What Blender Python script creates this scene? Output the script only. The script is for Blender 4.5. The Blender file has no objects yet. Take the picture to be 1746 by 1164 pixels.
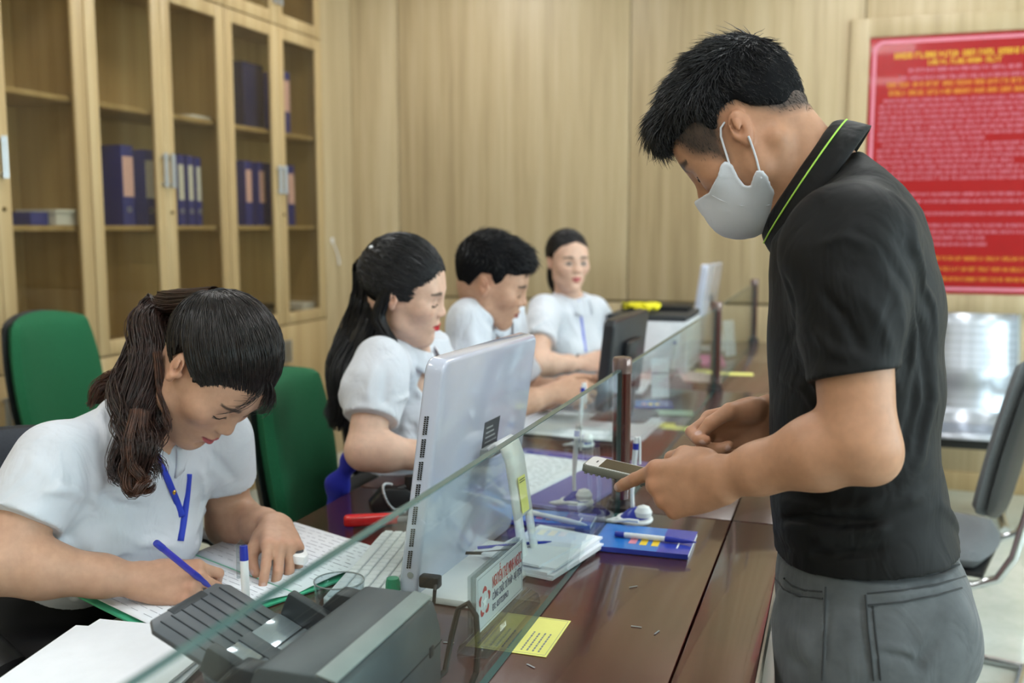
import bpy, bmesh, math, random
import numpy as np
from mathutils import Vector, Matrix

random.seed(7)
RNG = np.random.default_rng(7)
SC = bpy.context.scene
COL = SC.collection
PI = math.pi

# ------------------------------------------------------------------ camera
YAW, PITCH, CAM_H, FPX = math.radians(18.36), math.radians(6.62), 1.38, 1697.5
cam_data = bpy.data.cameras.new('camera')
cam_data.sensor_width = 36.0
cam_data.lens = 36.0 * FPX / 1746.0
cam_data.clip_start = 0.05
cam_data.dof.use_dof = True
cam_data.dof.focus_distance = 1.50
cam_data.dof.aperture_fstop = 3.2
cam = bpy.data.objects.new('camera', cam_data)
COL.objects.link(cam)
cam.location = (0, 0, CAM_H)
cam.rotation_euler = (math.radians(90) - PITCH, 0, YAW)
SC.camera = cam

# ------------------------------------------------------------------ world, exposure
world = bpy.data.worlds.new('world')
SC.world = world
world.use_nodes = True
world.node_tree.nodes['Background'].inputs[0].default_value = (0.75, 0.85, 1.0, 1)
world.node_tree.nodes['Background'].inputs[1].default_value = 0.6
SC.view_settings.view_transform = 'Standard'
SC.view_settings.look = 'None'
SC.view_settings.exposure = 0.12
SC.view_settings.gamma = 1.0
SC.view_settings.use_curve_mapping = False
SC.cycles.transparent_max_bounces = 24
LAMP_STRENGTH = 15.0          # ceiling panels
DAYLIGHT = 120.0              # window daylight, watts
DESK_Z = 0.78


def ray(px, py):
    u = (px - 873) / FPX
    v = (582 - py) / FPX
    fw = math.cos(PITCH) + v * math.sin(PITCH)
    up = v * math.cos(PITCH) - math.sin(PITCH)
    return Vector((u * math.cos(YAW) - fw * math.sin(YAW), fw * math.cos(YAW) + u * math.sin(YAW), up))


def at(px, py, X=None, Y=None, Z=None, D=None):
    """world point seen at a photo pixel, at a known distance along one axis"""
    d = ray(px, py)
    if X is not None:
        t = X / d.x
    elif Y is not None:
        t = Y / d.y
    elif Z is not None:
        t = (Z - CAM_H) / d.z
    else:
        t = D
    return Vector((0, 0, CAM_H)) + d * t


# ------------------------------------------------------------------ materials
def srgb(r, g, b):
    def f(c):
        c /= 255.0
        return c / 12.92 if c <= 0.04045 else ((c + 0.055) / 1.055) ** 2.4
    return (f(r), f(g), f(b), 1.0)


MATS = {}


def base_mat(name):
    m = bpy.data.materials.new(name)
    m.use_nodes = True
    nt = m.node_tree
    return m, nt, nt.nodes['Principled BSDF']


def mix_color(nt, fac, a, b, blend='MIX'):
    n = nt.nodes.new('ShaderNodeMix')
    n.data_type = 'RGBA'
    n.blend_type = blend
    for sock, val in ((n.inputs[0], fac), (n.inputs[6], a), (n.inputs[7], b)):
        if hasattr(val, 'is_linked') or hasattr(val, 'links'):
            nt.links.new(val, sock)
        else:
            sock.default_value = val
    return n.outputs[2]


def tex_coords(nt, scale, which='Object', rot=None):
    tc = nt.nodes.new('ShaderNodeTexCoord')
    mp = nt.nodes.new('ShaderNodeMapping')
    mp.inputs['Scale'].default_value = scale
    if rot:
        mp.inputs['Rotation'].default_value = rot
    if which == 'World':
        g = nt.nodes.new('ShaderNodeNewGeometry')
        nt.links.new(g.outputs['Position'], mp.inputs[0])
    else:
        nt.links.new(tc.outputs[which], mp.inputs[0])
    return mp.outputs[0]


def noise(nt, vec, scale=1.0, detail=4.0, rough=0.55, out=0):
    n = nt.nodes.new('ShaderNodeTexNoise')
    n.inputs['Scale'].default_value = scale
    n.inputs['Detail'].default_value = detail
    n.inputs['Roughness'].default_value = rough
    nt.links.new(vec, n.inputs['Vector'])
    return n.outputs[out]


def ramp(nt, fac, stops):
    r = nt.nodes.new('ShaderNodeValToRGB')
    els = r.color_ramp.elements
    while len(els) < len(stops):
        els.new(0.5)
    for e, (p, c) in zip(els, stops):
        e.position = p
        e.color = c
    nt.links.new(fac, r.inputs[0])
    return r.outputs[0]


def bump(nt, bsdf, height, strength=0.2, dist=0.002):
    b = nt.nodes.new('ShaderNodeBump')
    b.inputs['Strength'].default_value = strength
    b.inputs['Distance'].default_value = dist
    nt.links.new(height, b.inputs['Height'])
    nt.links.new(b.outputs[0], bsdf.inputs['Normal'])


def mat(name, rgb, rough=0.5, metal=0.0, coat=0.0, var=0.06, spec=0.5, trans=0.0, ior=1.45, nscale=35.0, bumps=0.0):
    """plain procedural material: base colour with faint noise variation"""
    if name in MATS:
        return MATS[name]
    m, nt, b = base_mat(name)
    c = srgb(*rgb)
    vec = tex_coords(nt, (1, 1, 1))
    nz = noise(nt, vec, nscale, 3)
    dark = tuple(x * (1 - var) for x in c[:3]) + (1,)
    lite = tuple(min(1, x * (1 + var)) for x in c[:3]) + (1,)
    nt.links.new(ramp(nt, nz, [(0.3, dark), (0.7, lite)]), b.inputs['Base Color'])
    b.inputs['Roughness'].default_value = rough
    b.inputs['Metallic'].default_value = metal
    b.inputs['Coat Weight'].default_value = coat
    b.inputs['Specular IOR Level'].default_value = spec
    b.inputs['Transmission Weight'].default_value = trans
    b.inputs['IOR'].default_value = ior
    if bumps:
        bump(nt, b, noise(nt, vec, nscale * 8, 2), bumps, 0.001)
    MATS[name] = m
    return m


def wood(name, c0, c1, c2, grain=(14, 14, 0.5), rough=0.42, coat=0.0, world=True, big=0.35):
    if name in MATS:
        return MATS[name]
    m, nt, b = base_mat(name)
    vec = tex_coords(nt, grain, 'World' if world else 'Object')
    n1 = noise(nt, vec, 1.0, 6, 0.62)
    vec2 = tex_coords(nt, tuple(g * 6 for g in grain), 'World' if world else 'Object')
    n2 = noise(nt, vec2, 1.0, 4, 0.6)
    col = ramp(nt, n1, [(0.30, srgb(*c0)), (0.5, srgb(*c1)), (0.72, srgb(*c2))])
    fine = ramp(nt, n2, [(0.35, (0.80, 0.78, 0.75, 1)), (0.6, (1, 1, 1, 1))])
    nt.links.new(mix_color(nt, big, col, fine, 'MULTIPLY'), b.inputs['Base Color'])
    b.inputs['Roughness'].default_value = rough
    b.inputs['Coat Weight'].default_value = coat
    b.inputs['Coat Roughness'].default_value = 0.06
    bump(nt, b, n2, 0.05, 0.001)
    MATS[name] = m
    return m


def glass_mat(name, rgb, rough=0.0, ior=1.45, alpha_mix=0.9):
    """thin pane: mostly clear, mirror-like by Fresnel, lightly tinted"""
    if name in MATS:
        return MATS[name]
    m, nt, b = base_mat(name)
    nt.nodes.remove(b)
    out = nt.nodes['Material Output']
    tr = nt.nodes.new('ShaderNodeBsdfTransparent')
    tr.inputs[0].default_value = srgb(*rgb)
    gl = nt.nodes.new('ShaderNodeBsdfGlossy')
    gl.inputs['Roughness'].default_value = rough
    fr = nt.nodes.new('ShaderNodeFresnel')
    geo = nt.nodes.new('ShaderNodeNewGeometry')
    mi = nt.nodes.new('ShaderNodeMapRange')       # same reflectance on entry and exit faces
    mi.inputs['To Min'].default_value = ior
    mi.inputs['To Max'].default_value = 1.0 / ior
    nt.links.new(geo.outputs['Backfacing'], mi.inputs['Value'])
    nt.links.new(mi.outputs[0], fr.inputs['IOR'])
    mx = nt.nodes.new('ShaderNodeMixShader')
    nt.links.new(fr.outputs[0], mx.inputs[0])
    nt.links.new(tr.outputs[0], mx.inputs[1])
    nt.links.new(gl.outputs[0], mx.inputs[2])
    nt.links.new(mx.outputs[0], out.inputs[0])
    MATS[name] = m
    return m


def emit_mat(name, rgb, strength):
    m, nt, b = base_mat(name)
    b.inputs['Base Color'].default_value = srgb(*rgb)
    b.inputs['Emission Color'].default_value = srgb(*rgb)
    b.inputs['Emission Strength'].default_value = strength
    MATS[name] = m
    return m


# ------------------------------------------------------------------ object helpers
def tag(o, label=None, cat=None, group=None, kind=None):
    if label:
        o['label'] = label
    if cat:
        o['category'] = cat
    if group:
        o['group'] = group
    if kind:
        o['kind'] = kind
    return o


def empty(name, loc=(0, 0, 0), rz=0.0, label=None, cat=None, group=None):
    o = bpy.data.objects.new(name, None)
    o.empty_display_size = 0.05
    COL.objects.link(o)
    o.location = loc
    o.rotation_euler = (0, 0, rz)
    return tag(o, label, cat, group)


def copy_tree(o, parent=None):
    c = o.copy()
    COL.objects.link(c)
    c.parent = parent
    for ch in list(o.children):
        copy_tree(ch, c)
    return c


def frame(ex=None, ey=None, ez=None):
    """rotation matrix columns = local axes (orthonormalised, first given axis kept)"""
    if ex is not None and ey is not None:
        x = Vector(ex).normalized(); y = Vector(ey); y = (y - x * y.dot(x)).normalized(); z = x.cross(y)
    elif ex is not None:
        x = Vector(ex).normalized(); z = Vector(ez); z = (z - x * z.dot(x)).normalized(); y = z.cross(x)
    else:
        y = Vector(ey).normalized(); z = Vector(ez); z = (z - y * z.dot(y)).normalized(); x = y.cross(z)
    return Matrix((x, y, z)).transposed()


class MB:
    """collects verts and faces; build() links ONE mesh object"""
    def __init__(self):
        self.v = []; self.f = []; self.xf = None

    def _add(self, vs, fs, xf=None):
        o = len(self.v)
        m = xf if xf is not None else self.xf
        for p in vs:
            p = Vector(p)
            self.v.append(tuple(m @ p) if m is not None else tuple(p))
        for f in fs:
            self.f.append(tuple(i + o for i in f))
        return self

    def box(self, a, b, xf=None):
        x0, y0, z0 = (min(p, q) for p, q in zip(a, b)); x1, y1, z1 = (max(p, q) for p, q in zip(a, b))
        return self._add([(x0, y0, z0), (x1, y0, z0), (x1, y1, z0), (x0, y1, z0), (x0, y0, z1), (x1, y0, z1), (x1, y1, z1), (x0, y1, z1)],
                         [(0, 3, 2, 1), (4, 5, 6, 7), (0, 1, 5, 4), (1, 2, 6, 5), (2, 3, 7, 6), (3, 0, 4, 7)], xf)

    def tube(self, pts, r, n=10, closed=False, xf=None, flat=None):
        pts = [Vector(p) for p in pts]
        m = len(pts)
        rs = r if isinstance(r, (list, tuple)) else [r] * m
        vs, fs = [], []
        up = None
        for i, p in enumerate(pts):
            if closed:
                t = pts[(i + 1) % m] - pts[i - 1]
            else:
                t = pts[min(i + 1, m - 1)] - pts[max(i - 1, 0)]
            t.normalize()
            if up is None:
                up = Vector((0, 0, 1)) if abs(t.z) < 0.9 else Vector((1, 0, 0))
            a = up - t * up.dot(t)
            if a.length < 1e-6:
                a = t.orthogonal()
            a.normalize(); up = a
            b = t.cross(a)
            for k in range(n):
                w = 2 * PI * k / n
                ca, cb = math.cos(w), math.sin(w)
                if flat:
                    ca *= flat[0]; cb *= flat[1]
                vs.append(p + (a * ca + b * cb) * rs[i])
        for i in range(m if closed else m - 1):
            j = (i + 1) % m
            for k in range(n):
                l = (k + 1) % n
                fs.append((i * n + k, i * n + l, j * n + l, j * n + k))
        if not closed:
            fs.append(tuple(reversed(range(n)))); fs.append(tuple((m - 1) * n + k for k in range(n)))
        return self._add(vs, fs, xf)

    def lathe(self, prof, n=24, xf=None, cap=True):
        vs, fs = [], []
        for (r, z) in prof:
            for k in range(n):
                w = 2 * PI * k / n
                vs.append((r * math.cos(w), r * math.sin(w), z))
        for i in range(len(prof) - 1):
            for k in range(n):
                l = (k + 1) % n
                fs.append((i * n + k, i * n + l, (i + 1) * n + l, (i + 1) * n + k))
        if cap:
            fs.append(tuple(reversed(range(n)))); fs.append(tuple((len(prof) - 1) * n + k for k in range(n)))
        return self._add(vs, fs, xf)

    def prism(self, poly, z0, z1, xf=None):
        n = len(poly)
        vs = [(x, y, z0) for x, y in poly] + [(x, y, z1) for x, y in poly]
        fs = [tuple(reversed(range(n))), tuple(range(n, 2 * n))] + [(k, (k + 1) % n, n + (k + 1) % n, n + k) for k in range(n)]
        return self._add(vs, fs, xf)

    def grid(self, fn, nu, nv, xf=None, thick=0.0):
        vs = [Vector(fn(i / (nu - 1), j / (nv - 1))) for i in range(nu) for j in range(nv)]
        fs = [(i * nv + j, (i + 1) * nv + j, (i + 1) * nv + j + 1, i * nv + j + 1) for i in range(nu - 1) for j in range(nv - 1)]
        return self._add(vs, fs, xf)

    def build(self, name, material, parent=None, bevel=0.0, smooth=False, seg=2, solid=0.0, subsurf=0):
        me = bpy.data.meshes.new(name)
        me.from_pydata(self.v, [], self.f)
        me.update()
        bm = bmesh.new(); bm.from_mesh(me)
        bmesh.ops.recalc_face_normals(bm, faces=bm.faces)
        if bevel > 0:
            eds = [e for e in bm.edges if len(e.link_faces) == 2 and e.calc_face_angle(0) > 0.5]
            bmesh.ops.bevel(bm, geom=eds, offset=bevel, segments=seg, affect='EDGES', profile=0.5, clamp_overlap=True)
        bm.to_mesh(me); bm.free()
        if smooth or bevel > 0:
            me.polygons.foreach_set('use_smooth', [True] * len(me.polygons))
            try:
                me.set_sharp_from_angle(angle=math.radians(35))
            except Exception:
                pass
        o = bpy.data.objects.new(name, me)
        COL.objects.link(o)
        if material:
            me.materials.append(material)
        if solid:
            s = o.modifiers.new('solid', 'SOLIDIFY'); s.thickness = solid; s.offset = 0
        if subsurf:
            s = o.modifiers.new('sub', 'SUBSURF'); s.levels = subsurf; s.render_levels = subsurf
        if parent:
            o.parent = parent
        return o


def rrect(w, h, r, n=6, cx=0.0, cy=0.0):
    """rounded rectangle outline (w x h)"""
    pts = []
    for sx, sy, a0 in ((1, 1, 0), (-1, 1, 90), (-1, -1, 180), (1, -1, 270)):
        for k in range(n + 1):
            a = math.radians(a0 + 90 * k / n)
            pts.append((cx + sx * (w / 2 - r) + r * math.cos(a), cy + sy * (h / 2 - r) + r * math.sin(a)))
    return pts


def XF(loc, rz=0.0, rx=0.0, ry=0.0, R=None):
    m = Matrix.Translation(Vector(loc))
    if R is not None:
        return m @ R.to_4x4()
    return m @ Matrix.Rotation(rz, 4, 'Z') @ Matrix.Rotation(ry, 4, 'Y') @ Matrix.Rotation(rx, 4, 'X')


def text_part(name, body, size, material, parent, xf, ext=0.0002, width=None, align='LEFT'):
    cu = bpy.data.curves.new(name, 'FONT')
    cu.body = body; cu.size = size; cu.extrude = ext; cu.align_x = align
    cu.resolution_u = 3
    o = bpy.data.objects.new(name, cu)
    COL.objects.link(o)
    o.data.materials.append(material)
    bpy.context.view_layer.update()
    dg = bpy.context.evaluated_depsgraph_get()
    me = bpy.data.meshes.new_from_object(o.evaluated_get(dg))
    me.name = name
    bpy.data.objects.remove(o)
    o = bpy.data.objects.new(name, me)
    COL.objects.link(o)
    if width:
        xs = [v.co.x for v in me.vertices]
        xf = xf @ Matrix.Diagonal((width / max(max(xs) - min(xs), 1e-5), 1, 1, 1))
    o.parent = parent
    o.matrix_local = xf
    return o


# ================================================================== setting
WOODP = wood('wall_panel_wood', (168, 148, 114), (188, 168, 132), (202, 184, 150), grain=(16, 16, 0.55), rough=0.45)
WOODC = wood('cabinet_wood', (172, 146, 104), (190, 164, 120), (202, 180, 138), grain=(16, 16, 0.5), rough=0.42)
GROOVE = mat('groove_dark', (112, 98, 70), 0.7)
WHITE_PAINT = mat('ceiling_paint', (226, 226, 222), 0.85)
WALL_PAINT = mat('wall_paint', (168, 156, 132), 0.8)
DESKW = wood('desk_wood', (50, 24, 21), (72, 36, 31), (92, 50, 42), grain=(9, 0.7, 9), rough=0.22, coat=0.55, big=0.3)
DESKD = wood('desk_wood_upright', (58, 26, 22), (80, 38, 32), (96, 48, 40), grain=(9, 9, 0.7), rough=0.3, coat=0.3)
FLOOR_M = None


def marble_floor():
    m, nt, b = base_mat('floor_tile_gloss')
    vec = tex_coords(nt, (0.8, 0.8, 0.8), 'World')
    n1 = noise(nt, vec, 1.6, 8, 0.6)
    n2 = noise(nt, tex_coords(nt, (2, 2, 2), 'World'), 2.2, 6, 0.7)
    c = ramp(nt, n1, [(0.35, srgb(178, 186, 176)), (0.5, srgb(198, 204, 195)), (0.65, srgb(212, 215, 207))])
    v = ramp(nt, n2, [(0.46, (1, 1, 1, 1)), (0.5, (0.86, 0.88, 0.84, 1)), (0.54, (1, 1, 1, 1))])
    nt.links.new(mix_color(nt, 0.5, c, v, 'MULTIPLY'), b.inputs['Base Color'])
    b.inputs['Roughness'].default_value = 0.22
    b.inputs['Coat Weight'].default_value = 0.3
    return m


FLOOR_M = marble_floor()
RX0, RX1, RY0, RY1, RZ = -3.25, 4.2, -3.2, 5.6, 3.15


def struct(o, label=None):
    o['kind'] = 'structure'
    if label:
        o['label'] = label
    return o


# floor with single tiles, fine joints between them
fl = struct(MB().box((RX0 - 0.1, RY0 - 0.1, -0.06), (RX1 + 0.1, RY1 + 0.1, -0.004)).build('floor', mat('floor_grout', (150, 154, 146), 0.7)), 'pale marble tiled floor')
tile_me = None
T = 0.8
nx, ny = int((RX1 - RX0) / T) + 1, int((RY1 - RY0) / T) + 1
for i in range(nx):
    for j in range(ny):
        if tile_me is None:
            to = MB().box((0.001, 0.001, -0.0045), (T - 0.001, T - 0.001, 0.0)).build('floor_tile', FLOOR_M, fl)
            tile_me = to.data
        else:
            to = bpy.data.objects.new('floor_tile', tile_me); COL.objects.link(to); to.parent = fl
        x0 = RX0 + i * T; y0 = RY0 + j * T
        to.location = (x0, y0, 0)
        if x0 + T > RX1 + 0.1 or y0 + T > RY1 + 0.1:
            to.scale = (min(1, (RX1 + 0.1 - x0) / T), min(1, (RY1 + 0.1 - y0) / T), 1)

struct(MB().box((RX0 - 0.1, RY0 - 0.1, RZ), (RX1 + 0.1, RY1 + 0.1, RZ + 0.08)).build('ceiling', WHITE_PAINT))
wl = struct(MB().box((RX0 - 0.1, RY0, 0), (RX0, RY1, RZ)).build('wall_left', WOODP))
wf = struct(MB().box((RX0 - 0.1, RY0 - 0.1, 0), (RX1 + 0.1, RY0, RZ)).build('wall_front', WALL_PAINT))

# right wall with a row of windows that let daylight in
wr = MB()
wr.box((RX1, RY0, 0), (RX1 + 0.1, RY1, 0.9)); wr.box((RX1, RY0, 2.5), (RX1 + 0.1, RY1, RZ))
wins = [(-2.4, -0.6), (0.2, 2.0), (2.8, 4.6)]
ys = [RY0] + [y for w in wins for y in w] + [RY1]
for k in range(0, len(ys), 2):
    wr.box((RX1, ys[k], 0.9), (RX1 + 0.1, ys[k + 1], 2.5))
struct(wr.build('wall_right', WALL_PAINT))
FRAME_W = mat('window_frame_white', (225, 226, 226), 0.4)
CLEAR = glass_mat('window_glass', (238, 246, 244))
for k, (a, b_) in enumerate(wins):
    f = MB()
    for y in (a, (a + b_) / 2 - 0.025, b_ - 0.05):
        f.box((RX1 + 0.02, y, 0.9), (RX1 + 0.08, y + 0.05, 2.5))
    for z in (0.9, 2.45):
        f.box((RX1 + 0.02, a, z), (RX1 + 0.08, b_, z + 0.05))
    wo = struct(f.build('window_%d' % (k + 1), FRAME_W))
    for h in (0, 1):
        y0 = a + 0.05 if h == 0 else (a + b_) / 2 + 0.025
        y1 = (a + b_) / 2 - 0.025 if h == 0 else b_ - 0.05
        MB().box((RX1 + 0.045, y0, 0.95), (RX1 + 0.051, y1, 2.45)).build('pane', CLEAR, wo)
    ld = bpy.data.lights.new('window_daylight', 'AREA')
    ld.shape = 'RECTANGLE'; ld.size = 1.7; ld.size_y = 1.5; ld.energy = DAYLIGHT; ld.color = (0.86, 0.93, 1.0)
    lo = bpy.data.objects.new('window_daylight', ld); COL.objects.link(lo)
    lo.location = (RX1 + 0.35, (a + b_) / 2, 1.7); lo.rotation_euler = (0, PI / 2, 0)

# back wall: wood panels with grooves, a rail line at about 0.95 m
wb = struct(MB().box((RX0 - 0.1, RY1, 0), (RX1 + 0.1, RY1 + 0.1, RZ)).build('wall_back', GROOVE), 'wall of pale wood panels with fine grooves')
edges = [RX0, -2.575, -1.162, 0.064, 1.30, 2.53, 3.4, RX1]
for a, b_ in zip(edges[:-1], edges[1:]):
    MB().box((a + 0.003, RY1 - 0.012, 0.96), (b_ - 0.003, RY1, RZ)).build('panel', WOODP, wb, bevel=0.002)
    MB().box((a + 0.003, RY1 - 0.012, 0.10), (b_ - 0.003, RY1, 0.945)).build('panel', WOODP, wb, bevel=0.002)
struct(MB().box((RX0, RY1 - 0.022, 0), (RX1, RY1, 0.10)).build('baseboard_back', WOODC, bevel=0.003))
# filler strip between bookcase and back wall
struct(MB().box((RX0, 5.215, 0), (-2.89, RY1 - 0.013, RZ)).build('trim_1', WOODP))

# ceiling lights
LAMP = emit_mat('lamp_diffuser', (250, 250, 250), LAMP_STRENGTH)
LFRAME = mat('lamp_frame', (220, 220, 218), 0.4)
lamp0 = None
LX = ('over the staff side', 'over the counter line', 'over the waiting side')
LY = ('behind the camera', 'just above the camera', 'above the middle desks', 'near the back wall')
for i, x in enumerate((-2.0, 0.3, 2.6)):
    for j, y in enumerate((-2.0, 0.35, 2.7, 4.6)):
        if lamp0 is None:
            lamp0 = empty('ceiling_light', (x, y, RZ), 0, 'square white ceiling light panel %s, %s' % (LX[i], LY[j]), 'light', 'ceiling light panels')
            f = MB()
            for s in (-1, 1):
                f.box((s * 0.30, -0.32, -0.03), (s * 0.32, 0.32, 0)); f.box((-0.30, s * 0.30, -0.03), (0.30, s * 0.32, 0))
            f.build('frame', LFRAME, lamp0)
            MB().box((-0.3, -0.3, -0.02), (0.3, 0.3, -0.012)).build('diffuser', LAMP, lamp0)
        else:
            lc = copy_tree(lamp0); lc.location = (x, y, RZ)
            lc['label'] = 'square white ceiling light panel %s, %s' % (LX[i], LY[j])


# ================================================================== cabinets
BLACK = mat('black_plastic', (22, 22, 24), 0.45)
CHROME = mat('chrome', (214, 218, 222), 0.12, metal=1.0, var=0.01)
STEEL = mat('brushed_steel', (190, 194, 200), 0.3, metal=1.0, var=0.03)
TINTED = glass_mat('cabinet_glass', (238, 235, 226), 0.02, 1.4)
BRASS = mat('lock_metal', (120, 104, 74), 0.35, metal=1.0)
CX, CW, CD = -2.88, 0.95, 0.35           # front plane, unit width, depth


def door_frame(mb, y0, y1, z0, z1, s=0.062, t=0.022):
    mb.box((-t, y0, z0), (0, y0 + s, z1)); mb.box((-t, y1 - s, z0), (0, y1, z1))
    mb.box((-t, y0 + s, z0), (0, y1 - s, z0 + s)); mb.box((-t, y0 + s, z1 - s), (0, y1 - s, z1))


def make_cabinet():
    root = empty('cabinet', (CX, 0, 0))
    b = MB()
    d0, d1 = -CD, -0.0235
    b.box((d0, 0, 0.0), (d1, 0.018, RZ - 0.03)); b.box((d0, CW - 0.018, 0.0), (d1, CW, RZ - 0.03))
    b.box((d0, 0.018, 0.0), (d0 + 0.008, CW - 0.018, RZ - 0.03))
    for z in (0.06, 0.85, 2.42, RZ - 0.05):
        b.box((d0 + 0.008, 0.018, z), (d1, CW - 0.018, z + 0.02))
    b.box((d1 - 0.03, 0.018, 0.0), (d1 - 0.01, CW - 0.018, 0.06))
    b.build('body', WOODC, root)
    for z in (1.36, 1.865):
        MB().box((d0 + 0.01, 0.019, z), (d1 - 0.015, CW - 0.019, z + 0.022)).build('shelf', WOODC, root, bevel=0.002)
    for k in (0, 1):
        y0, y1 = (0.003, CW / 2 - 0.0015) if k == 0 else (CW / 2 + 0.0015, CW - 0.003)
        ym = y1 - 0.024 if k == 0 else y0 + 0.024
        # glazed middle door
        f = MB(); door_frame(f, y0, y1, 0.845, 2.43)
        do = f.build('door', WOODC, root, bevel=0.003)
        MB().box((-0.014, y0 + 0.06, 0.905), (-0.009, y1 - 0.06, 2.37)).build('pane', TINTED, do)
        h = MB()
        for q in (-0.0075, 0.0075):
            h.tube([(0.018, ym + q, 1.55), (0.018, ym + q, 1.70)], 0.0052, 10)
        for z in (1.565, 1.685):
            h.box((0.0, ym - 0.010, z - 0.006), (0.018, ym + 0.010, z + 0.006))
        h.build('handle', STEEL, do, smooth=True)
        if k == 1:
            MB().lathe([(0.0085, 0), (0.0085, 0.004), (0.004, 0.005), (0.004, 0.008)], 14, XF((0.0, ym, 1.44), ry=PI / 2)).build('lock', BRASS, do, smooth=True)
        # solid lower door
        lo = MB().box((-0.02, y0, 0.07), (0, y1, 0.838)).build('lower_door', WOODC, root, bevel=0.003)
        h2 = MB()
        for q in (-0.0075, 0.0075):
            h2.tube([(0.018, ym + q, 0.64), (0.018, ym + q, 0.76)], 0.005, 8)
        for z in (0.65, 0.75):
            h2.box((0.0, ym - 0.010, z - 0.005), (0.018, ym + 0.010, z + 0.005))
        h2.build('handle', STEEL, lo, smooth=True)
        # glazed upper door
        f = MB(); door_frame(f, y0, y1, 2.437, RZ - 0.035)
        uo = f.build('upper_door', WOODC, root, bevel=0.003)
        MB().box((-0.014, y0 + 0.06, 2.497), (-0.009, y1 - 0.06, RZ - 0.095)).build('pane', TINTED, uo)
        h = MB()
        for q in (-0.0075, 0.0075):
            h.tube([(0.018, ym + q, 2.535), (0.018, ym + q, 2.66)], 0.0052, 10)
        for z in (2.55, 2.645):
            h.box((0.0, ym - 0.010, z - 0.006), (0.018, ym + 0.010, z + 0.006))
        h.build('handle', STEEL, uo, smooth=True)
    return root


cab = make_cabinet()
cab_labels = ['pale wood glazed cabinet nearest the left edge, nearly empty shelves behind glass',
              'pale wood glazed cabinet with upright blue binders on its middle shelf only',
              'pale wood glazed cabinet next to the back wall, binders on two shelves']
for k in range(3):
    c = cab if k == 0 else copy_tree(cab)
    c.location.y = 2.36 + k * 0.951
    tag(c, cab_labels[k], 'cabinet', 'glazed filing cabinets along the left wall')

# binders -----------------------------------------------------------
NAVY = mat('binder_navy', (54, 64, 160), 0.5)
NAVYD = mat('binder_dark_navy', (38, 46, 104), 0.55)
PAPER = mat('paper_white', (232, 236, 244), 0.7, var=0.02)
PINK = mat('label_pink', (246, 204, 210), 0.7)
LABELW = mat('label_pale', (232, 236, 240), 0.7)


def binder(px, shelf_z, w=0.07, h=0.34, lab=PINK, body=NAVY, label='', ring=True, xs=-2.965, lh=(0.36, 0.86), dep=0.23):
    p = at(px, 300, X=xs)
    r = empty('ring_binder', (xs, p.y, shelf_z), 0, label, 'binder', 'binders standing in the glazed cabinets')
    MB().box((-dep, 0, 0), (0, w, h)).build('cover', body, r, bevel=0.003)
    if lab is not None:
        MB().box((0, 0.006, h * lh[0]), (0.0012, w - 0.006, h * lh[1])).build('label', lab, r)
    if ring:
        MB().tube([(0.001, w / 2 + 0.011 * math.cos(a), h * 0.2 + 0.011 * math.sin(a)) for a in np.linspace(0, 2 * PI, 17)[:-1]], 0.0025, 6, closed=True).build('finger_ring', STEEL, r, smooth=True)
    return r


S1, S2 = 1.3825, 1.8875
binder(208, S1, 0.078, 0.345, PINK, label='blue binder with a large pink label, leftmost of the upright binders')
binder(247, S1, 0.066, 0.335, LABELW, label='blue binder with a pale label, second of the upright binders')
binder(303, S1, 0.05, 0.33, LABELW, label='slim blue binder just right of the double door handles, pale spine label')
binder(320, S1, 0.045, 0.33, LABELW, label='slim blue binder, fourth in the row on the second cabinet shelf')
binder(334, S1, 0.042, 0.325, LABELW, label='slim blue binder at the right end of the second cabinet row')
binder(418, S1, 0.062, 0.335, PINK, label='blue binder with rosy label, first in the lower row of the third cabinet', ring=False)
binder(441, S1, 0.06, 0.335, PINK, label='blue binder with rosy label, second in the lower row of the third cabinet', ring=False)
binder(461, S1, 0.058, 0.335, PINK, label='blue binder with pink label behind the third cabinet handles', ring=False)
binder(490, S1, 0.075, 0.335, PINK, label='blue binder with pink label, rightmost on the lower row by the back wall', ring=False)
binder(420, S2, 0.19, 0.34, None, NAVYD, label='wide dark navy box file on the upper shelf of the third cabinet', ring=False, xs=-2.98)
binder(487, S2, 0.068, 0.34, PINK, NAVY, label='blue binder with pink label on the upper shelf by the back wall', ring=False)

# flat piles in the cabinets
def flat_pile(name, p, size, cols, label, cat, rz=0.0):
    r = empty(name, p, rz, label, cat)
    z = 0.0
    for i, (m_, t, nm) in enumerate(cols):
        o = 0.006 * ((i * 37) % 5 - 2)
        MB().box((-size[0] / 2 + o, -size[1] / 2 - o, z), (size[0] / 2 + o, size[1] / 2 - o, z + t)).build(nm, m_, r, bevel=0.002)
        z += t
    return r


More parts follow.
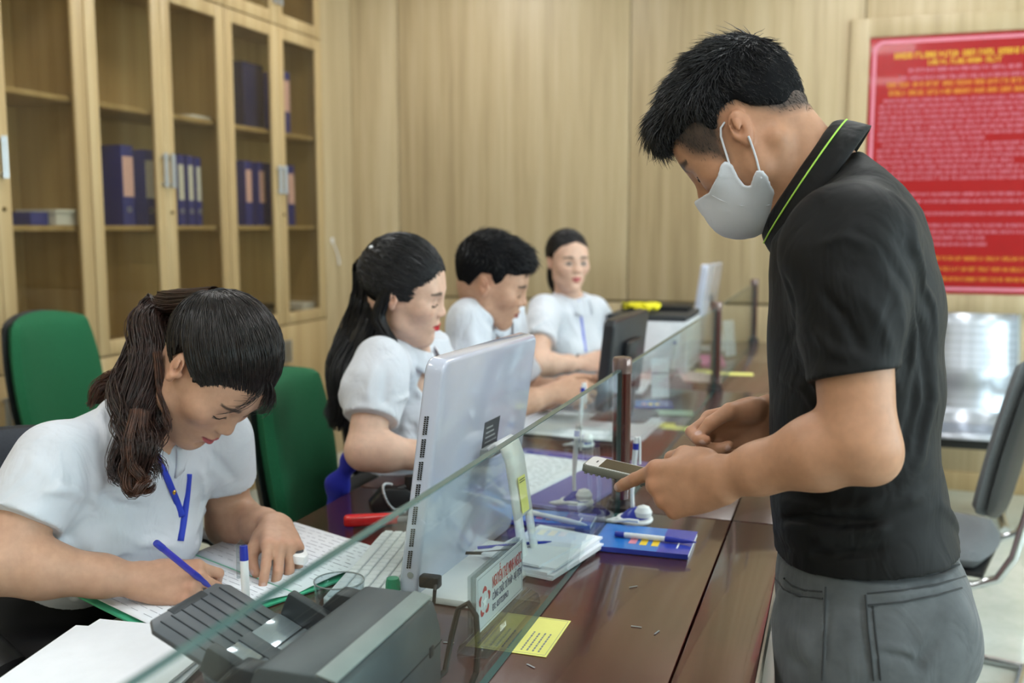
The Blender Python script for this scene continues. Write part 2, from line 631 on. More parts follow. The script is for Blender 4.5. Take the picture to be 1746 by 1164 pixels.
GREYD = mat('grey_dark', (70, 72, 78), 0.5)
p = at(92, 380, X=-3.02); flat_pile('paper_pile', (p.x, p.y, S1), (0.2, 0.19), [(PAPER, 0.05, 'paper_ream'), (LABELW, 0.012, 'sheet_stack')], 'low pile of white paper on the shelf of the leftmost cabinet', 'paper')
p = at(33, 380, X=-3.05); flat_pile('flat_binder', (p.x, p.y, S1), (0.2, 0.09), [(NAVY, 0.05, 'cover')], 'navy binder lying flat beside the white paper pile', 'binder')
p = at(440, 520, X=-3.05); flat_pile('document_tray', (p.x, p.y, 0.872), (0.22, 0.3), [(GREYD, 0.03, 'tray'), (LABELW, 0.03, 'paper_stack'), (BLACK, 0.018, 'lid')], 'black tray with papers at the bottom of the third cabinet', 'tray')
p = at(505, 520, X=-3.05); flat_pile('paper_pile', (p.x, p.y, 0.872), (0.2, 0.18), [(GREYD, 0.025, 'folder'), (PAPER, 0.04, 'paper_stack')], 'grey and white pile at the bottom of the cabinet by the back wall', 'paper')
p = at(98, 575, X=-3.05); flat_pile('paper_pile', (p.x, p.y, 0.872), (0.2, 0.18), [(GREYD, 0.04, 'folder'), (NAVYD, 0.02, 'folder'), (LABELW, 0.02, 'paper_stack')], 'dark folders with papers at the bottom of the leftmost cabinet', 'paper')
p = at(320, 195, X=-3.02); flat_pile('paper_pile', (p.x, p.y, S2), (0.16, 0.16), [(PAPER, 0.018, 'sheet_stack')], 'small white paper pile on the upper shelf of the second cabinet', 'paper')

# white cord hook on the trim
p = at(572, 425, Y=5.28)
r = empty('wall_cord', (-2.884, 5.3, 1.2), 0, 'short white cord hanging on the wall beside the cabinet', 'cord')
MB().tube([(0, 0, 0.09), (0.008, 0.015, 0.06), (0.012, 0.04, 0.02), (0.012, 0.06, -0.03), (0.01, 0.065, -0.05)], [0.003, 0.003, 0.003, 0.005, 0.006], 8).build('cord', mat('white_plastic', (232, 234, 236), 0.35, var=0.02), r, smooth=True)
MB().box((0, -0.012, 0.08), (0.006, 0.012, 0.11)).build('hook', MATS['white_plastic'], r, bevel=0.002)

# ================================================================== counter desks
D0, DL = 0.405, 1.625
DX0, DX1, SEAM = -1.045, -0.087, -0.198
EDGE_STRIP = mat('desk_edge_strip', (150, 140, 128), 0.35)
desk_labels = ['dark red wooden counter desk nearest the camera, scanner and monitor on it',
               'dark red wooden counter desk in the middle of the row',
               'dark red wooden counter desk at the far end by the back wall']


def make_desk():
    r = empty('counter_desk', (0, 0, 0))
    L = DL - 0.006
    t = DESK_Z
    MB().box((DX0, 0, t - 0.03), (SEAM - 0.0015, L, t)).build('top_board', DESKW, r, bevel=0.002)
    MB().box((SEAM + 0.0015, 0, t - 0.03), (DX1 - 0.004, L, t)).build('ledge_board', DESKW, r, bevel=0.002)
    MB().box((DX1 - 0.0035, 0, t - 0.03), (DX1, L, t - 0.001)).build('edge_strip', EDGE_STRIP, r)
    MB().box((DX0 + 0.05, 0.0, 0), (DX1 - 0.02, 0.025, t - 0.0305)).build('side_panel', DESKD, r, bevel=0.002)
    MB().box((DX0 + 0.05, L - 0.025, 0), (DX1 - 0.02, L, t - 0.0305)).build('side_panel', DESKD, r, bevel=0.002)
    MB().box((DX1 - 0.04, 0.026, 0.0), (DX1 - 0.02, L - 0.026, t - 0.0305)).build('front_panel', DESKD, r, bevel=0.002)
    for k in range(3):
        y0 = 0.06 + k * (L - 0.12) / 3
        MB().box((DX1 - 0.0195, y0 + 0.03, 0.12), (DX1 - 0.012, y0 + (L - 0.12) / 3 - 0.03, 0.66)).build('raised_panel', DESKD, r, bevel=0.004)
    return r


dk = make_desk()
for k in range(3):
    d = dk if k == 0 else copy_tree(dk)
    d.location.y = D0 + k * DL
    tag(d, desk_labels[k], 'desk', 'counter desks in a row')

# glass screens and posts
PANE = glass_mat('screen_glass', (246, 251, 249), 0.0, 1.24)
PEDGE = mat('glass_edge_green', (66, 100, 101), 0.15, spec=0.6)
POSTW = wood('post_wood', (44, 15, 13), (66, 23, 19), (80, 30, 25), grain=(20, 20, 2), rough=0.2, coat=0.6)
RING = mat('post_base_metal', (62, 54, 54), 0.3, metal=0.7)
CAPM = mat('post_cap', (128, 108, 104), 0.15, metal=0.35)
GX, GZ0, GZ1 = -0.43, DESK_Z + 0.001, 1.085
PX = -0.447
post_y = [D0, D0 + DL - 0.003, D0 + 2 * DL - 0.003, D0 + 3 * DL - 0.02]
names = ['glass screen on the counter nearest the camera', 'glass screen on the middle counter between two posts', 'glass screen on the far counter near the back wall']
for k in range(3):
    r = empty('glass_screen', (GX, post_y[k], GZ0), 0, names[k], 'screen', 'glass screens on the counters')
    a, b_ = 0.03, post_y[k + 1] - post_y[k] - 0.03
    h = GZ1 - GZ0
    MB().box((-0.0048, a, 0.0015), (0.0048, b_, h - 0.0012)).build('pane', PANE, r)
    MB().box((-0.005, a, h - 0.0012), (0.005, b_, h)).build('top_edge', PEDGE, r)
    MB().box((-0.005, a, 0), (0.005, b_, 0.0015)).build('bottom_edge', PEDGE, r)
    e = MB(); e.box((-0.0049, a - 0.0015, 0.0015), (0.0049, a, h)); e.build('end_edge', PEDGE, r)
    e = MB(); e.box((-0.0049, b_, 0.0015), (0.0049, b_ + 0.0015, h)); e.build('end_edge', PEDGE, r)
pl = ['brown screen post at the near end of the first counter', 'brown screen post with clear cap nearest the pen holder', 'brown screen post behind the black monitor', 'brown screen post farthest away by the back wall']
for k, y in enumerate(post_y):
    r = empty('screen_post', (PX + 0.017, y, DESK_Z), 0, pl[k], 'post', 'brown posts holding the glass screens')
    MB().lathe([(0.019, 0.01), (0.019, 0.295)], 28).build('shaft', POSTW, r, smooth=True)
    MB().lathe([(0.030, 0), (0.030, 0.012), (0.026, 0.016), (0.026, 0.026), (0.020, 0.028)], 28).build('base_ring', RING, r, smooth=True)
    MB().lathe([(0.0195, 0.295), (0.0205, 0.298), (0.0205, 0.322), (0.018, 0.328), (0.006, 0.330)], 28).build('cap', CAPM, r, smooth=True)

# ================================================================== office chairs
GREEN = mat('chair_green_fabric', (24, 98, 62), 0.9, var=0.12, nscale=220, bumps=0.3)
CHARC = mat('chair_charcoal_fabric', (50, 54, 62), 0.9, var=0.12, nscale=220, bumps=0.3)
GREYF = mat('chair_grey_fabric', (104, 108, 112), 0.9, var=0.10, nscale=220, bumps=0.3)


def cushion(w, h, t, r, curve=0.03, n=22):
    """padded panel outline w x h in local YZ, facing +x, curved; returns MB"""
    mb = MB()
    def side(sgn):
        def fn(u, v):
            a = (u - 0.5) * 2; b = (v - 0.5) * 2
            # squircle mapping
            y = a * w / 2 * math.sqrt(max(0, 1 - 0.32 * b * b)); z = b * h / 2 * math.sqrt(max(0, 1 - 0.25 * a * a))
            edge = max(0.0, 1 - max(abs(a), abs(b)) ** 6)
            x = sgn * t / 2 * math.sqrt(edge) + curve * (a * a) - curve * 0.5 * b * b * 0.3
            return (x, y, z)
        return fn
    mb.grid(side(1), n, n); mb.grid(side(-1), n, n)
    return mb


def office_chair(loc, rz, fabric, label, arms=True, back_w=0.43, back_h=0.50, back_z=0.80, group=None, tilt=0.14, seat_z=0.46):
    """swivel chair facing local +x"""
    r = empty('office_chair', loc, rz, label, 'chair', group)
    cm = cushion(0.46, 0.45, 0.075, 0.1, 0.0)
    cm_o = cm.build('seat', fabric, r, smooth=True)
    cm_o.rotation_euler = (0, -PI / 2, 0); cm_o.location = (0.02, 0, seat_z)
    xf = XF((-0.22, 0, back_z), ry=-tilt)
    cb = cushion(back_w, back_h, 0.07, 0.1, 0.035); cb_o = cb.build('backrest', fabric, r, smooth=True); cb_o.matrix_local = xf
    sh = cushion(back_w + 0.012, back_h + 0.012, 0.04, 0.1, 0.035); so = sh.build('back_shell', BLACK, r, smooth=True)
    so.matrix_local = xf @ Matrix.Translation((-0.028, 0, 0))
    MB().tube([(-0.02, 0, seat_z - 0.05), (-0.2, 0, seat_z - 0.05), (-0.285, 0, seat_z + 0.02), (-0.275, 0, back_z - 0.05)], 0.022, 8, flat=(0.5, 1.4)).build('back_bar', BLACK, r, smooth=True)
    MB().lathe([(0.12, seat_z - 0.075), (0.12, seat_z - 0.045)], 12).build('seat_plate', BLACK, r)
    MB().lathe([(0.032, 0.11), (0.032, 0.26), (0.018, 0.261), (0.018, seat_z - 0.07)], 16).build('gas_column', BLACK, r, smooth=True)
    for k in range(5):
        a = 2 * PI * k / 5 + 0.3
        c, s = math.cos(a), math.sin(a)
        leg = MB().tube([(0.03 * c, 0.03 * s, 0.12), (0.16 * c, 0.16 * s, 0.10), (0.29 * c, 0.29 * s, 0.075)], [0.024, 0.02, 0.015], 8).build('leg', BLACK, r, smooth=True)
        MB().lathe([(0.012, -0.012), (0.026, -0.010), (0.026, 0.010), (0.012, 0.012)], 14, XF((0.29 * c, 0.29 * s, 0.026), rz=a, rx=PI / 2)).build('caster', BLACK, leg, smooth=True)
        MB().tube([(0.29 * c, 0.29 * s, 0.03), (0.29 * c, 0.29 * s, 0.08)], 0.008, 8).build('stem', STEEL, leg)
    if arms:
        for s in (-1, 1):
            y = s * 0.265
            MB().tube([(-0.16, y, seat_z + 0.08), (-0.17, y, seat_z + 0.20), (-0.10, y, seat_z + 0.245), (0.08, y, seat_z + 0.24), (0.17, y, seat_z + 0.20), (0.19, y, seat_z + 0.12), (0.12, y, seat_z + 0.02), (0.0, y * 0.9, seat_z - 0.04)], 0.021, 10, flat=(0.6, 1.25)).build('armrest', BLACK, r, smooth=True)
    return r


p = at(92, 655, D=3.35)
office_chair((p.x + 0.22, p.y + 0.02, 0), math.radians(6), GREEN, 'empty green office chair standing in front of the cabinets', arms=True, back_z=p.z, back_h=0.50, back_w=0.44, group='green office chairs')
office_chair((-1.115, 2.24, 0), math.radians(10), GREEN, 'green office chair of the long-haired woman, seen from the side', arms=False, back_z=0.80, back_h=0.44, back_w=0.44, group='green office chairs')
office_chair((-1.335, 1.455, 0), math.radians(-10), CHARC, 'charcoal office chair with black armrests under the writing woman', arms=True, back_z=0.77, back_h=0.42, back_w=0.44, seat_z=0.50)
office_chair((-1.20, 2.87, 0), math.radians(-5), CHARC, 'charcoal office chair under the seated man in white', arms=False, back_z=0.78, back_h=0.42)
office_chair((-1.20, 3.98, 0), math.radians(-20), CHARC, 'charcoal office chair under the farthest seated woman', arms=False, back_z=0.78, back_h=0.42)

# visitor chair with chrome cantilever frame -------------------------
r = empty('visitor_chair', (0.29, 3.15, 0), PI - math.radians(14), 'grey fabric visitor chair with chrome frame at the right edge', 'chair')
c1 = cushion(0.46, 0.45, 0.07, 0.1, 0.0).build('seat', GREYF, r, smooth=True); c1.rotation_euler = (0, -PI / 2, 0); c1.location = (0.05, 0, 0.46)
c2 = cushion(0.44, 0.50, 0.055, 0.1, 0.03).build('backrest', GREYF, r, smooth=True); c2.matrix_local = XF((-0.20, 0, 0.80), ry=-0.22)
c3 = cushion(0.445, 0.505, 0.03, 0.1, 0.03).build('back_shell', BLACK, r, smooth=True); c3.matrix_local = XF((-0.228, 0, 0.80), ry=-0.22)
c4 = MB().box((-0.16, -0.2, 0.415), (0.24, 0.2, 0.43)).build('seat_shell', BLACK, r, bevel=0.005)
for s in (-1, 1):
    y = s * 0.235
    pts = [(-0.30, y * 0.9, 0.86), (-0.26, y * 0.95, 0.62), (-0.235, y, 0.50), (-0.20, y, 0.435), (-0.14, y, 0.405), (0.16, y, 0.405), (0.23, y, 0.385), (0.255, y, 0.33), (0.255, y, 0.10), (0.24, y, 0.04), (0.18, y, 0.013), (-0.24, y, 0.013)]
    MB().tube(pts, 0.0125, 12).build('frame_side', CHROME, r, smooth=True)
MB().tube([(-0.24, -0.235, 0.013), (-0.24, 0.235, 0.013)], 0.0125, 10).build('floor_bar', CHROME, r, smooth=True)

# steel waiting bench -------------------------------------------------
def perforated():
    m, nt, b = base_mat('perforated_steel')
    vec = tex_coords(nt, (1, 1, 1))
    w = nt.nodes.new('ShaderNodeTexVoronoi'); w.inputs['Scale'].default_value = 110.0; w.inputs['Randomness'].default_value = 0.0
    nt.links.new(vec, w.inputs['Vector'])
    c = ramp(nt, w.outputs['Distance'], [(0.22, (0.16, 0.18, 0.21, 1)), (0.30, (0.50, 0.54, 0.61, 1))])
    nt.links.new(c, b.inputs['Base Color'])
    b.inputs['Metallic'].default_value = 0.75
    b.inputs['Roughness'].default_value = 0.32
    return m


PERF = perforated()
r = empty('waiting_bench', (0.39, 5.02, 0), 0, 'shiny steel waiting bench against the back wall below the red board', 'bench')
for k in range(2):
    x0, x1 = -0.42 + k * 0.42 + 0.008, -0.42 + (k + 1) * 0.42 - 0.008
    prof = [(0.30, 0.95), (0.285, 0.955), (0.265, 0.93), (0.235, 0.80), (0.20, 0.68), (0.19, 0.58), (0.17, 0.49), (0.11, 0.435), (0.02, 0.42), (-0.08, 0.43), (-0.17, 0.45), (-0.215, 0.45), (-0.23, 0.43)]
    def sh(u, v, x0=x0, x1=x1):
        f = v * (len(prof) - 1); i = min(int(f), len(prof) - 2); w = f - i
        return (x0 + (x1 - x0) * u, prof[i][0] * (1 - w) + prof[i + 1][0] * w, prof[i][1] * (1 - w) + prof[i + 1][1] * w)
    MB().grid(sh, 3, 49).build('seat_shell', PERF, r, smooth=True, solid=0.006)
for x in (-0.422, 0.0, 0.422):
    MB().tube([(x, 0.285, 0.955), (x, 0.25, 0.80), (x, 0.205, 0.62), (x, 0.18, 0.47), (x, 0.11, 0.425), (x, -0.17, 0.44), (x, -0.225, 0.44)], 0.013, 10).build('side_rail', CHROME, r, smooth=True)
MB().box((-0.43, -0.03, 0.345), (0.43, 0.05, 0.405)).build('beam', BLACK, r, bevel=0.006)
for x in (-0.34, 0.34):
    MB().box((x - 0.03, -0.02, 0.05), (x + 0.03, 0.04, 0.3445)).build('leg', BLACK, r, bevel=0.004)
    MB().tube([(x, -0.24, 0.03), (x, 0.0, 0.07), (x, 0.26, 0.03)], 0.022, 10).build('foot', CHROME, r, smooth=True)
for x in (0.435,):
    MB().tube([(x, -0.2, 0.44), (x, -0.21, 0.60), (x, -0.15, 0.655), (x, 0.06, 0.66), (x, 0.16, 0.60)], 0.014, 10).build('arm_loop', CHROME, r, smooth=True)

# red notice board ---------------------------------------------------
RED = mat('board_red', (164, 14, 24), 0.25, var=0.03, coat=0.25)
YEL = mat('print_yellow', (236, 200, 48), 0.4)
ORG = mat('print_orange', (224, 152, 40), 0.4)
PNK = mat('print_pink', (216, 134, 154), 0.4)
BW, BH = 0.90, 1.30
bz0 = 1.035
r = empty('notice_board', (0.092, RY1 - 0.0125, bz0), 0, 'large red notice board with yellow and white printed lines on the back wall', 'board')
fo = MB()
for (a, b_) in (((-0.10, -0.022, -0.10), (-0.004, 0, BH + 0.10)), ((BW + 0.004, -0.022, -0.10), (BW + 0.10, 0, BH + 0.10)), ((-0.004, -0.022, -0.10), (BW + 0.004, 0, -0.004)), ((-0.004, -0.022, BH + 0.004), (BW + 0.004, 0, BH + 0.10))):
    fo.box(a, b_)
fo.build('frame', WOODP, r, bevel=0.004)
MB().box((0, -0.016, 0), (BW, -0.001, BH)).build('panel', RED, r)
o1 = rrect(BW - 0.030, BH - 0.030, 0.055, 8, BW / 2, BH / 2); o2 = rrect(BW - 0.064, BH - 0.064, 0.040, 8, BW / 2, BH / 2)
bl = MB(); n_ = len(o1)
bl._add([(x, -0.0164, z) for x, z in o1] + [(x, -0.0164, z) for x, z in o2], [(k, (k + 1) % n_, n_ + (k + 1) % n_, n_ + k) for k in range(n_)])
bl.build('border_line', PNK, r)


def text_line(z, h, x0, x1, m_, seed):
    rr = random.Random(seed)
    mb = MB(); x = x0
    while x < x1 - h * 0.4:
        for _ in range(rr.choice((2, 3, 3, 4, 5))):
            w = h * rr.uniform(0.38, 0.62)
            if x + w > x1:
                break
            y = -0.0163
            # each letter: a stem or two and a bar, so it reads as print
            st = h * 0.16
            mb._add([(x, y, z), (x + st, y, z), (x + st, y, z + h), (x, y, z + h)], [(0, 1, 2, 3)])
            if rr.random() < 0.75:
                mb._add([(x + w - st, y, z), (x + w, y, z), (x + w, y, z + h), (x + w - st, y, z + h)], [(0, 1, 2, 3)])
            zz = z + h * rr.choice((0.0, 0.42, 0.82))
            mb._add([(x, y, zz), (x + w, y, zz), (x + w, y, zz + st), (x, y, zz + st)], [(0, 1, 2, 3)])
            x += w + h * 0.16
        x += h * 0.38
    mb.build('text_line', m_, r)


def row(py):                      # photo row on the board -> height on the board
    return at(1600, py, Y=RY1 - 0.03).z - bz0


M = 0.055
lines = [(92, 0.030, 0.12, BW - 0.12, YEL), (105, 0.026, 0.28, BW - 0.28, YEL), (118, 0.020, 0.19, BW - 0.19, PNK), (131, 0.020, 0.15, BW - 0.15, PNK),
         (142, 0.026, 0.09, BW - 0.08, ORG), (156, 0.026, 0.10, BW - 0.09, ORG)]
yy = 169
k = 0
while yy < 306:
    x1 = BW - M if k not in (7, 11) else BW * (0.62 if k == 7 else 0.78)
    lines.append((yy, 0.0165, M + (0.02 if k in (0, 8) else 0), x1, PNK)); yy += 9.6; k += 1
for yy in (331, 343, 364, 384, 395, 405, 416):
    lines.append((yy, 0.0165, M, BW - M - (0.25 if yy in (405, 416) else 0.0), PNK))
for yy in (440, 458, 475):
    lines.append((yy, 0.020, M + 0.02, BW - M, ORG))
for i, (py, h, x0, x1, m_) in enumerate(lines):
    text_line(row(py) - h / 2, h, x0, x1, m_, i)


# ================================================================== things on the desks
WPL = MATS['white_plastic']
AIO = mat('monitor_white_gloss', (196, 202, 222), 0.12, var=0.01, coat=0.6)
SCREEN = mat('screen_dark', (16, 18, 22), 0.12)
BLUE = mat('pen_blue', (40, 52, 160), 0.3)
REDP = mat('red_plastic', (206, 30, 34), 0.25, coat=0.4)
GREENP = mat('green_plastic', (20, 132, 96), 0.35)
YCARD = mat('yellow_card', (236, 232, 132), 0.6, var=0.02)
INK = mat('ink_black', (40, 40, 44), 0.7)
INKL = mat('ink_pale', (168, 172, 184), 0.7)
INKG = mat('ink_grey', (120, 124, 134), 0.7)
REDINK = mat('ink_red', (190, 84, 84), 0.6)
ACRYL = glass_mat('clear_acrylic', (236, 240, 240), 0.02, 1.49)
CABLE = mat('cable_black', (28, 28, 30), 0.45)
PURPLE = mat('folder_purple', (112, 108, 172), 0.45)
BLUEB = mat('booklet_blue', (40, 120, 206), 0.25, coat=0.4)
BLUED = mat('booklet_dark_blue', (50, 66, 176), 0.25, coat=0.4)
SCG = mat('scanner_grey', (78, 83, 89), 0.42)
SCL = mat('scanner_light_grey', (146, 152, 154), 0.4)
SCD = mat('scanner_dark', (46, 50, 55), 0.42)
GLOSSB = mat('scanner_gloss_grey', (178, 188, 198), 0.12, metal=0.6, coat=0.5)
Z = DESK_Z + 0.0008


def quad(mb, pts, t=0.0006):
    """thin sheet with true thickness from four xy points at height z"""
    z = pts[0][2]
    mb.prism([(p[0], p[1]) for p in pts], z, z + t)


# ---- white all-in-one monitor, back to the customer
def monitor(loc, rz, tilt, w, h, body, label, white=True, lift=0.0):
    """screen faces local -x; origin at the desk under the panel's lower edge"""
    r = empty('computer_monitor', loc, rz, label, 'monitor')
    xf = XF((0, 0, lift), ry=tilt)
    t = 0.034
    mb = MB(); mb.prism(rrect(w, h, 0.022, 6, 0, h / 2), -t / 2, t / 2)
    R = Matrix(((0, 0, 1, 0), (1, 0, 0, 0), (0, 1, 0, 0), (0, 0, 0, 1)))
    o = mb.build('housing', body, r, bevel=0.006, seg=3); o.matrix_local = xf @ R
    MB().box((-t / 2 - 0.001, -w / 2 + 0.02, 0.05), (-t / 2 + 0.002, w / 2 - 0.02, h - 0.02)).build('screen', SCREEN, r).matrix_local = xf
    return r, xf, t


r, xf, t = monitor((-0.638, 1.625, Z), math.radians(-2.5), math.radians(8), 0.43, 0.398, AIO, 'glossy white all-in-one monitor seen from behind on the near counter')
# vents along the near side edge
for k in range(7):
    z0 = 0.115 + k * 0.037 - 0.06
    v = MB()
    for q in range(9):
        for s in (0, 1):
            zz = z0 + q * 0.0034 + s * 0.0012
            v.box((-0.004 + s * 0.0042 - 0.002, -0.2162, zz), (-0.0012 + s * 0.0042 - 0.002, -0.2146, zz + 0.0022))
    v.build('vent', BLACK, r).matrix_local = xf
MB().lathe([(0.0055, 0), (0.0055, 0.0012), (0.0035, 0.0014)], 16, XF((0.002, -0.2148, 0.045), rx=PI / 2)).build('power_button', SCL, r, smooth=True).matrix_local = xf
st = MB().box((t / 2 - 0.0006, -0.01, 0.205), (t / 2 + 0.0006, 0.062, 0.262)).build('sticker', GREYD, r); st.matrix_local = xf
for q in range(5):
    MB().box((t / 2 + 0.0006, 0.0, 0.212 + q * 0.009), (t / 2 + 0.0008, 0.03 + (q * 7 % 4) * 0.008, 0.215 + q * 0.009)).build('print_line', SCL, st)
# strap-like stand: leaves the back, bends down, with slot near the foot, and a base plate
prof = [(0.062, 0.212), (0.075, 0.222), (0.088, 0.216), (0.098, 0.19), (0.108, 0.13), (0.120, 0.05), (0.128, 0.006)]
def strap(y0, y1, z_lo, z_hi):
    pts = []
    for (a, b_), (c, d) in zip(prof[:-1], prof[1:]):
        for w in np.linspace(0, 1, 5)[:-1]:
            pts.append((a + (c - a) * w, b_ + (d - b_) * w))
    pts.append(prof[-1])
    pts = [p_ for p_ in pts if z_lo <= p_[1] <= z_hi]
    return MB().grid(lambda u, v: (pts[int(round(v * (len(pts) - 1)))][0], y0 + (y1 - y0) * u, pts[int(round(v * (len(pts) - 1)))][1]), 2, len(pts))
so = strap(-0.02, 0.06, 0.075, 0.3)
so.build('stand_strap', WPL, r, smooth=True, solid=0.006)
strap(-0.02, 0.008, 0.0, 0.10).build('stand_leg', WPL, r, smooth=True, solid=0.006)
strap(0.036, 0.06, 0.0, 0.10).build('stand_leg', WPL, r, smooth=True, solid=0.006)
MB().box((0.01, -0.015, 0.195), (0.068, 0.055, 0.21)).build('stand_hinge', SCL, r, bevel=0.003)
MB().prism(rrect(0.175, 0.30, 0.02, 5, 0.055, -0.06), 0.0, 0.012).build('base_plate', WPL, r, bevel=0.003)
ys = MB().box((-0.0005, -0.017, -0.032), (0.0005, 0.017, 0.032)).build('yellow_sticker', YCARD, r); ys.matrix_local = XF((0.1145, 0.02, 0.128), ry=-0.14)
for q in range(2):
    MB().box((0.0006, -0.013, 0.022 + q * 0.004), (0.0009, 0.013, 0.0235 + q * 0.004)).build('print_line', INK, ys)
# cables at the monitor
c = empty('monitor_cable', (-0.60, 1.40, Z), 0, 'black plug and cable at the lower edge of the white monitor', 'cable')
MB().box((-0.02, -0.004, 0.03), (0.014, 0.016, 0.05)).build('plug', CABLE, c, bevel=0.004)
MB().tube([(0.01, 0.0, 0.038), (0.012, -0.012, 0.033), (0.012, -0.016, 0.015), (-0.004, -0.018, 0.004), (-0.03, -0.02, 0.0035), (-0.08, 0.0, 0.0035)], 0.0032, 8).build('cord', CABLE, c, smooth=True)
c = empty('loose_cable', (-0.55, 1.66, Z), 0, 'black and blue cables lying on the white monitor base', 'cable')
MB().tube([(-0.09, -0.06, 0.02), (-0.04, -0.05, 0.022), (0.01, -0.02, 0.024), (0.06, 0.03, 0.02), (0.075, 0.10, 0.004)], 0.003, 8).build('cord', CABLE, c, smooth=True)
MB().tube([(-0.06, -0.02, 0.02), (0.0, 0.0, 0.026), (0.05, 0.03, 0.026), (0.07, 0.06, 0.018), (0.08, 0.13, 0.004)], 0.003, 8).build('cord', BLUED, c, smooth=True)

# ---- keyboard
kb = empty('keyboard', (-0.735, 1.535, Z), math.radians(-80), 'white computer keyboard in front of the white monitor', 'keyboard')
MB().prism(rrect(0.36, 0.125, 0.012), 0.0, 0.012).build('case', WPL, kb, bevel=0.002)
KEYW = mat('key_white', (222, 226, 230), 0.5, var=0.02)
km = None
for rr_ in range(6):
    for cc in range(17):
        if rr_ == 0 and 3 < cc < 10:
            continue
        if km is None:
            ko = MB().box((-0.0088, -0.0082, 0), (0.0088, 0.0082, 0.0045)).build('key', KEYW, kb, bevel=0.0015, seg=1); km = ko.data
        else:
            ko = bpy.data.objects.new('key', km); COL.objects.link(ko); ko.parent = kb
        ko.location = (-0.162 + cc * 0.0202, -0.048 + rr_ * 0.0192, 0.0121)
MB().box((-0.0085 * 7, -0.0082, 0), (0.0085 * 7, 0.0082, 0.0045)).build('space_key', KEYW, kb, bevel=0.0015, seg=1).location = (-0.03, -0.048, 0.0121)

# ---- document scanner
sc = empty('document_scanner', (-0.560, 1.028, Z), math.radians(0), 'dark grey sheet-fed document scanner with raised tray, in front', 'scanner')
# body: profile in xz swept along y
body_prof = [(-0.072, 0.0), (0.078, 0.0), (0.078, 0.075), (0.068, 0.112), (0.040, 0.122), (-0.030, 0.122), (-0.042, 0.108), (-0.050, 0.06), (-0.072, 0.05)]
RXZ = Matrix(((1, 0, 0, 0), (0, 0, -1, 0), (0, 1, 0, 0), (0, 0, 0, 1)))
MB().prism(body_prof, -0.132, 0.132).build('body', SCG, sc, bevel=0.005, seg=2).matrix_local = RXZ
MB().box((0.0405, -0.130, 0.1203), (0.066, 0.130, 0.1233)).build('light_strip', SCL, sc, bevel=0.001).matrix_local = XF((0, 0, 0.0005)) @ Matrix.Translation((0.0405, 0, 0.122)) @ Matrix.Rotation(0.21, 4, 'Y') @ Matrix.Translation((-0.0405, 0, -0.122))
MB().box((0.0775, -0.133, 0.058), (0.0785, 0.133, 0.060)).build('seam', SCD, sc)
MB().box((-0.05, 0.1315, 0.058), (0.075, 0.1330, 0.060)).build('seam', SCD, sc)
MB().box((0.0775, 0.09, 0.052), (0.080, 0.102, 0.066)).build('latch', SCD, sc, bevel=0.001)
# feed slot side walls
for y in (-0.132, 0.100):
    MB().prism([(-0.115, 0.03), (-0.040, 0.03), (-0.034, 0.115), (-0.060, 0.118), (-0.118, 0.062)], -(y + 0.032), -y).build('side_cheek', SCD, sc, bevel=0.004).matrix_local = RXZ
# tray: inclined plane rising to -x
tr = empty('tray', (0, 0, 0)); tr.parent = sc
TX = XF((-0.060, 0, 0.055), ry=math.radians(24))       # local -x runs up the tray
tr.matrix_local = TX
MB().prism([(0.0, -0.098), (-0.068, -0.098), (-0.085, -0.080), (-0.160, -0.080), (-0.175, -0.066), (-0.175, 0.066), (-0.160, 0.080), (-0.085, 0.080), (-0.068, 0.098), (0.0, 0.098)], -0.007, 0.0).build('tray_plate', SCG, tr, bevel=0.002)
for k in range(7):
    y = -0.060 + k * 0.020
    MB().box((-0.165, y - 0.0008, 0.0001), (-0.080, y + 0.0008, 0.0012)).build('rib', SCD, tr)
MB().box((-0.1755, -0.035, -0.0065), (-0.164, 0.035, 0.0008)).build('pull_recess', SCD, tr, bevel=0.001)
for y0, y1 in ((-0.080, -0.014), (0.014, 0.080)):
    MB().box((-0.080, y0, 0.0002), (-0.043, y1, 0.0022)).build('gloss_plate', GLOSSB, tr, bevel=0.0005)
    MB().box((-0.040, y0, 0.0002), (-0.006, y1, 0.0030)).build('gloss_plate', GLOSSB, tr, bevel=0.0005)
MB().box((-0.082, -0.013, 0.0002), (-0.004, 0.013, 0.0034)).build('center_rib', SCG, tr, bevel=0.0008)
for y in (-0.097, 0.080):
    MB().box((-0.080, y, 0.0002), (0.012, y + 0.017, 0.034)).build('paper_guide', SCD, tr, bevel=0.003)
for y in (-0.045, 0.045):
    MB().lathe([(0.011, -0.016), (0.011, 0.016)], 16, XF((0.004, y, -0.002), rx=PI / 2)).build('feed_roller', WPL, tr, smooth=True)

# loop of cable beside the scanner
c = empty('usb_cable', (-0.462, 1.20, Z), 0, 'looped black cable standing beside the scanner on the counter', 'cable')
MB().tube([(-0.05, -0.14, 0.0045), (-0.03, -0.07, 0.0045), (-0.020, -0.03, 0.012), (-0.020, -0.006, 0.05), (-0.012, 0.0, 0.088), (0.002, 0.0, 0.098), (0.014, -0.002, 0.082), (0.018, -0.006, 0.045), (0.020, -0.02, 0.010), (0.024, -0.06, 0.0045), (0.026, -0.13, 0.0045)], 0.0042, 8).build('cord', CABLE, c, smooth=True)

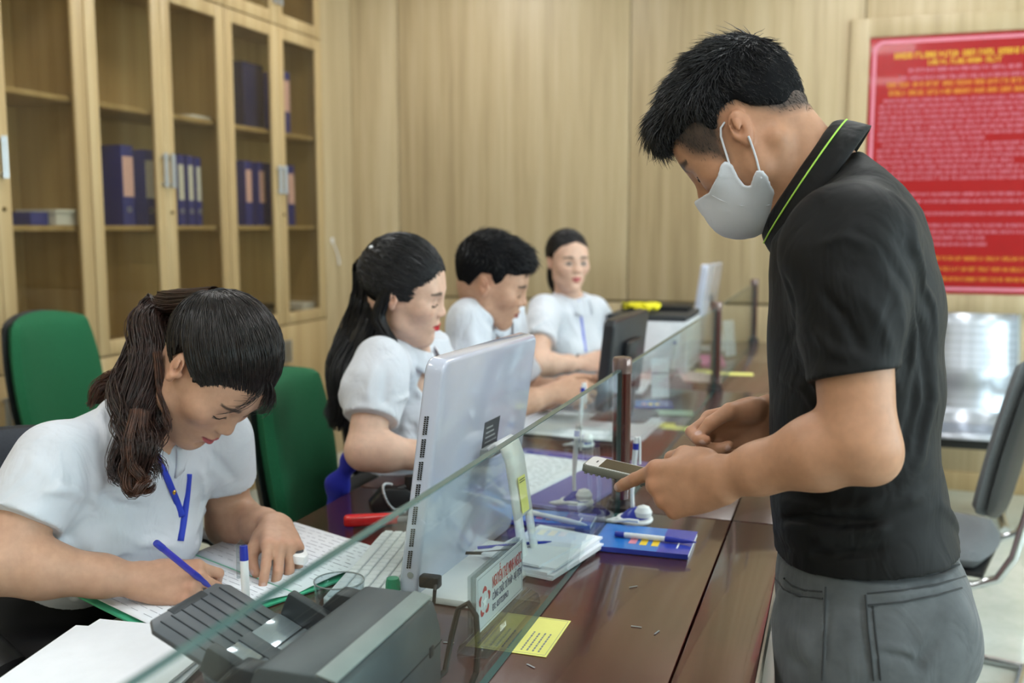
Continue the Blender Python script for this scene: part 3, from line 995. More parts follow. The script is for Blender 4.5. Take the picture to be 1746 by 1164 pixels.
# ---- name plate in clear acrylic
npz = empty('name_plate', (-0.472, 1.365, Z), math.radians(-2), 'clear acrylic desk name plate with red and grey lettering', 'sign')
MB().prism([(-0.022, 0.0), (0.026, 0.0), (0.022, 0.012), (0.006, 0.020), (-0.008, 0.020), (-0.018, 0.012)], -0.115, 0.115).build('base', ACRYL, npz, bevel=0.001).matrix_local = RXZ
for k in range(2):
    MB().box((-0.0115 + k * 0.005, -0.098, 0.0205), (-0.0088 + k * 0.005, 0.098, 0.1075)).build('sheet', ACRYL, npz)
card = MB().box((0.0006, -0.096, 0.022), (0.0016, 0.096, 0.106)).build('card', mat('name_card', (206, 210, 220), 0.5, var=0.01), npz)
bd = MB()
for a, b_ in (((0.0017, -0.092, 0.026), (0.0019, 0.092, 0.0266)), ((0.0017, -0.092, 0.1014), (0.0019, 0.092, 0.102)), ((0.0017, -0.092, 0.026), (0.0019, -0.0914, 0.102)), ((0.0017, 0.0914, 0.026), (0.0019, 0.092, 0.102))):
    bd.box(a, b_)
bd.build('border', INKG, card)
RT = Matrix(((0, 0, 1, 0), (1, 0, 0, 0), (0, 1, 0, 0), (0, 0, 0, 1)))     # text x -> y, text y -> z
INKB = mat('ink_slate', (86, 92, 120), 0.6)
text_part('name_text', 'NGUYỄN THỊ MINH NGỌC', 0.026, REDINK, card, XF((0.002, -0.036, 0.071)) @ RT, width=0.124)
text_part('title_text', 'CÔNG CHỨC TƯ PHÁP - HỘ TỊCH', 0.017, INKB, card, XF((0.002, -0.036, 0.052)) @ RT, width=0.124)
text_part('number_text', 'ĐT: 0377228963', 0.014, INKB, card, XF((0.002, -0.036, 0.036)) @ RT, width=0.066)
# emblem: ring of clasped red arcs around a star
em = MB()
for k in range(5):
    a0 = math.radians(90 + 72 * k)
    ptsn = [(0.0021, -0.066 + (0.0195 - 0.003 * abs(q)) * math.cos(a0 + q * 0.45), 0.062 + (0.0195 - 0.003 * abs(q)) * math.sin(a0 + q * 0.45)) for q in (-1, -0.5, 0, 0.5, 1)]
    em.tube(ptsn, [0.0014, 0.0032, 0.004, 0.0032, 0.0014], 6, flat=(1, 0.12) if False else None)
emb = em.build('emblem', mat('emblem_red', (178, 70, 78), 0.5), card); emb.scale = (0.05, 1, 1); emb.location = (0.0019, 0, 0)
MB().prism([(0.011 * (1 if k % 2 == 0 else 0.42) * math.cos(math.radians(90 + 36 * k)) - 0.066, 0.011 * (1 if k % 2 == 0 else 0.42) * math.sin(math.radians(90 + 36 * k)) + 0.062) for k in range(10)], 0, 0.0003).build('star', PAPER, card).matrix_local = XF((0.0021, 0, 0)) @ RT

# ---- yellow cards on the ledge (their square codes are left blank)
def yellow_card(p, rz, label, w=0.055, l=0.135, lines=True):
    r = empty('yellow_card', p, rz, label, 'card', 'yellow cards on the counters')
    MB().box((-w / 2, -l / 2, 0), (w / 2, l / 2, 0.0006)).build('card', YCARD, r)
    if lines:
        b_ = MB()
        for a, c_ in (((-w / 2 + 0.003, -l / 2 + 0.004), (-w / 2 + 0.0034, l / 2 - 0.004)), ((w / 2 - 0.0034, -l / 2 + 0.004), (w / 2 - 0.003, l / 2 - 0.004)), ((-w / 2 + 0.003, -l / 2 + 0.004), (w / 2 - 0.003, -l / 2 + 0.0044)), ((-w / 2 + 0.003, l / 2 - 0.0044), (w / 2 - 0.003, l / 2 - 0.004))):
            b_.box((a[0], a[1], 0.0006), (c_[0], c_[1], 0.0008))
        b_.build('border', INKG, r)
        rr = random.Random(3)
        for k in range(4):
            m_ = MB(); y = -l / 2 + 0.012
            x = -0.013 + k * 0.0085
            while y < 0.008:
                w_ = rr.uniform(0.003, 0.008); m_.box((x - 0.0012, y, 0.0006), (x + 0.0012, y + w_, 0.0008)); y += w_ + 0.002
            m_.build('print_line', INKG, r)
    return r


yellow_card((-0.402, 1.347, Z), math.radians(0), 'yellow printed card on the ledge in front of the name plate')
yellow_card((-0.395, 2.93, Z), math.radians(-82), 'yellow card on the middle counter between the man\'s hands and the glass', 0.06, 0.075, False)
yellow_card((-0.505, 2.97, Z), math.radians(-80), 'yellow card lying behind the glass on the middle counter', 0.06, 0.08, False)
yellow_card((-0.38, 4.10, Z), math.radians(-85), 'yellow card on the far counter ledge beside the second post', 0.07, 0.10, False)
yellow_card((-0.53, 4.15, Z), math.radians(-85), 'yellow card behind the glass near the far post', 0.07, 0.08, False)

# ---- papers
def sheet_stack(name, loc, rz, w, l, n, label, cat='paper', t=0.0022, jitter=0.02, m_=None, seed=1, lines=False, group=None):
    rr = random.Random(seed)
    r = empty(name, loc, rz, label, cat, group)
    z = 0.0
    for k in range(n):
        o = MB().box((-w / 2, -l / 2, 0), (w / 2, l / 2, t)).build('sheet', m_ or PAPER, r)
        o.location = (rr.uniform(-jitter, jitter), rr.uniform(-jitter, jitter), z); o.rotation_euler = (0, 0, rr.uniform(-1, 1) * jitter * 4)
        z += t + 0.0001
    if lines:
        for k in range(int(l / 0.016)):
            m2 = MB(); y = l / 2 - 0.02 - k * 0.0145
            if y < -l / 2 + 0.01:
                break
            x = -w / 2 + 0.012
            while x < w / 2 - 0.015:
                q = rr.uniform(0.006, 0.022); m2.box((x, y, 0), (min(x + q, w / 2 - 0.012), y + 0.0016, 0.0002)); x += q + rr.uniform(0.003, 0.02)
            m2.build('print_line', INKG, o).location = (0, 0, t)
    return r


sheet_stack('paper_stack', (-0.915, 1.015, Z), math.radians(8), 0.215, 0.30, 4, 'loose stack of blank white paper at the bottom left corner', t=0.004, jitter=0.012, seed=5)
sheet_stack('paper_stack', (-0.493, 1.69, Z), math.radians(-12), 0.12, 0.20, 6, 'crumpled stack of white sheets behind the glass near the blue booklet', t=0.004, jitter=0.016, seed=9)
sheet_stack('form_sheets', (-0.71, 2.22, Z), math.radians(-10), 0.20, 0.44, 2, 'white form with blue header lying on the purple folder', t=0.0012, jitter=0.004, seed=2, lines=True).location.z = Z + 0.0075
MB().box((-0.10, 0.195, 0.0028), (0.10, 0.22, 0.0034)).build('header_band', BLUED, bpy.data.objects['form_sheets'])
fo = empty('purple_folder', (-0.63, 2.235, Z), math.radians(-10), 'flat purple folder on the counter behind the near post', 'folder')
MB().box((-0.21, -0.24, 0), (0.165, 0.24, 0.003)).build('cover', PURPLE, fo, bevel=0.001)
MB().box((-0.209, -0.239, 0.0032), (0.164, 0.239, 0.007)).build('cover', PURPLE, fo, bevel=0.001)
sheet_stack('paper_stack', (-0.72, 2.86, Z), math.radians(-4), 0.42, 0.30, 3, 'wide white sheets spread on the middle counter beyond the post', t=0.003, jitter=0.03, seed=12)
sheet_stack('paper_stack', (-0.80, 3.62, Z), math.radians(6), 0.22, 0.3, 3, 'white sheets in front of the farthest woman', t=0.003, jitter=0.02, seed=14)
sheet_stack('pink_paper', (-0.62, 3.95, Z), math.radians(4), 0.34, 0.24, 2, 'pale pink sheets on the far counter', t=0.002, jitter=0.01, seed=15, m_=mat('paper_pink', (226, 206, 204), 0.7))
sheet_stack('green_slip', (-0.50, 3.05 + 0.12, Z), math.radians(-80), 0.09, 0.12, 1, 'pale green slip lying on the middle counter near the second post', t=0.001, jitter=0.0, seed=16, m_=mat('paper_green', (196, 224, 204), 0.7))
# ---- open register the woman writes in
reg = empty('register_book', (-0.965, 1.43, Z), math.radians(-22), 'open register with printed tables under the writing woman\'s hands', 'book')
GREENE = mat('cover_green', (70, 180, 140), 0.5)
MB().box((-0.16, -0.235, 0), (0.155, 0.235, 0.004)).build('cover', GREENE, reg, bevel=0.001)
rr = random.Random(4)
for s in (-1, 1):
    def page(u, v, s=s):
        y = s * (0.002 + 0.228 * u); h = 0.0045 + 0.012 * math.sin(min(1, u * 1.4) * PI * 0.62) * (1 - 0.45 * u)
        return (-0.155 + 0.305 * v, y, h)
    po = MB().grid(page, 14, 3).build('page', PAPER, reg, smooth=True, solid=0.001)
    for k in range(15):
        u = 0.08 + k * 0.061
        y = s * (0.002 + 0.228 * u); h = page(u, 0)[2] + 0.0008
        m2 = MB(); x = -0.14
        while x < 0.135:
            q = rr.uniform(0.006, 0.03); m2.box((x, y - 0.0004, h), (min(x + q, 0.14), y + 0.0004, h + 0.0003)); x += q + rr.uniform(0.003, 0.018)
        m2.build('print_line', INKL, po)

# ---- blue booklets
def booklet(loc, rz, w, l, t, label):
    r = empty('booklet', loc, rz, label, 'booklet', 'blue booklets on the counter')
    MB().box((-w / 2, -l / 2, 0), (w / 2, l / 2, t)).build('pages', PAPER, r)
    MB().box((-w / 2 - 0.001, -l / 2 - 0.001, t + 0.0001), (w * 0.18, l / 2 + 0.001, t + 0.0011)).build('cover', BLUEB, r)
    MB().box((w * 0.18, -l / 2 - 0.001, t + 0.0001), (w / 2 + 0.001, l / 2 + 0.001, t + 0.0011)).build('cover', BLUED, r)
    MB().box((-w / 2 - 0.001, -l / 2 - 0.0018, 0), (w / 2 + 0.001, -l / 2 - 0.0008, t + 0.0011)).build('spine', BLUED, r)
    for k in range(2):
        MB().box((-0.005 + k * 0.022, -l * 0.30, t + 0.0012), (0.008 + k * 0.022, l * 0.02, t + 0.0014)).build('print_block', YEL, r)
    MB().box((-0.026, -l * 0.28, t + 0.0012), (-0.012, -l * 0.02, t + 0.0014)).build('print_block', PNK, r)
    MB().box((w * 0.36, -l * 0.3, t + 0.0012), (w * 0.375, l * 0.1, t + 0.0014)).build('print_line', PAPER, r)
    return r


booklet((-0.338, 1.825, Z), math.radians(1), 0.178, 0.142, 0.008, 'blue printed booklet on the ledge under a white pen')
booklet((-0.55, 1.905, Z), math.radians(4), 0.178, 0.08, 0.008, 'blue booklet behind the glass beside the crumpled sheets')
booklet((-0.60, 3.28, Z), math.radians(12), 0.15, 0.12, 0.006, 'small blue brochure on the middle counter near the white card stand')

# ---- pens
def pen(loc, R, label, cap=True, barrel=WPL, tipc=BLUE, L=0.145, group='pens'):
    """pen along local x, tip at +x"""
    r = empty('pen', (0, 0, 0), 0, label, 'pen', group)
    r.matrix_world = XF(loc, R=R)
    q = Matrix(((0, 0, 1, 0), (0, 1, 0, 0), (-1, 0, 0, 0), (0, 0, 0, 1)))
    MB().lathe([(0.0045, 0.018), (0.005, 0.02), (0.005, L * 0.62)], 14).build('barrel', barrel, r, smooth=True).matrix_local = q
    MB().lathe([(0.0052, L * 0.62), (0.0055, L * 0.68), (0.0042, L * 0.86), (0.0016, L * 0.98), (0.0008, L)], 14).build('grip', tipc, r, smooth=True).matrix_local = q
    MB().lathe([(0.0045, 0.0), (0.0055, 0.002), (0.0055, 0.018)], 14).build('end_cap', tipc, r, smooth=True).matrix_local = q
    return r


pen((-0.395, 1.815, Z + 0.0152), frame(ex=(1, -0.02, 0), ez=(0, 0, 1)), 'white and blue tethered pen lying on the blue booklet', L=0.155)
pen((-0.59, 1.90, Z + 0.0150), frame(ex=(0.95, -0.35, 0), ez=(0, 0, 1)), 'white pen lying on the booklet behind the glass', L=0.14, tipc=WPL)


def pen_stand(p, s, label):
    r = empty('pen_holder', p, 0, label, 'pen holder', 'counter pen holders')
    MB().lathe([(0.030 * s, 0), (0.032 * s, 0.004), (0.030 * s, 0.010), (0.022 * s, 0.018), (0.012 * s, 0.026), (0.006 * s, 0.03)], 24).build('base', BLUE, r, smooth=True)
    MB().tube([(0.032 * s * math.cos(a), 0.032 * s * math.sin(a), 0.006) for a in np.linspace(0, 2 * PI, 25)[:-1]], 0.0055 * s, 8, closed=True).build('rim', WPL, r, smooth=True)
    MB().lathe([(0.0, 0.012), (0.016 * s, 0.016), (0.018 * s, 0.026), (0.012 * s, 0.036), (0.002, 0.040)], 20, XF((0.02 * s, -0.012 * s, 0))).build('pad', WPL, r, smooth=True)
    MB().tube([(-0.004, 0, 0.02), (-0.006, 0, 0.06), (-0.004, 0, 0.10), (0.0, 0, 0.15)], [0.004, 0.004, 0.0055, 0.006], 12).build('upright_pen', WPL, r, smooth=True)
    MB().tube([(0.0, 0, 0.15), (0.0005, 0, 0.163)], 0.0065, 12).build('pen_band', BLUE, r, smooth=True)
    MB().tube([(0.0005, 0, 0.163), (0.002, 0, 0.175), (0.006, 0, 0.176), (0.0085, 0, 0.165), (0.009, 0, 0.12)], [0.0055, 0.004, 0.003, 0.0025, 0.0025], 8).build('pen_clip', WPL, r, smooth=True)
    MB().tube([(-0.03 * s, -0.01, 0.008), (-0.05 * s, -0.03, 0.006), (-0.03 * s, -0.05, 0.012), (0.0, -0.06, 0.02), (0.02, -0.062, 0.02)], 0.0035 * s, 8).build('tether', WPL, r, smooth=True)
    return r


pen_stand((-0.385, 1.955, Z), 1.0, 'white and blue tethered pen holder on the ledge beside the near post')
pen_stand((-0.53, 2.04, Z), 1.0, 'white pen holder behind the glass, left of the near post')
pen_stand((-0.66, 2.60, Z), 0.9, 'white pen holder on the middle counter in front of the seated man\'s wrist')
pen_stand((-0.60, 3.78, Z), 0.9, 'white pen holder on the far counter beside the printer')

# upright marker pen in a small clear holder, behind the scanner
p = at(458, 1010, Z=Z)
r = empty('marker_pen', (-0.835, 1.245, Z), 0, 'white marker pen with blue cap standing upright in a clear holder', 'pen', 'pens')
MB().lathe([(0.013, 0), (0.013, 0.012), (0.008, 0.014)], 16).build('foot', ACRYL, r, smooth=True)
MB().tube([(0, 0, 0.012), (-0.004, 0.004, 0.10)], 0.0062, 14).build('barrel', WPL, r, smooth=True)
MB().tube([(-0.004, 0.004, 0.10), (-0.005, 0.005, 0.122)], [0.0066, 0.006], 14).build('cap', BLUE, r, smooth=True)
MB().tube([(-0.005, 0.005, 0.122), (-0.010, 0.006, 0.128), (-0.016, 0.006, 0.12), (-0.016, 0.006, 0.07)], 0.003, 8).build('clip', ACRYL, r, smooth=True)

# green cap
r = empty('green_bottle_cap', (-0.668, 1.405, Z), 0, 'small tapered green plastic cap beside the white keyboard', 'cap')
MB().lathe([(0.0125, 0.0), (0.0128, 0.003), (0.0105, 0.036), (0.0098, 0.038), (0.004, 0.0385)], 20).build('cap', GREENP, r, smooth=True)
for k in range(10):
    a = 2 * PI * k / 10
    MB().tube([(0.0127 * math.cos(a), 0.0127 * math.sin(a), 0.004), (0.0106 * math.cos(a), 0.0106 * math.sin(a), 0.034)], 0.0007, 5).build('ridge', GREENP, r)

# drinking glass with printed rim
r = empty('drinking_glass', (-0.665, 1.222, Z), 0, 'clear drinking glass standing behind the scanner', 'glass')
TUMB = glass_mat('tumbler_glass', (240, 244, 246), 0.0, 1.5)
MB().lathe([(0.026, 0.0), (0.028, 0.004), (0.036, 0.098), (0.0345, 0.098), (0.0265, 0.010), (0.001, 0.009)], 40).build('wall', TUMB, r, smooth=True)
MB().tube([(0.0352 * math.cos(a), 0.0352 * math.sin(a), 0.098) for a in np.linspace(0, 2 * PI, 41)[:-1]], 0.0011, 8, closed=True).build('rim', mat('glass_rim', (150, 156, 160), 0.15, metal=0.3), r, smooth=True)
for k in range(10):
    MB().box((0.0, -0.0003, 0), (0.0004, 0.006 if k % 2 else 0.010, 0.0009)).build('mark', INK, r).matrix_local = XF((0.0335 * math.cos(0.5), 0.0335 * math.sin(0.5), 0.03 + k * 0.006), rz=0.5)

# red handled tool and black hole punch with chain
r = empty('red_stapler', (-0.885, 1.765, Z), math.radians(28), 'glossy red plastic stapler lying on the desk behind the register', 'stapler')
MB().prism([(-0.055, -0.009), (-0.045, -0.014), (0.03, -0.011), (0.055, -0.006), (0.055, 0.006), (0.03, 0.010), (-0.045, 0.014), (-0.055, 0.009)], 0.0, 0.022).build('handle', REDP, r, bevel=0.006, seg=3)
MB().box((0.045, -0.006, 0.004), (0.075, 0.006, 0.014)).build('head', STEEL, r, bevel=0.002)
r = empty('date_stamp', (-0.885, 1.885, Z), math.radians(38), 'black metal stamp with a beaded silver chain', 'stamp')
MB().prism([(-0.055, 0.0), (0.05, 0.0), (0.055, 0.012), (0.02, 0.045), (-0.03, 0.05), (-0.058, 0.02)], -0.018, 0.018).build('body', BLACK, r, bevel=0.004).matrix_local = RXZ
MB().tube([(0.0, 0, 0.04), (0.05, 0.0, 0.055), (0.10, 0.0, 0.075)], [0.008, 0.007, 0.005], 10).build('lever', BLACK, r, smooth=True)
MB().tube([(0.10, 0.0, 0.075), (0.05, 0.002, 0.062)], 0.0045, 8).build('lever_plate', STEEL, r, smooth=True)
MB().lathe([(0.012, 0), (0.012, 0.03)], 14, XF((0.03, 0, 0.04))).build('knob', BLACK, r, smooth=True)
bead = None
for k in range(26):
    w = k / 25
    pos = (-0.012 - 0.02 * math.sin(w * 5), -0.006 - 0.03 * w + 0.006 * math.sin(w * 11), max(0.004, 0.056 + 0.012 * math.sin(w * 7) - 0.06 * w))
    if bead is None:
        bo = MB().lathe([(0.0005, -0.0035), (0.0028, -0.002), (0.0034, 0), (0.0028, 0.002), (0.0005, 0.0035)], 8).build('chain_bead', STEEL, r, smooth=True); bead = bo.data
    else:
        bo = bpy.data.objects.new('chain_bead', bead); COL.objects.link(bo); bo.parent = r
    bo.location = pos

# ---- far counters: black monitor, white monitor, printer, card stand, tape, note bundle
r, xf, t = monitor((-0.655, 3.03, Z + 0.055), math.radians(-2), math.radians(6), 0.45, 0.275, mat('monitor_black', (34, 35, 40), 0.35), 'black computer monitor seen from behind on the middle counter')
MB().box((t / 2, -0.09, 0.10), (t / 2 + 0.02, 0.09, 0.20)).build('back_bulge', MATS['monitor_black'], r, bevel=0.008).matrix_local = xf
MB().tube([(0.02, 0, 0.16), (0.045, 0, 0.06), (0.04, 0, -0.045)], 0.018, 10, flat=(0.6, 1.5)).build('stand_neck', MATS['monitor_black'], r, smooth=True)
MB().prism(rrect(0.18, 0.24, 0.03, 5, 0.02, 0), -0.055, -0.045).build('stand_base', MATS['monitor_black'], r, bevel=0.003)
r, xf, t = monitor((-0.655, 4.90, Z + 0.03), math.radians(-2), math.radians(8), 0.46, 0.395, AIO, 'glossy white monitor on the far counter near the back wall')
MB().box((t / 2 - 0.0006, 0.0, 0.18), (t / 2 + 0.0006, 0.06, 0.24)).build('sticker', GREYD, r).matrix_local = xf
MB().grid(lambda u, v: (0.06 + 0.06 * v, -0.03 + 0.06 * u, 0.2 - 0.225 * v), 2, 8).build('stand_strap', WPL, r, smooth=True, solid=0.006)
MB().prism(rrect(0.18, 0.2, 0.02, 5, 0.05, 0), -0.03, -0.02).build('base_plate', WPL, r, bevel=0.003)

r = empty('laser_printer', (-0.735, 4.20, Z), 0, 'white office printer with a black lid on the far counter', 'printer')
MB().box((-0.19, -0.20, 0.0), (0.15, 0.21, 0.215)).build('body', mat('printer_white', (214, 218, 226), 0.45), r, bevel=0.012)
MB().box((-0.185, -0.195, 0.2155), (0.145, 0.205, 0.240)).build('lid', SCD, r, bevel=0.008)
MB().box((-0.17, 0.02, 0.2405), (0.12, 0.19, 0.262)).build('output_tray', BLACK, r, bevel=0.006)
MB().box((0.1505, -0.17, 0.04), (0.152, 0.18, 0.043)).build('seam', SCD, r)
MB().box((-0.1915, -0.15, 0.03), (-0.1902, 0.15, 0.10)).build('paper_drawer', SCL, r)
p = Vector((-0.78, 4.09, Z + 0.2415))
r = empty('yellow_ribbon', p, 0, 'crumpled yellow ribbon bundle lying on top of the printer', 'ribbon')
YR = mat('ribbon_yellow', (232, 224, 40), 0.5)
for k in range(3):
    w = [(0.09 * math.cos(a * 1.1 + k * 2) * (0.5 + 0.5 * math.sin(a * 0.7 + k)), 0.07 * math.sin(a + k), 0.014 + 0.02 * abs(math.sin(a * 1.5 + k * 1.3))) for a in np.linspace(0, 5, 16)]
    MB().tube(w, 0.013, 8, flat=(0.35, 1.2)).build('strip', YR, r, smooth=True)
r = empty('card_stand', (-0.585, 3.40, Z), math.radians(-62), 'white card standing upright on the middle counter', 'card stand')
MB().box((-0.002, -0.032, 0.008), (0.002, 0.032, 0.145)).build('card', PAPER, r).rotation_euler = (0, -0.12, 0)
MB().prism(rrect(0.05, 0.1, 0.01), 0, 0.008).build('foot', ACRYL, r)
MB().box((0.0021, -0.03, 0.09), (0.0025, 0.03, 0.094)).build('print_line', INKG, r).rotation_euler = (0, -0.12, 0)
r = empty('card_stand', (-0.475, 4.62, Z), math.radians(-25), 'white upright card beside the glass of the far counter', 'card stand')
MB().box((-0.002, -0.045, 0.008), (0.002, 0.045, 0.17)).build('card', PAPER, r).rotation_euler = (0, -0.1, 0)
MB().prism(rrect(0.05, 0.1, 0.01), 0, 0.008).build('foot', ACRYL, r)
r = empty('tape_dispenser', (-0.55, 3.55, Z), math.radians(70), 'clear grey tape dispenser on the middle counter near the second post', 'tape dispenser')
MB().prism([(-0.08, 0.0), (0.08, 0.0), (0.075, 0.03), (0.03, 0.03), (-0.02, 0.07), (-0.06, 0.07), (-0.085, 0.03)], -0.02, 0.02).build('body', SCL, r, bevel=0.004).matrix_local = RXZ
MB().lathe([(0.022, -0.012), (0.034, -0.012), (0.034, 0.012), (0.022, 0.012)], 24, XF((-0.04, 0, 0.06), rx=PI / 2)).build('roll', ACRYL, r, smooth=True)
r = empty('water_bottle', (-0.70, 3.36, Z), 0, 'green plastic bottle on the middle counter behind the glass', 'bottle')
MB().lathe([(0.026, 0), (0.029, 0.006), (0.029, 0.10), (0.022, 0.125), (0.011, 0.142), (0.011, 0.15)], 24).build('body', glass_mat('bottle_green', (150, 200, 150), 0.05, 1.4), r, smooth=True)
MB().lathe([(0.0125, 0.15), (0.0125, 0.165), (0.004, 0.166)], 18).build('cap', WPL, r, smooth=True)
r = empty('folded_note', (-0.52, 4.32, Z), 0.4, 'small pink folded note on the far counter behind the glass', 'note')
MB().box((-0.05, -0.035, 0), (0.05, 0.035, 0.006)).build('lower_fold', mat('note_pink', (222, 120, 176), 0.6), r, bevel=0.001)
MB().grid(lambda u, v: (-0.05 + 0.1 * u, -0.035 + 0.07 * v, 0.0065 + 0.035 * v), 2, 4).build('upper_fold', MATS['note_pink'], r, solid=0.001)
# round tray with paper behind the man's hand
p = at(1290, 772, Z=Z)
r = empty('round_tray', (p.x + 0.02, p.y, Z), 0, 'round black tray holding white paper on the ledge behind the right hand', 'tray')
MB().lathe([(0.085, 0), (0.092, 0.004), (0.092, 0.022), (0.088, 0.022), (0.086, 0.010), (0.001, 0.009)], 32).build('dish', BLACK, r, smooth=True)
MB().box((-0.06, -0.055, 0.012), (0.06, 0.055, 0.020)).build('paper', PAPER, r)
# small paper scraps on the dark top
SCL_L = ['pale paper scrap right of the yellow printed card', 'pale paper scrap on the dark top, farther right of the yellow card', 'pale paper scrap just below the yellow printed card', 'pale paper scrap on the dark top below the blue booklet', 'pale paper scrap left of the name plate base', 'pale paper scrap beside the looped cable at the scanner']
SCR = [(1085, 1068), (1120, 1078), (905, 1135), (1080, 1000), (775, 1068), (765, 1095)]
for i, (a, b_) in enumerate(SCR):
    p = at(a, b_, Z=Z)
    r = tag(MB().box((-0.008, -0.0012, 0), (0.008, 0.0012, 0.0005)).build('paper_scrap', SCL), SCL_L[i], 'scrap', 'tiny paper scraps on the near counter')
    r.location = p; r.rotation_euler = (0, 0, i * 1.3)


# ================================================================== implicit-surface modelling for figures
class Field:
    """dense signed-distance grid; shapes are blended in, then meshed"""
    def __init__(self, lo, hi, h):
        self.h = h
        self.lo = np.array(lo, np.float32)
        n = np.maximum(np.ceil((np.array(hi) - np.array(lo)) / h).astype(int) + 1, 4)
        self.n = n
        self.ax = [self.lo[i] + h * np.arange(n[i], dtype=np.float32) for i in range(3)]
        self.D = np.full(n, 0.2, np.float32)

    def _sub(self, lo, hi):
        sl = []
        for i in range(3):
            a = int(np.clip(math.floor((lo[i] - self.lo[i]) / self.h), 0, self.n[i]))
            b = int(np.clip(math.ceil((hi[i] - self.lo[i]) / self.h) + 1, 0, self.n[i]))
            if b <= a:
                return None, None
            sl.append(slice(a, b))
        X = self.ax[0][sl[0]][:, None, None]; Y = self.ax[1][sl[1]][None, :, None]; Z_ = self.ax[2][sl[2]][None, None, :]
        return tuple(sl), (X, Y, Z_)

    def _blend(self, sl, d, k, op):
        A = self.D[sl]
        if op == 'u':
            if k > 0:
                h = np.maximum(k - np.abs(A - d), 0) / k
                self.D[sl] = np.minimum(A, d) - h * h * (k * 0.25)
            else:
                self.D[sl] = np.minimum(A, d)
        elif op == 's':
            d = -d
            if k > 0:
                h = np.maximum(k - np.abs(A - d), 0) / k
                self.D[sl] = np.maximum(A, d) + h * h * (k * 0.25)
            else:
                self.D[sl] = np.maximum(A, d)
        elif op == 'i':
            self.D[sl] = np.maximum(A, d)

    def cone(self, a, b, ra, rb, k=0.01, op='u', flat=None, fs=1.0):
        """round cone a->b; flat = direction whose extent is multiplied by fs (<1 thinner)"""
        a = np.array(a, np.float32); b = np.array(b, np.float32)
        m = max(ra, rb) + k + 2 * self.h
        sl, P = self._sub(np.minimum(a, b) - m, np.maximum(a, b) + m)
        if sl is None:
            return self
        ab = b - a; L2 = max(float(ab @ ab), 1e-10)
        px, py, pz = P[0] - a[0], P[1] - a[1], P[2] - a[2]
        t = np.clip((px * ab[0] + py * ab[1] + pz * ab[2]) / L2, 0, 1)
        qx, qy, qz = px - t * ab[0], py - t * ab[1], pz - t * ab[2]
        if flat is not None:
            n = np.array(flat, np.float32); n /= np.linalg.norm(n)
            s = (1.0 / fs - 1.0) * (qx * n[0] + qy * n[1] + qz * n[2])
            qx, qy, qz = qx + s * n[0], qy + s * n[1], qz + s * n[2]
            d = (np.sqrt(qx * qx + qy * qy + qz * qz) - (ra + (rb - ra) * t)) * (0.5 + 0.5 * min(fs, 1.0))
        else:
            d = np.sqrt(qx * qx + qy * qy + qz * qz) - (ra + (rb - ra) * t)
        self._blend(sl, d, k, op)
        return self

    def chain(self, pts, rs, k=0.008, op='u', flat=None, fs=1.0):
        for i in range(len(pts) - 1):
            self.cone(pts[i], pts[i + 1], rs[i], rs[i + 1], k, op, flat, fs)
        return self

    def ell(self, c, r, R=None, k=0.01, op='u'):
        c = np.array(c, np.float32); r = np.array(r, np.float32)
        m = float(r.max()) + k + 2 * self.h
        sl, P = self._sub(c - m, c + m)
        if sl is None:
            return self
        px, py, pz = P[0] - c[0], P[1] - c[1], P[2] - c[2]
        if R is not None:
            M_ = np.array(R, np.float32)
            px, py, pz = (px * M_[0, i] + py * M_[1, i] + pz * M_[2, i] for i in range(3))
        ux, uy, uz = px / r[0], py / r[1], pz / r[2]
        k0 = np.sqrt(ux * ux + uy * uy + uz * uz)
        k1 = np.sqrt((ux / r[0]) ** 2 + (uy / r[1]) ** 2 + (uz / r[2]) ** 2) + 1e-9
        self._blend(sl, k0 * (k0 - 1) / k1, k, op)
        return self

    def stack(self, secs, o=(0, 0, 0), R=None, k=0.02, op='u', p=2.0):
        """loft of superellipse sections [(z, cx, cy, rx, ry)] along local z"""
        o = np.array(o, np.float32)
        S = np.array(secs, np.float32)
        rm = float(np.abs(S[:, 1:3]).max() + S[:, 3:].max())
        M_ = np.array(R, np.float32) if R is not None else np.eye(3, dtype=np.float32)
        cs = np.array([[sx * rm, sy * rm, z] for sx in (-1, 1) for sy in (-1, 1) for z in (S[0, 0], S[-1, 0])], np.float32) @ M_.T + o
        m = k + 2 * self.h
        sl, P = self._sub(cs.min(0) - m, cs.max(0) + m)
        if sl is None:
            return self
        px, py, pz = P[0] - o[0], P[1] - o[1], P[2] - o[2]
        lx, ly, lz = (px * M_[0, i] + py * M_[1, i] + pz * M_[2, i] for i in range(3))
        lz = np.broadcast_to(lz, self.D[sl].shape)
        it = lambda j: np.interp(lz, S[:, 0], S[:, j]).astype(np.float32)
        x = lx - it(1); y = ly - it(2)
        rx, ry = it(3), it(4)
        rho = (np.abs(x / rx) ** p + np.abs(y / ry) ** p) ** (1.0 / p) + 1e-6
        d = (rho - 1) * np.minimum(rx, ry) * 0.5 + 0.5 * np.sqrt(x * x + y * y) * (1 - 1 / np.maximum(rho, 0.15))
        d = np.maximum(d, np.maximum(S[0, 0] - lz, lz - S[-1, 0]))
        self._blend(sl, d, k, op)
        return self

    def plane(self, p, n, op='s', k=0.0):
        """cut away the half space on the side n points to"""
        n = np.array(n, np.float32); n /= np.linalg.norm(n); p = np.array(p, np.float32)
        d = (self.ax[0][:, None, None] - p[0]) * n[0] + (self.ax[1][None, :, None] - p[1]) * n[1] + (self.ax[2][None, None, :] - p[2]) * n[2]
        self._blend((slice(None),) * 3, -d, k, 's')
        return self

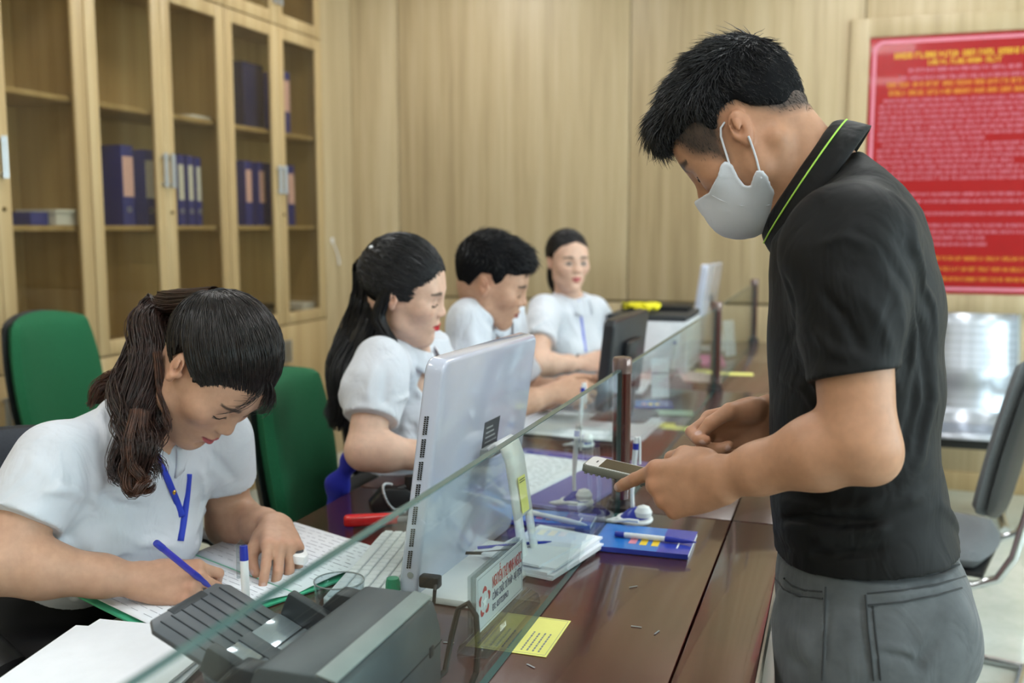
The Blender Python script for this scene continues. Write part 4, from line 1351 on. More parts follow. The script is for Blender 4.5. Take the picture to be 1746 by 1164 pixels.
    def fold(self, pts, width, amp, side=None):
        """cloth fold: raise (amp>0) or press in (amp<0) the surface along a polyline"""
        pts = [np.array(p, np.float32) for p in pts]
        lo = np.min(pts, 0) - 3 * width; hi = np.max(pts, 0) + 3 * width
        sl, P = self._sub(lo, hi)
        if sl is None:
            return self
        best = None
        n = len(pts) - 1
        for i in range(n):
            a, b = pts[i], pts[i + 1]
            ab = b - a; L2 = max(float(ab @ ab), 1e-10)
            px, py, pz = P[0] - a[0], P[1] - a[1], P[2] - a[2]
            t = np.clip((px * ab[0] + py * ab[1] + pz * ab[2]) / L2, 0, 1)
            q = (px - t * ab[0]) ** 2 + (py - t * ab[1]) ** 2 + (pz - t * ab[2]) ** 2
            w = (i + t) / n
            e = np.exp(-q / (width * width)) * np.sin(np.clip(w, 0.02, 0.98) * PI) ** 0.6
            best = e if best is None else np.maximum(best, e)
        self.D[sl] -= amp * best
        return self

    def emboss(self, fn, amt):
        """fn(X,Y,Z)->mask 0..1"""
        self.D -= amt * fn(self.ax[0][:, None, None], self.ax[1][None, :, None], self.ax[2][None, None, :])
        return self

    def wobble(self, scale, amp, seed=0):
        r = np.random.default_rng(seed)
        X = self.ax[0][:, None, None]; Y = self.ax[1][None, :, None]; Z_ = self.ax[2][None, None, :]
        for _ in range(5):
            v = r.normal(size=3); v *= scale / np.linalg.norm(v); ph = r.uniform(0, 6.28)
            self.D += (amp / 2.2) * np.sin(v[0] * X + v[1] * Y + v[2] * Z_ + ph).astype(np.float32)
        return self

    def like(self):
        o = Field.__new__(Field)
        o.h, o.lo, o.n, o.ax = self.h, self.lo, self.n, self.ax
        o.D = np.full(self.n, 0.2, np.float32)
        return o

    def merge(self, other, k):
        self._blend((slice(None),) * 3, other.D, k, 'u')
        return self

    def mesh(self):
        """surface nets"""
        D = self.D
        D[0] = np.maximum(D[0], 1e-4); D[-1] = np.maximum(D[-1], 1e-4)
        D[:, 0] = np.maximum(D[:, 0], 1e-4); D[:, -1] = np.maximum(D[:, -1], 1e-4)
        D[:, :, 0] = np.maximum(D[:, :, 0], 1e-4); D[:, :, -1] = np.maximum(D[:, :, -1], 1e-4)
        I = D < 0
        nx_, ny_, nz_ = D.shape
        cnt = np.zeros((nx_ - 1, ny_ - 1, nz_ - 1), np.uint8)
        for a in (0, 1):
            for b in (0, 1):
                for c in (0, 1):
                    cnt += I[a:nx_ - 1 + a, b:ny_ - 1 + b, c:nz_ - 1 + c]
        act = (cnt > 0) & (cnt < 8)
        cells = np.argwhere(act)
        if len(cells) == 0:
            return np.zeros((0, 3)), np.zeros((0, 4), int)
        idx = np.full(cnt.shape, -1, np.int64)
        idx[act] = np.arange(len(cells))
        cor = np.array([(a, b, c) for a in (0, 1) for b in (0, 1) for c in (0, 1)])
        vals = np.stack([D[cells[:, 0] + a, cells[:, 1] + b, cells[:, 2] + c] for a, b, c in cor], 1)
        acc = np.zeros((len(cells), 3)); num = np.zeros(len(cells))
        for i in range(8):
            for j in range(i + 1, 8):
                if np.abs(cor[i] - cor[j]).sum() != 1:
                    continue
                vi, vj = vals[:, i], vals[:, j]
                m = (vi < 0) != (vj < 0)
                t = np.where(m, vi / np.where(m, vi - vj, 1), 0)
                p = cor[i] + t[:, None] * (cor[j] - cor[i])
                acc += np.where(m[:, None], p, 0); num += m
        V = (cells + acc / num[:, None]) * self.h + self.lo
        F = []
        for ax in range(3):
            s0 = [slice(None)] * 3; s1 = [slice(None)] * 3
            s0[ax] = slice(0, -1); s1[ax] = slice(1, None)
            A, B = I[tuple(s0)], I[tuple(s1)]
            E = np.argwhere(A != B)
            u, v = (ax + 1) % 3, (ax + 2) % 3
            ok = (E[:, u] > 0) & (E[:, v] > 0) & (E[:, u] < D.shape[u] - 1) & (E[:, v] < D.shape[v] - 1)
            E = E[ok]
            def cell(du, dv):
                c = E.copy(); c[:, u] -= du; c[:, v] -= dv
                return idx[c[:, 0], c[:, 1], c[:, 2]]
            q = np.stack([cell(1, 1), cell(0, 1), cell(0, 0), cell(1, 0)], 1)
            ins = A[E[:, 0], E[:, 1], E[:, 2]]
            q[~ins] = q[~ins][:, ::-1]
            F.append(q)
        F = np.concatenate(F)
        F = F[(F >= 0).all(1)]
        return V, F


def relax(V, F, it=1, lam=0.5):
    """light Laplacian smoothing"""
    n = len(V)
    e = np.concatenate([F[:, [0, 1]], F[:, [1, 2]], F[:, [2, 3]], F[:, [3, 0]]])
    for _ in range(it):
        acc = np.zeros_like(V); c = np.zeros(n)
        for j in range(3):
            acc[:, j] = np.bincount(e[:, 0], V[e[:, 1], j], n) + np.bincount(e[:, 1], V[e[:, 0], j], n)
        c = np.bincount(e[:, 0], minlength=n) + np.bincount(e[:, 1], minlength=n)
        V = V + lam * (acc / np.maximum(c, 1)[:, None] - V)
    return V


def np_mesh(name, V, F, material, parent=None, col=None, smooth=True):
    me = bpy.data.meshes.new(name)
    n, m = len(V), len(F)
    k = F.shape[1]
    me.vertices.add(n); me.loops.add(m * k); me.polygons.add(m)
    me.vertices.foreach_set('co', np.asarray(V, np.float32).ravel())
    me.loops.foreach_set('vertex_index', np.asarray(F, np.int32).ravel())
    me.polygons.foreach_set('loop_start', np.arange(m, dtype=np.int32) * k)
    me.polygons.foreach_set('loop_total', np.full(m, k, np.int32))
    if smooth:
        me.polygons.foreach_set('use_smooth', np.ones(m, bool))
    me.update(calc_edges=True)
    if col is not None:
        a = me.color_attributes.new('Col', 'FLOAT_COLOR', 'POINT')
        c4 = np.ones((n, 4), np.float32); c4[:, :3] = col
        a.data.foreach_set('color', c4.ravel())
    o = bpy.data.objects.new(name, me)
    COL.objects.link(o)
    me.materials.append(material)
    if parent:
        o.parent = parent
        o.matrix_parent_inverse = parent.matrix_world.inverted() if False else Matrix.Translation(-parent.location)
    return o


def join_np(parts):
    Vs, Fs, off = [], [], 0
    for V, F in parts:
        Vs.append(V); Fs.append(F + off); off += len(V)
    return np.concatenate(Vs), np.concatenate(Fs)


def strands(paths, r0, r1=None, sides=3, seed=0):
    """paths (N, n, 3) -> tubes (V, F) as one set of quads"""
    P = np.asarray(paths, np.float32)
    N, n, _ = P.shape
    T = np.gradient(P, axis=1)
    T /= np.linalg.norm(T, axis=2, keepdims=True) + 1e-9
    rg = np.random.default_rng(seed)
    ref = rg.normal(size=(N, 1, 3))
    A = np.cross(T, ref); A /= np.linalg.norm(A, axis=2, keepdims=True) + 1e-9
    B = np.cross(T, A)
    w = np.linspace(0, 1, n)
    rad = np.asarray(r0).reshape(-1, 1) * (1 - w) ** 0.5 + (r1 if r1 is not None else 0.00015) * w
    rad = np.broadcast_to(rad, (N, n))[:, :, None]
    rings = [P + rad * (A * math.cos(2 * PI * k / sides) + B * math.sin(2 * PI * k / sides)) for k in range(sides)]
    V = np.stack(rings, 2).reshape(-1, 3)
    base = (np.arange(N)[:, None, None] * n + np.arange(n - 1)[None, :, None]) * sides
    k = np.arange(sides)[None, None, :]; k2 = (k + 1) % sides
    F = np.stack([base + k, base + k2, base + sides + k2, base + sides + k], -1).reshape(-1, 4)
    return V, F


# ---- materials for figures
def skin_mat(name, tint=(1, 1, 1)):
    m, nt, b = base_mat(name)
    at_ = nt.nodes.new('ShaderNodeVertexColor'); at_.layer_name = 'Col'
    vec = tex_coords(nt, (1, 1, 1))
    n1 = noise(nt, vec, 60, 4)
    v = ramp(nt, n1, [(0.3, (0.90, 0.87, 0.86, 1)), (0.7, (1.06, 1.04, 1.03, 1))])
    nt.links.new(mix_color(nt, 1.0, at_.outputs[0], v, 'MULTIPLY'), b.inputs['Base Color'])
    b.inputs['Roughness'].default_value = 0.48
    b.inputs['Specular IOR Level'].default_value = 0.4
    b.inputs['Subsurface Weight'].default_value = 0.12
    b.inputs['Subsurface Radius'].default_value = (0.012, 0.005, 0.003)
    b.inputs['Subsurface Scale'].default_value = 0.5
    bump(nt, b, noise(nt, vec, 420, 3), 0.10, 0.0006)
    return m


def cloth_mat(name, rgb, rough=0.85, weave=1400.0, var=0.08, sheen=0.2, crease=0.0):
    m, nt, b = base_mat(name)
    vec = tex_coords(nt, (1, 1, 1))
    c = srgb(*rgb)
    n1 = noise(nt, vec, 18, 5)
    lo = tuple(x * (1 - var) for x in c[:3]) + (1,); hi = tuple(min(1, x * (1 + var)) for x in c[:3]) + (1,)
    nt.links.new(ramp(nt, n1, [(0.3, lo), (0.7, hi)]), b.inputs['Base Color'])
    b.inputs['Roughness'].default_value = rough
    b.inputs['Specular IOR Level'].default_value = 0.25
    b.inputs['Sheen Weight'].default_value = sheen
    bump(nt, b, noise(nt, vec, weave, 2), 0.25, 0.0006)
    if crease:
        # soft creases under the weave relief
        cv = tex_coords(nt, (9, 9, 5))
        n2 = nt.nodes.new('ShaderNodeTexNoise')
        n2.inputs['Scale'].default_value = 1.6; n2.inputs['Detail'].default_value = 2.5; n2.inputs['Distortion'].default_value = 1.4
        nt.links.new(cv, n2.inputs['Vector'])
        b2 = nt.nodes.new('ShaderNodeBump')
        b2.inputs['Strength'].default_value = crease; b2.inputs['Distance'].default_value = 0.02
        nt.links.new(n2.outputs[0], b2.inputs['Height'])
        b1 = [n for n in nt.nodes if n.type == 'BUMP' and n != b2][0]
        nt.links.new(b2.outputs[0], b1.inputs['Normal'])
    return m


def hair_mat(name, root, tip):
    m, nt, b = base_mat(name)
    vec = tex_coords(nt, (1, 1, 1))
    n1 = noise(nt, vec, 90, 4)
    nt.links.new(ramp(nt, n1, [(0.3, srgb(*root)), (0.75, srgb(*tip))]), b.inputs['Base Color'])
    b.inputs['Roughness'].default_value = 0.34
    b.inputs['Specular IOR Level'].default_value = 0.5
    b.inputs['Anisotropic'].default_value = 0.5
    return m


def arr(v):
    return np.array(v, np.float32)


# ---- head: local frame x = subject's left, y = forward, z = up; origin between the ears
class HeadFrame:
    def __init__(self, origin, fwd, up, s=1.0):
        R = frame(ey=fwd, ez=up)
        self.R = np.array(R, np.float32)           # columns = local axes (x = y cross z = subject's right)
        self.R[:, 0] *= 1.0
        self.o = arr(origin); self.s = s

    def __call__(self, x, y, z):
        return self.o + self.s * (self.R @ arr((x, y, z)))

    def loc(self, V):
        return ((V - self.o) @ self.R) / self.s


def head_at(o, heading, pitch, roll, s=1.0):
    """heading in degrees from +x (counter-clockwise), pitch = looking down, roll to the subject's right"""
    a, p, r = (math.radians(q) for q in (heading, pitch, roll))
    fwd = Vector((math.cos(p) * math.cos(a), math.cos(p) * math.sin(a), -math.sin(p)))
    up = Vector((math.sin(p) * math.cos(a), math.sin(p) * math.sin(a), math.cos(p)))
    rt = fwd.cross(up)
    return HeadFrame(o, fwd, up * math.cos(r) + rt * math.sin(r), s)


def add_head(F, H, female=False, eyes_closed=True, masked=False, jaw=1.0, ears=True, cu=0.0):
    s = H.s
    R = H.R
    e = lambda c, r, k=0.01, op='u', Rl=None: F.ell(H(*c), [q * s for q in r], R if Rl is None else R @ np.array(Rl, np.float32), k * s, op)
    c_ = lambda a, b, ra, rb, k=0.008, op='u': F.cone(H(*a), H(*b), ra * s, rb * s, k * s, op)
    jw = 0.052 * jaw
    e((0, -0.016, 0.036), (0.0745, 0.094, 0.083), 0.0)
    e((0, 0.030, 0.030), (0.064, 0.056, 0.066), 0.03)                    # forehead
    e((0, 0.030, -0.030), (0.057 if female else 0.062, 0.055, 0.068), 0.03)       # face mass
    for q in (-1, 1):
        c_((q * jw * 1.08, -0.004, -0.022), (q * jw, 0.008, -0.062), 0.016, 0.014, 0.03)
        c_((q * jw, 0.008, -0.062 + cu * 0.5), (0.012 * q, 0.062, -0.098 + cu), 0.014, 0.0135, 0.03)
        e((q * 0.042, 0.056, -0.018), (0.022, 0.022, 0.020), 0.03)       # cheek
    e((0, 0.068, -0.098 + cu), (0.014 if female else 0.018, 0.014, 0.014), 0.022)                  # chin
    e((0, 0.068, -0.060), (0.028, 0.024, 0.028), 0.022)                  # muzzle
    c_((-0.034, 0.072, 0.022), (0.034, 0.072, 0.022), 0.010, 0.010, 0.022)   # brow
    for q in (-1, 1):
        e((q * 0.031, 0.0985, 0.000), (0.019, 0.016, 0.012), 0.016, 's')       # socket
        e((q * 0.031, 0.0690, -0.001), (0.0160, 0.0155, 0.0135), 0.005)         # lidded eyeball
    # nose
    nf = 0.003 if female else 0.0
    c_((0, 0.080, 0.016), (0, 0.094 - nf, -0.018), 0.0072, 0.0080, 0.014)
    e((0, 0.0985 - nf, -0.027), (0.0090, 0.0090, 0.0080), 0.012)
    for q in (-1, 1):
        e((q * 0.0105, 0.0900, -0.031), (0.0068, 0.0090, 0.0065), 0.006)
        e((q * 0.0058, 0.0965, -0.0365), (0.0030, 0.0042, 0.0028), 0.002, 's')
    if not masked:
        lw = 0.0205
        c_((0, 0.0935, -0.0545), (0.010, 0.0915, -0.0535), 0.0045, 0.0046, 0.005)
        for q in (-1, 1):
            c_((q * 0.004, 0.0925, -0.0540), (q * lw, 0.0815, -0.0595), 0.0050, 0.0022, 0.004)
            c_((0, 0.0905, -0.0665), (q * lw * 0.9, 0.0815, -0.0605), 0.0062, 0.0024, 0.004)
            c_((0, 0.0980, -0.0600), (q * lw, 0.0850, -0.0602), 0.0013, 0.0011, 0.003, 's')
        e((0, 0.0885, -0.0800), (0.013, 0.006, 0.0045), 0.010, 's')
        e((0, 0.0980, -0.0455), (0.0028, 0.0045, 0.0065), 0.006, 's')
    if ears:
        for q in (-1, 1):
            t = 0.30
            Rl = np.array(((1, 0, 0), (0, math.cos(t), -math.sin(t)), (0, math.sin(t), math.cos(t)))) @ np.array(((math.cos(q * 0.35), math.sin(q * 0.35), 0), (-math.sin(q * 0.35), math.cos(q * 0.35), 0), (0, 0, 1)))
            e((q * 0.0785, -0.013, 0.000), (0.0062, 0.0158, 0.0250), 0.004, 'u', Rl)
            e((q * 0.0860, -0.009, 0.004), (0.0062, 0.0098, 0.0165), 0.002, 's', Rl)
            e((q * 0.0845, -0.012, 0.006), (0.0022, 0.0060, 0.0100), 0.003, 'u', Rl)
            e((q * 0.0780, -0.006, -0.021), (0.0050, 0.0074, 0.0080), 0.004)
            e((q * 0.0775, 0.002, -0.004), (0.0042, 0.0042, 0.0068), 0.003)


def head_colors(H, V, skin, lips=(0.55, 0.16, 0.16), lip_on=True, brow=(0.02, 0.016, 0.014), brow_w=1.0, stubble=None):
    L = H.loc(V)
    C = np.tile(arr(skin), (len(V), 1))
    x, y, z = np.abs(L[:, 0]), L[:, 1], L[:, 2]
    def g(cx, cy, cz, rx, ry, rz):
        return np.exp(-(((x - cx) / rx) ** 2 + ((y - cy) / ry) ** 2 + ((z - cz) / rz) ** 2))
    blush = g(0.042, 0.07, -0.022, 0.024, 0.03, 0.02) * 0.22 + g(0, 0.105, -0.03, 0.012, 0.012, 0.012) * 0.2 + g(0.08, -0.01, 0.0, 0.015, 0.02, 0.035) * 0.35
    C = C * (1 - blush[:, None]) + C * arr((1.10, 0.78, 0.72)) * blush[:, None]
    if lip_on:
        t = np.clip(x / 0.0215, 0, 1)
        top = -0.0495 - 0.0095 * t ** 1.3 + 0.0018 * np.exp(-(x / 0.003) ** 2) * -1.0
        bot = -0.0735 + 0.0125 * t ** 1.8
        m = np.clip((top - z) / 0.0012, 0, 1) * np.clip((z - bot) / 0.0012, 0, 1) * (x < 0.0225) * (y > 0.076)
        C = C * (1 - m[:, None]) + arr(lips) * m[:, None]
        ln = np.exp(-((z + 0.0602) / 0.0011) ** 2) * (x < 0.0215) * (y > 0.076) * 0.75
        C = C * (1 - ln[:, None]) + arr((0.10, 0.02, 0.02)) * ln[:, None]
    # brows
    bz = 0.0215 + 0.0030 * np.sin(np.clip((x - 0.012) / 0.038, 0, 1) * PI * 0.85)
    bw = 0.0040 * brow_w * (1 - 0.55 * np.clip((x - 0.03) / 0.022, 0, 1))
    m = np.clip(1.6 - np.abs(z - bz) / bw, 0, 1) * (x > 0.0125) * (x < 0.052) * (y > 0.03)
    m *= np.clip((x - 0.0125) / 0.004, 0, 1)
    C = C * (1 - 0.9 * m[:, None]) + arr(brow) * 0.9 * m[:, None]
    # lash line of lowered lids
    lz = -0.0065 - 0.0020 * np.sin(np.clip((x - 0.016) / 0.030, 0, 1) * PI)
    m = np.exp(-((z - lz) / 0.0014) ** 2) * (x > 0.0155) * (x < 0.048) * (y > 0.05)
    C = C * (1 - 0.92 * m[:, None]) + arr((0.012, 0.01, 0.01)) * 0.92 * m[:, None]
    lc = np.exp(-((z - 0.0075 - 0.001 * np.sin(np.clip((x - 0.016) / 0.03, 0, 1) * PI)) / 0.0010) ** 2) * (x > 0.018) * (x < 0.045) * (y > 0.05) * 0.35
    C = C * (1 - lc[:, None] * 0.6)
    m = np.exp(-(((x - 0.0058) / 0.0032) ** 2 + ((z + 0.0372) / 0.0024) ** 2)) * (y > 0.08) * 0.8
    C = C * (1 - m[:, None]) + arr((0.10, 0.03, 0.025)) * m[:, None]
    return C


def open_eye_colors(H, V, C, gaze=0.0):
    L = H.loc(V)
    x, y, z = np.abs(L[:, 0]), L[:, 1], L[:, 2]
    t = np.clip((x - 0.0165) / 0.029, 0, 1)
    up = -0.0005 + 0.0052 * np.sin(t * PI) ** 0.7
    lo = -0.0005 - 0.0045 * np.sin(t * PI) ** 0.8
    m = ((z < up) & (z > lo) & (x > 0.0165) & (x < 0.0455) & (y > 0.055)).astype(np.float32)
    C = C * (1 - m[:, None]) + arr((0.62, 0.60, 0.58)) * m[:, None]
    i = m * (np.hypot(L[:, 0] - np.sign(L[:, 0]) * 0.031 - gaze, z + 0.0003) < 0.0064)
    C = C * (1 - i[:, None]) + arr((0.015, 0.010, 0.008)) * i[:, None]
    ln = np.exp(-((z - up) / 0.0016) ** 2) * (x > 0.0155) * (x < 0.0475) * (y > 0.05)
    return C * (1 - ln[:, None]) + arr((0.012, 0.01, 0.01)) * ln[:, None]


# ---- hand: local frame ex = towards fingers, ey = thumb side, ez = back of the hand
class Hand:
    MCP = [(0.090, 0.027, 0.003), (0.095, 0.007, 0.006), (0.089, -0.013, 0.004), (0.079, -0.030, 0.000)]
    LEN = [(0.042, 0.025, 0.021), (0.046, 0.029, 0.022), (0.042, 0.027, 0.022), (0.033, 0.020, 0.019)]
    RAD = [0.0092, 0.0095, 0.0090, 0.0078]

    def __init__(self, wrist, ex, ey, left, s=1.0):
        x = Vector(ex).normalized(); y = Vector(ey); y = (y - x * y.dot(x)).normalized()
        z = y.cross(x) if left else x.cross(y)
        self.A = np.array((x, y, z), np.float32).T
        self.o = arr(wrist); self.s = s
        self.nails = []; self.knuckles = []; self.tips = []

    def P(self, p):
        return self.o + self.s * (self.A @ arr(p))

    def add(self, F, flex, spread=(6, 1, -4, -10), thumb=((0.030, 0.030, -0.012), (0.055, 0.052, -0.020), (0.085, 0.058, -0.022), (0.108, 0.056, -0.022)), wrist_r=(0.030, 0.021), thumb_nail=(0, 1, 0)):
        s = self.s
        P = self.P
        zdir = self.A[:, 2]
        # palm: fan of flattened bones
        for (m, r) in zip(self.MCP, (0.0135, 0.0135, 0.0130, 0.0120)):
            st = (0.004, m[1] * 0.55, 0.0)
            F.cone(P(st), P(m), 0.0165 * s, r * s, 0.010 * s)
        F.ell(P((0.045, 0.0, -0.002)), [0.045 * s, 0.034 * s, 0.0135 * s], self.A, 0.01 * s)
        F.ell(P((0.040, 0.026, -0.012)), [0.030 * s, 0.016 * s, 0.015 * s], self.A, 0.012 * s)     # thenar
        F.ell(P((0.040, -0.024, -0.008)), [0.032 * s, 0.012 * s, 0.014 * s], self.A, 0.012 * s)    # hypothenar
        for i in range(4):
            p = arr(self.MCP[i]); a = 0.0
            ab = math.radians(spread[i])
            pts = [p]
            for j in range(3):
                a += math.radians(flex[i][j])
                d = arr((math.cos(a) * math.cos(ab), math.sin(ab) * (1 if j == 0 else math.cos(a) if abs(a) < 1.57 else -0.3), -math.sin(a)))
                p = p + d / np.linalg.norm(d) * self.LEN[i][j]
                pts.append(p)
            r = self.RAD[i]
            W = [P(q) for q in pts]
            F.cone(W[0], W[1], r * 1.12 * s, r * 0.98 * s, 0.006 * s)
            F.cone(W[1], W[2], r * 1.00 * s, r * 0.90 * s, 0.0025 * s)
            F.cone(W[2], W[3] - (W[3] - W[2]) * 0.25, r * 0.90 * s, r * 0.78 * s, 0.0025 * s)
            self.tips.append(W[3])
            dl = pts[3] - pts[2]; dl /= np.linalg.norm(dl)
            dn = np.cross(arr((0, 1, 0)), dl); dn = -dn if False else dn
            n_loc = arr((math.sin(a), 0, math.cos(a)))
            self.nails.append((P(pts[2] + dl * self.LEN[i][2] * 0.62 + n_loc * r * 0.7), 0.0052 * s, self.A @ n_loc))
            self.knuckles += [(W[0] + zdir * r * s, 0.011 * s), (W[1], 0.010 * s), (W[2], 0.008 * s)]
        tp = [P(q) for q in thumb]
        F.cone(tp[0], tp[1], 0.0150 * s, 0.0120 * s, 0.016 * s)
        F.cone(tp[1], tp[2], 0.0118 * s, 0.0102 * s, 0.004 * s)
        F.cone(tp[2], tp[3], 0.0102 * s, 0.0080 * s, 0.003 * s)
        self.tips.append(tp[3])
        tn = self.A @ arr(thumb_nail)
        self.nails.append((tp[3] - (tp[3] - tp[2]) * 0.08 + tn * 0.0075 * s, 0.0062 * s, tn))
        self.knuckles += [(tp[2], 0.010 * s)]
        return self

    def color(self, V, C):
        for c, r in self.knuckles:
            w = np.exp(-((V - c) ** 2).sum(1) / (r * r)) * 0.30
            C = C * (1 - w[:, None]) + C * arr((1.12, 0.80, 0.74)) * w[:, None]
        for c in self.tips:
            w = np.exp(-((V - c) ** 2).sum(1) / (0.011 ** 2)) * 0.30
            C = C * (1 - w[:, None]) + C * arr((1.16, 0.78, 0.72)) * w[:, None]
        for c, r, n in self.nails:
            d = np.sqrt(((V - c) ** 2).sum(1))
            w = np.clip((r - d) / (0.0012), 0, 1) * 0.8
            C = C * (1 - w[:, None]) + arr((0.58, 0.40, 0.36)) * w[:, None]
        return C


def limb(F, a, b, c, ra, re, rf, rw, bulge=True, flat=None):
    """upper arm a->b, forearm b->c with muscle swell"""
    a, b, c = arr(a), arr(b), arr(c)
    F.cone(a, b, ra, re, 0.02)
    m = b + (c - b) * 0.28
    F.cone(b, m, re * 0.98, rf, 0.02)
    q = b + (c - b) * 0.72
    F.cone(m, q, rf, (rf + rw * 2.2) / 3.2, 0.02)
    F.cone(q, c, (rf + rw * 2.2) / 3.2, rw, 0.02, flat=flat, fs=0.80) if flat is not None else F.cone(q, c, (rf + rw * 2.2) / 3.2, rw, 0.02)


def box_of(pts, m):
    P = np.array([arr(p) for p in pts])
    return P.min(0) - m, P.max(0) + m


def hit(F, px, py, off=0.0):
    """point where the sight line through a photo pixel meets the blended surface (used to lay seams and folds on cloth)"""
    d = ray(px, py); dn = np.array(d, np.float64); dn /= np.linalg.norm(dn)
    o = np.array((0, 0, CAM_H))
    hi = F.lo + F.h * (F.n - 1)
    t1s, t2s = [], []
    for i in range(3):
        a, b = (F.lo[i] - o[i]) / dn[i], (hi[i] - o[i]) / dn[i]
        t1s.append(min(a, b)); t2s.append(max(a, b))
    t = max(t1s) + 1e-4; te = min(t2s)
    if te <= t:
        return None
    ts = np.arange(t, te, F.h * 0.5)
    P = o + ts[:, None] * dn
    I = np.clip(np.round((P - F.lo) / F.h).astype(int), 0, F.n - 1)
    v = F.D[I[:, 0], I[:, 1], I[:, 2]]
    k = np.argmax(v < 0)
    if v[k] >= 0:
        return None
    return P[k] - dn * off


def hits(F, pix, off=0.0):
    out = [hit(F, a, b, off) for a, b in pix]
    return [p for p in out if p is not None]


def folds_px(F, items):
    todo = []
    for pix, w, a in items:
        P = hits(F, pix)
        if len(P) >= 2:
            todo.append((P, w, a))
    for P, w, a in todo:
        F.fold(P, w, a)


def poly_sdf(y, z, poly):
    """signed distance to polygon (negative inside); y, z arrays"""
    d = np.full(np.broadcast(y, z).shape, 1e9, np.float32)
    s = np.ones_like(d)
    n = len(poly)
    for i in range(n):
        a = poly[i]; b = poly[i - 1]
        ex, ey = b[0] - a[0], b[1] - a[1]
        wx, wy = y - a[0], z - a[1]
        t = np.clip((wx * ex + wy * ey) / (ex * ex + ey * ey + 1e-12), 0, 1)
        d = np.minimum(d, (wx - ex * t) ** 2 + (wy - ey * t) ** 2)
        c1 = z >= a[1]; c2 = z < b[1]; c3 = ex * wy > ey * wx
        flip = (c1 & c2 & c3) | (~c1 & ~c2 & ~c3)
        s = np.where(flip, -s, s)
    return s * np.sqrt(d)


def grow_hair(V, F, H, mask_fn, dir_fn, len_fn, N, npts=5, r=0.00045, seed=0, lift=0.3, curl=0.0, root_in=0.002):
    """short strands rooted on a cap surface; dir_fn(local)->local flow"""
    rg = np.random.default_rng(seed)
    tri = V[F]
    cen = tri.mean(1)
    nrm = np.cross(tri[:, 2] - tri[:, 0], tri[:, 3] - tri[:, 1])
    area = np.linalg.norm(nrm, axis=1); nrm /= area[:, None] + 1e-12
    L = H.loc(cen)
    w = area * mask_fn(L)
    w = w / w.sum()
    id_ = rg.choice(len(cen), N, p=w)
    uv = rg.uniform(size=(N, 2, 1))
    q = tri[id_]
    P0 = (q[:, 0] * (1 - uv[:, 0]) + q[:, 1] * uv[:, 0]) * (1 - uv[:, 1]) + (q[:, 3] * (1 - uv[:, 0]) + q[:, 2] * uv[:, 0]) * uv[:, 1]
    n = nrm[id_]
    Lp = H.loc(P0)
    d = dir_fn(Lp) @ H.R.T
    d = d - n * (d * n).sum(1, keepdims=True)
    d /= np.linalg.norm(d, axis=1, keepdims=True) + 1e-9
    d += rg.normal(scale=0.18, size=d.shape)
    ln = len_fn(Lp) * rg.uniform(0.65, 1.2, N)
    lf = lift * rg.uniform(0.4, 1.5, N)
    s = np.linspace(0, 1, npts)[None, :, None]
    up = n[:, None, :] * (lf[:, None, None] * (s - 0.55 * s * s))
    path = P0[:, None, :] - n[:, None, :] * root_in + ln[:, None, None] * (d[:, None, :] * s + up)
    if curl:
        side = np.cross(n, d)
        path = path + side[:, None, :] * (ln[:, None, None] * curl * np.sin(s * 5 + rg.uniform(0, 6.28, (N, 1, 1))))
    return strands(path, np.full(N, r) * rg.uniform(0.7, 1.3, N), 0.0001, 3, seed)


def child_world(o, parent):
    o.parent = parent
    o.matrix_parent_inverse = Matrix.Translation(-parent.location)
    return o


# ---- hair helpers
def hair_cap(H, c, r, poly, h=0.003, extra=(), wob=(150, 0.0012, 1), thin=0.0):
    pts = [H(q * 0.11, y, z) for q in (-1, 1) for y in (-0.15, 0.13) for z in (-0.10, 0.17)]
    F = Field(*box_of(pts, 0.01), h)
    F.ell(H(*c), [q * H.s for q in r], H.R, 0.0)
    for c2, r2, k in extra:
        F.ell(H(*c2), [q * H.s for q in r2], H.R, k)
    g = [F.ax[0][:, None, None] - H.o[0], F.ax[1][None, :, None] - H.o[1], F.ax[2][None, None, :] - H.o[2]]
    ly = (g[0] * H.R[0, 1] + g[1] * H.R[1, 1] + g[2] * H.R[2, 1]) / H.s
    lz = (g[0] * H.R[0, 2] + g[1] * H.R[1, 2] + g[2] * H.R[2, 2]) / H.s
    pd = poly_sdf(np.broadcast_to(ly, F.D.shape), np.broadcast_to(lz, F.D.shape), poly) * H.s
    if thin:
        F.D += np.clip(thin + pd, 0, thin) * 0.5
    if wob:
        F.wobble(*wob)
    F.D = np.maximum(F.D, pd)
    V, Q = F.mesh()
    return relax(V, Q, 1, 0.3), Q


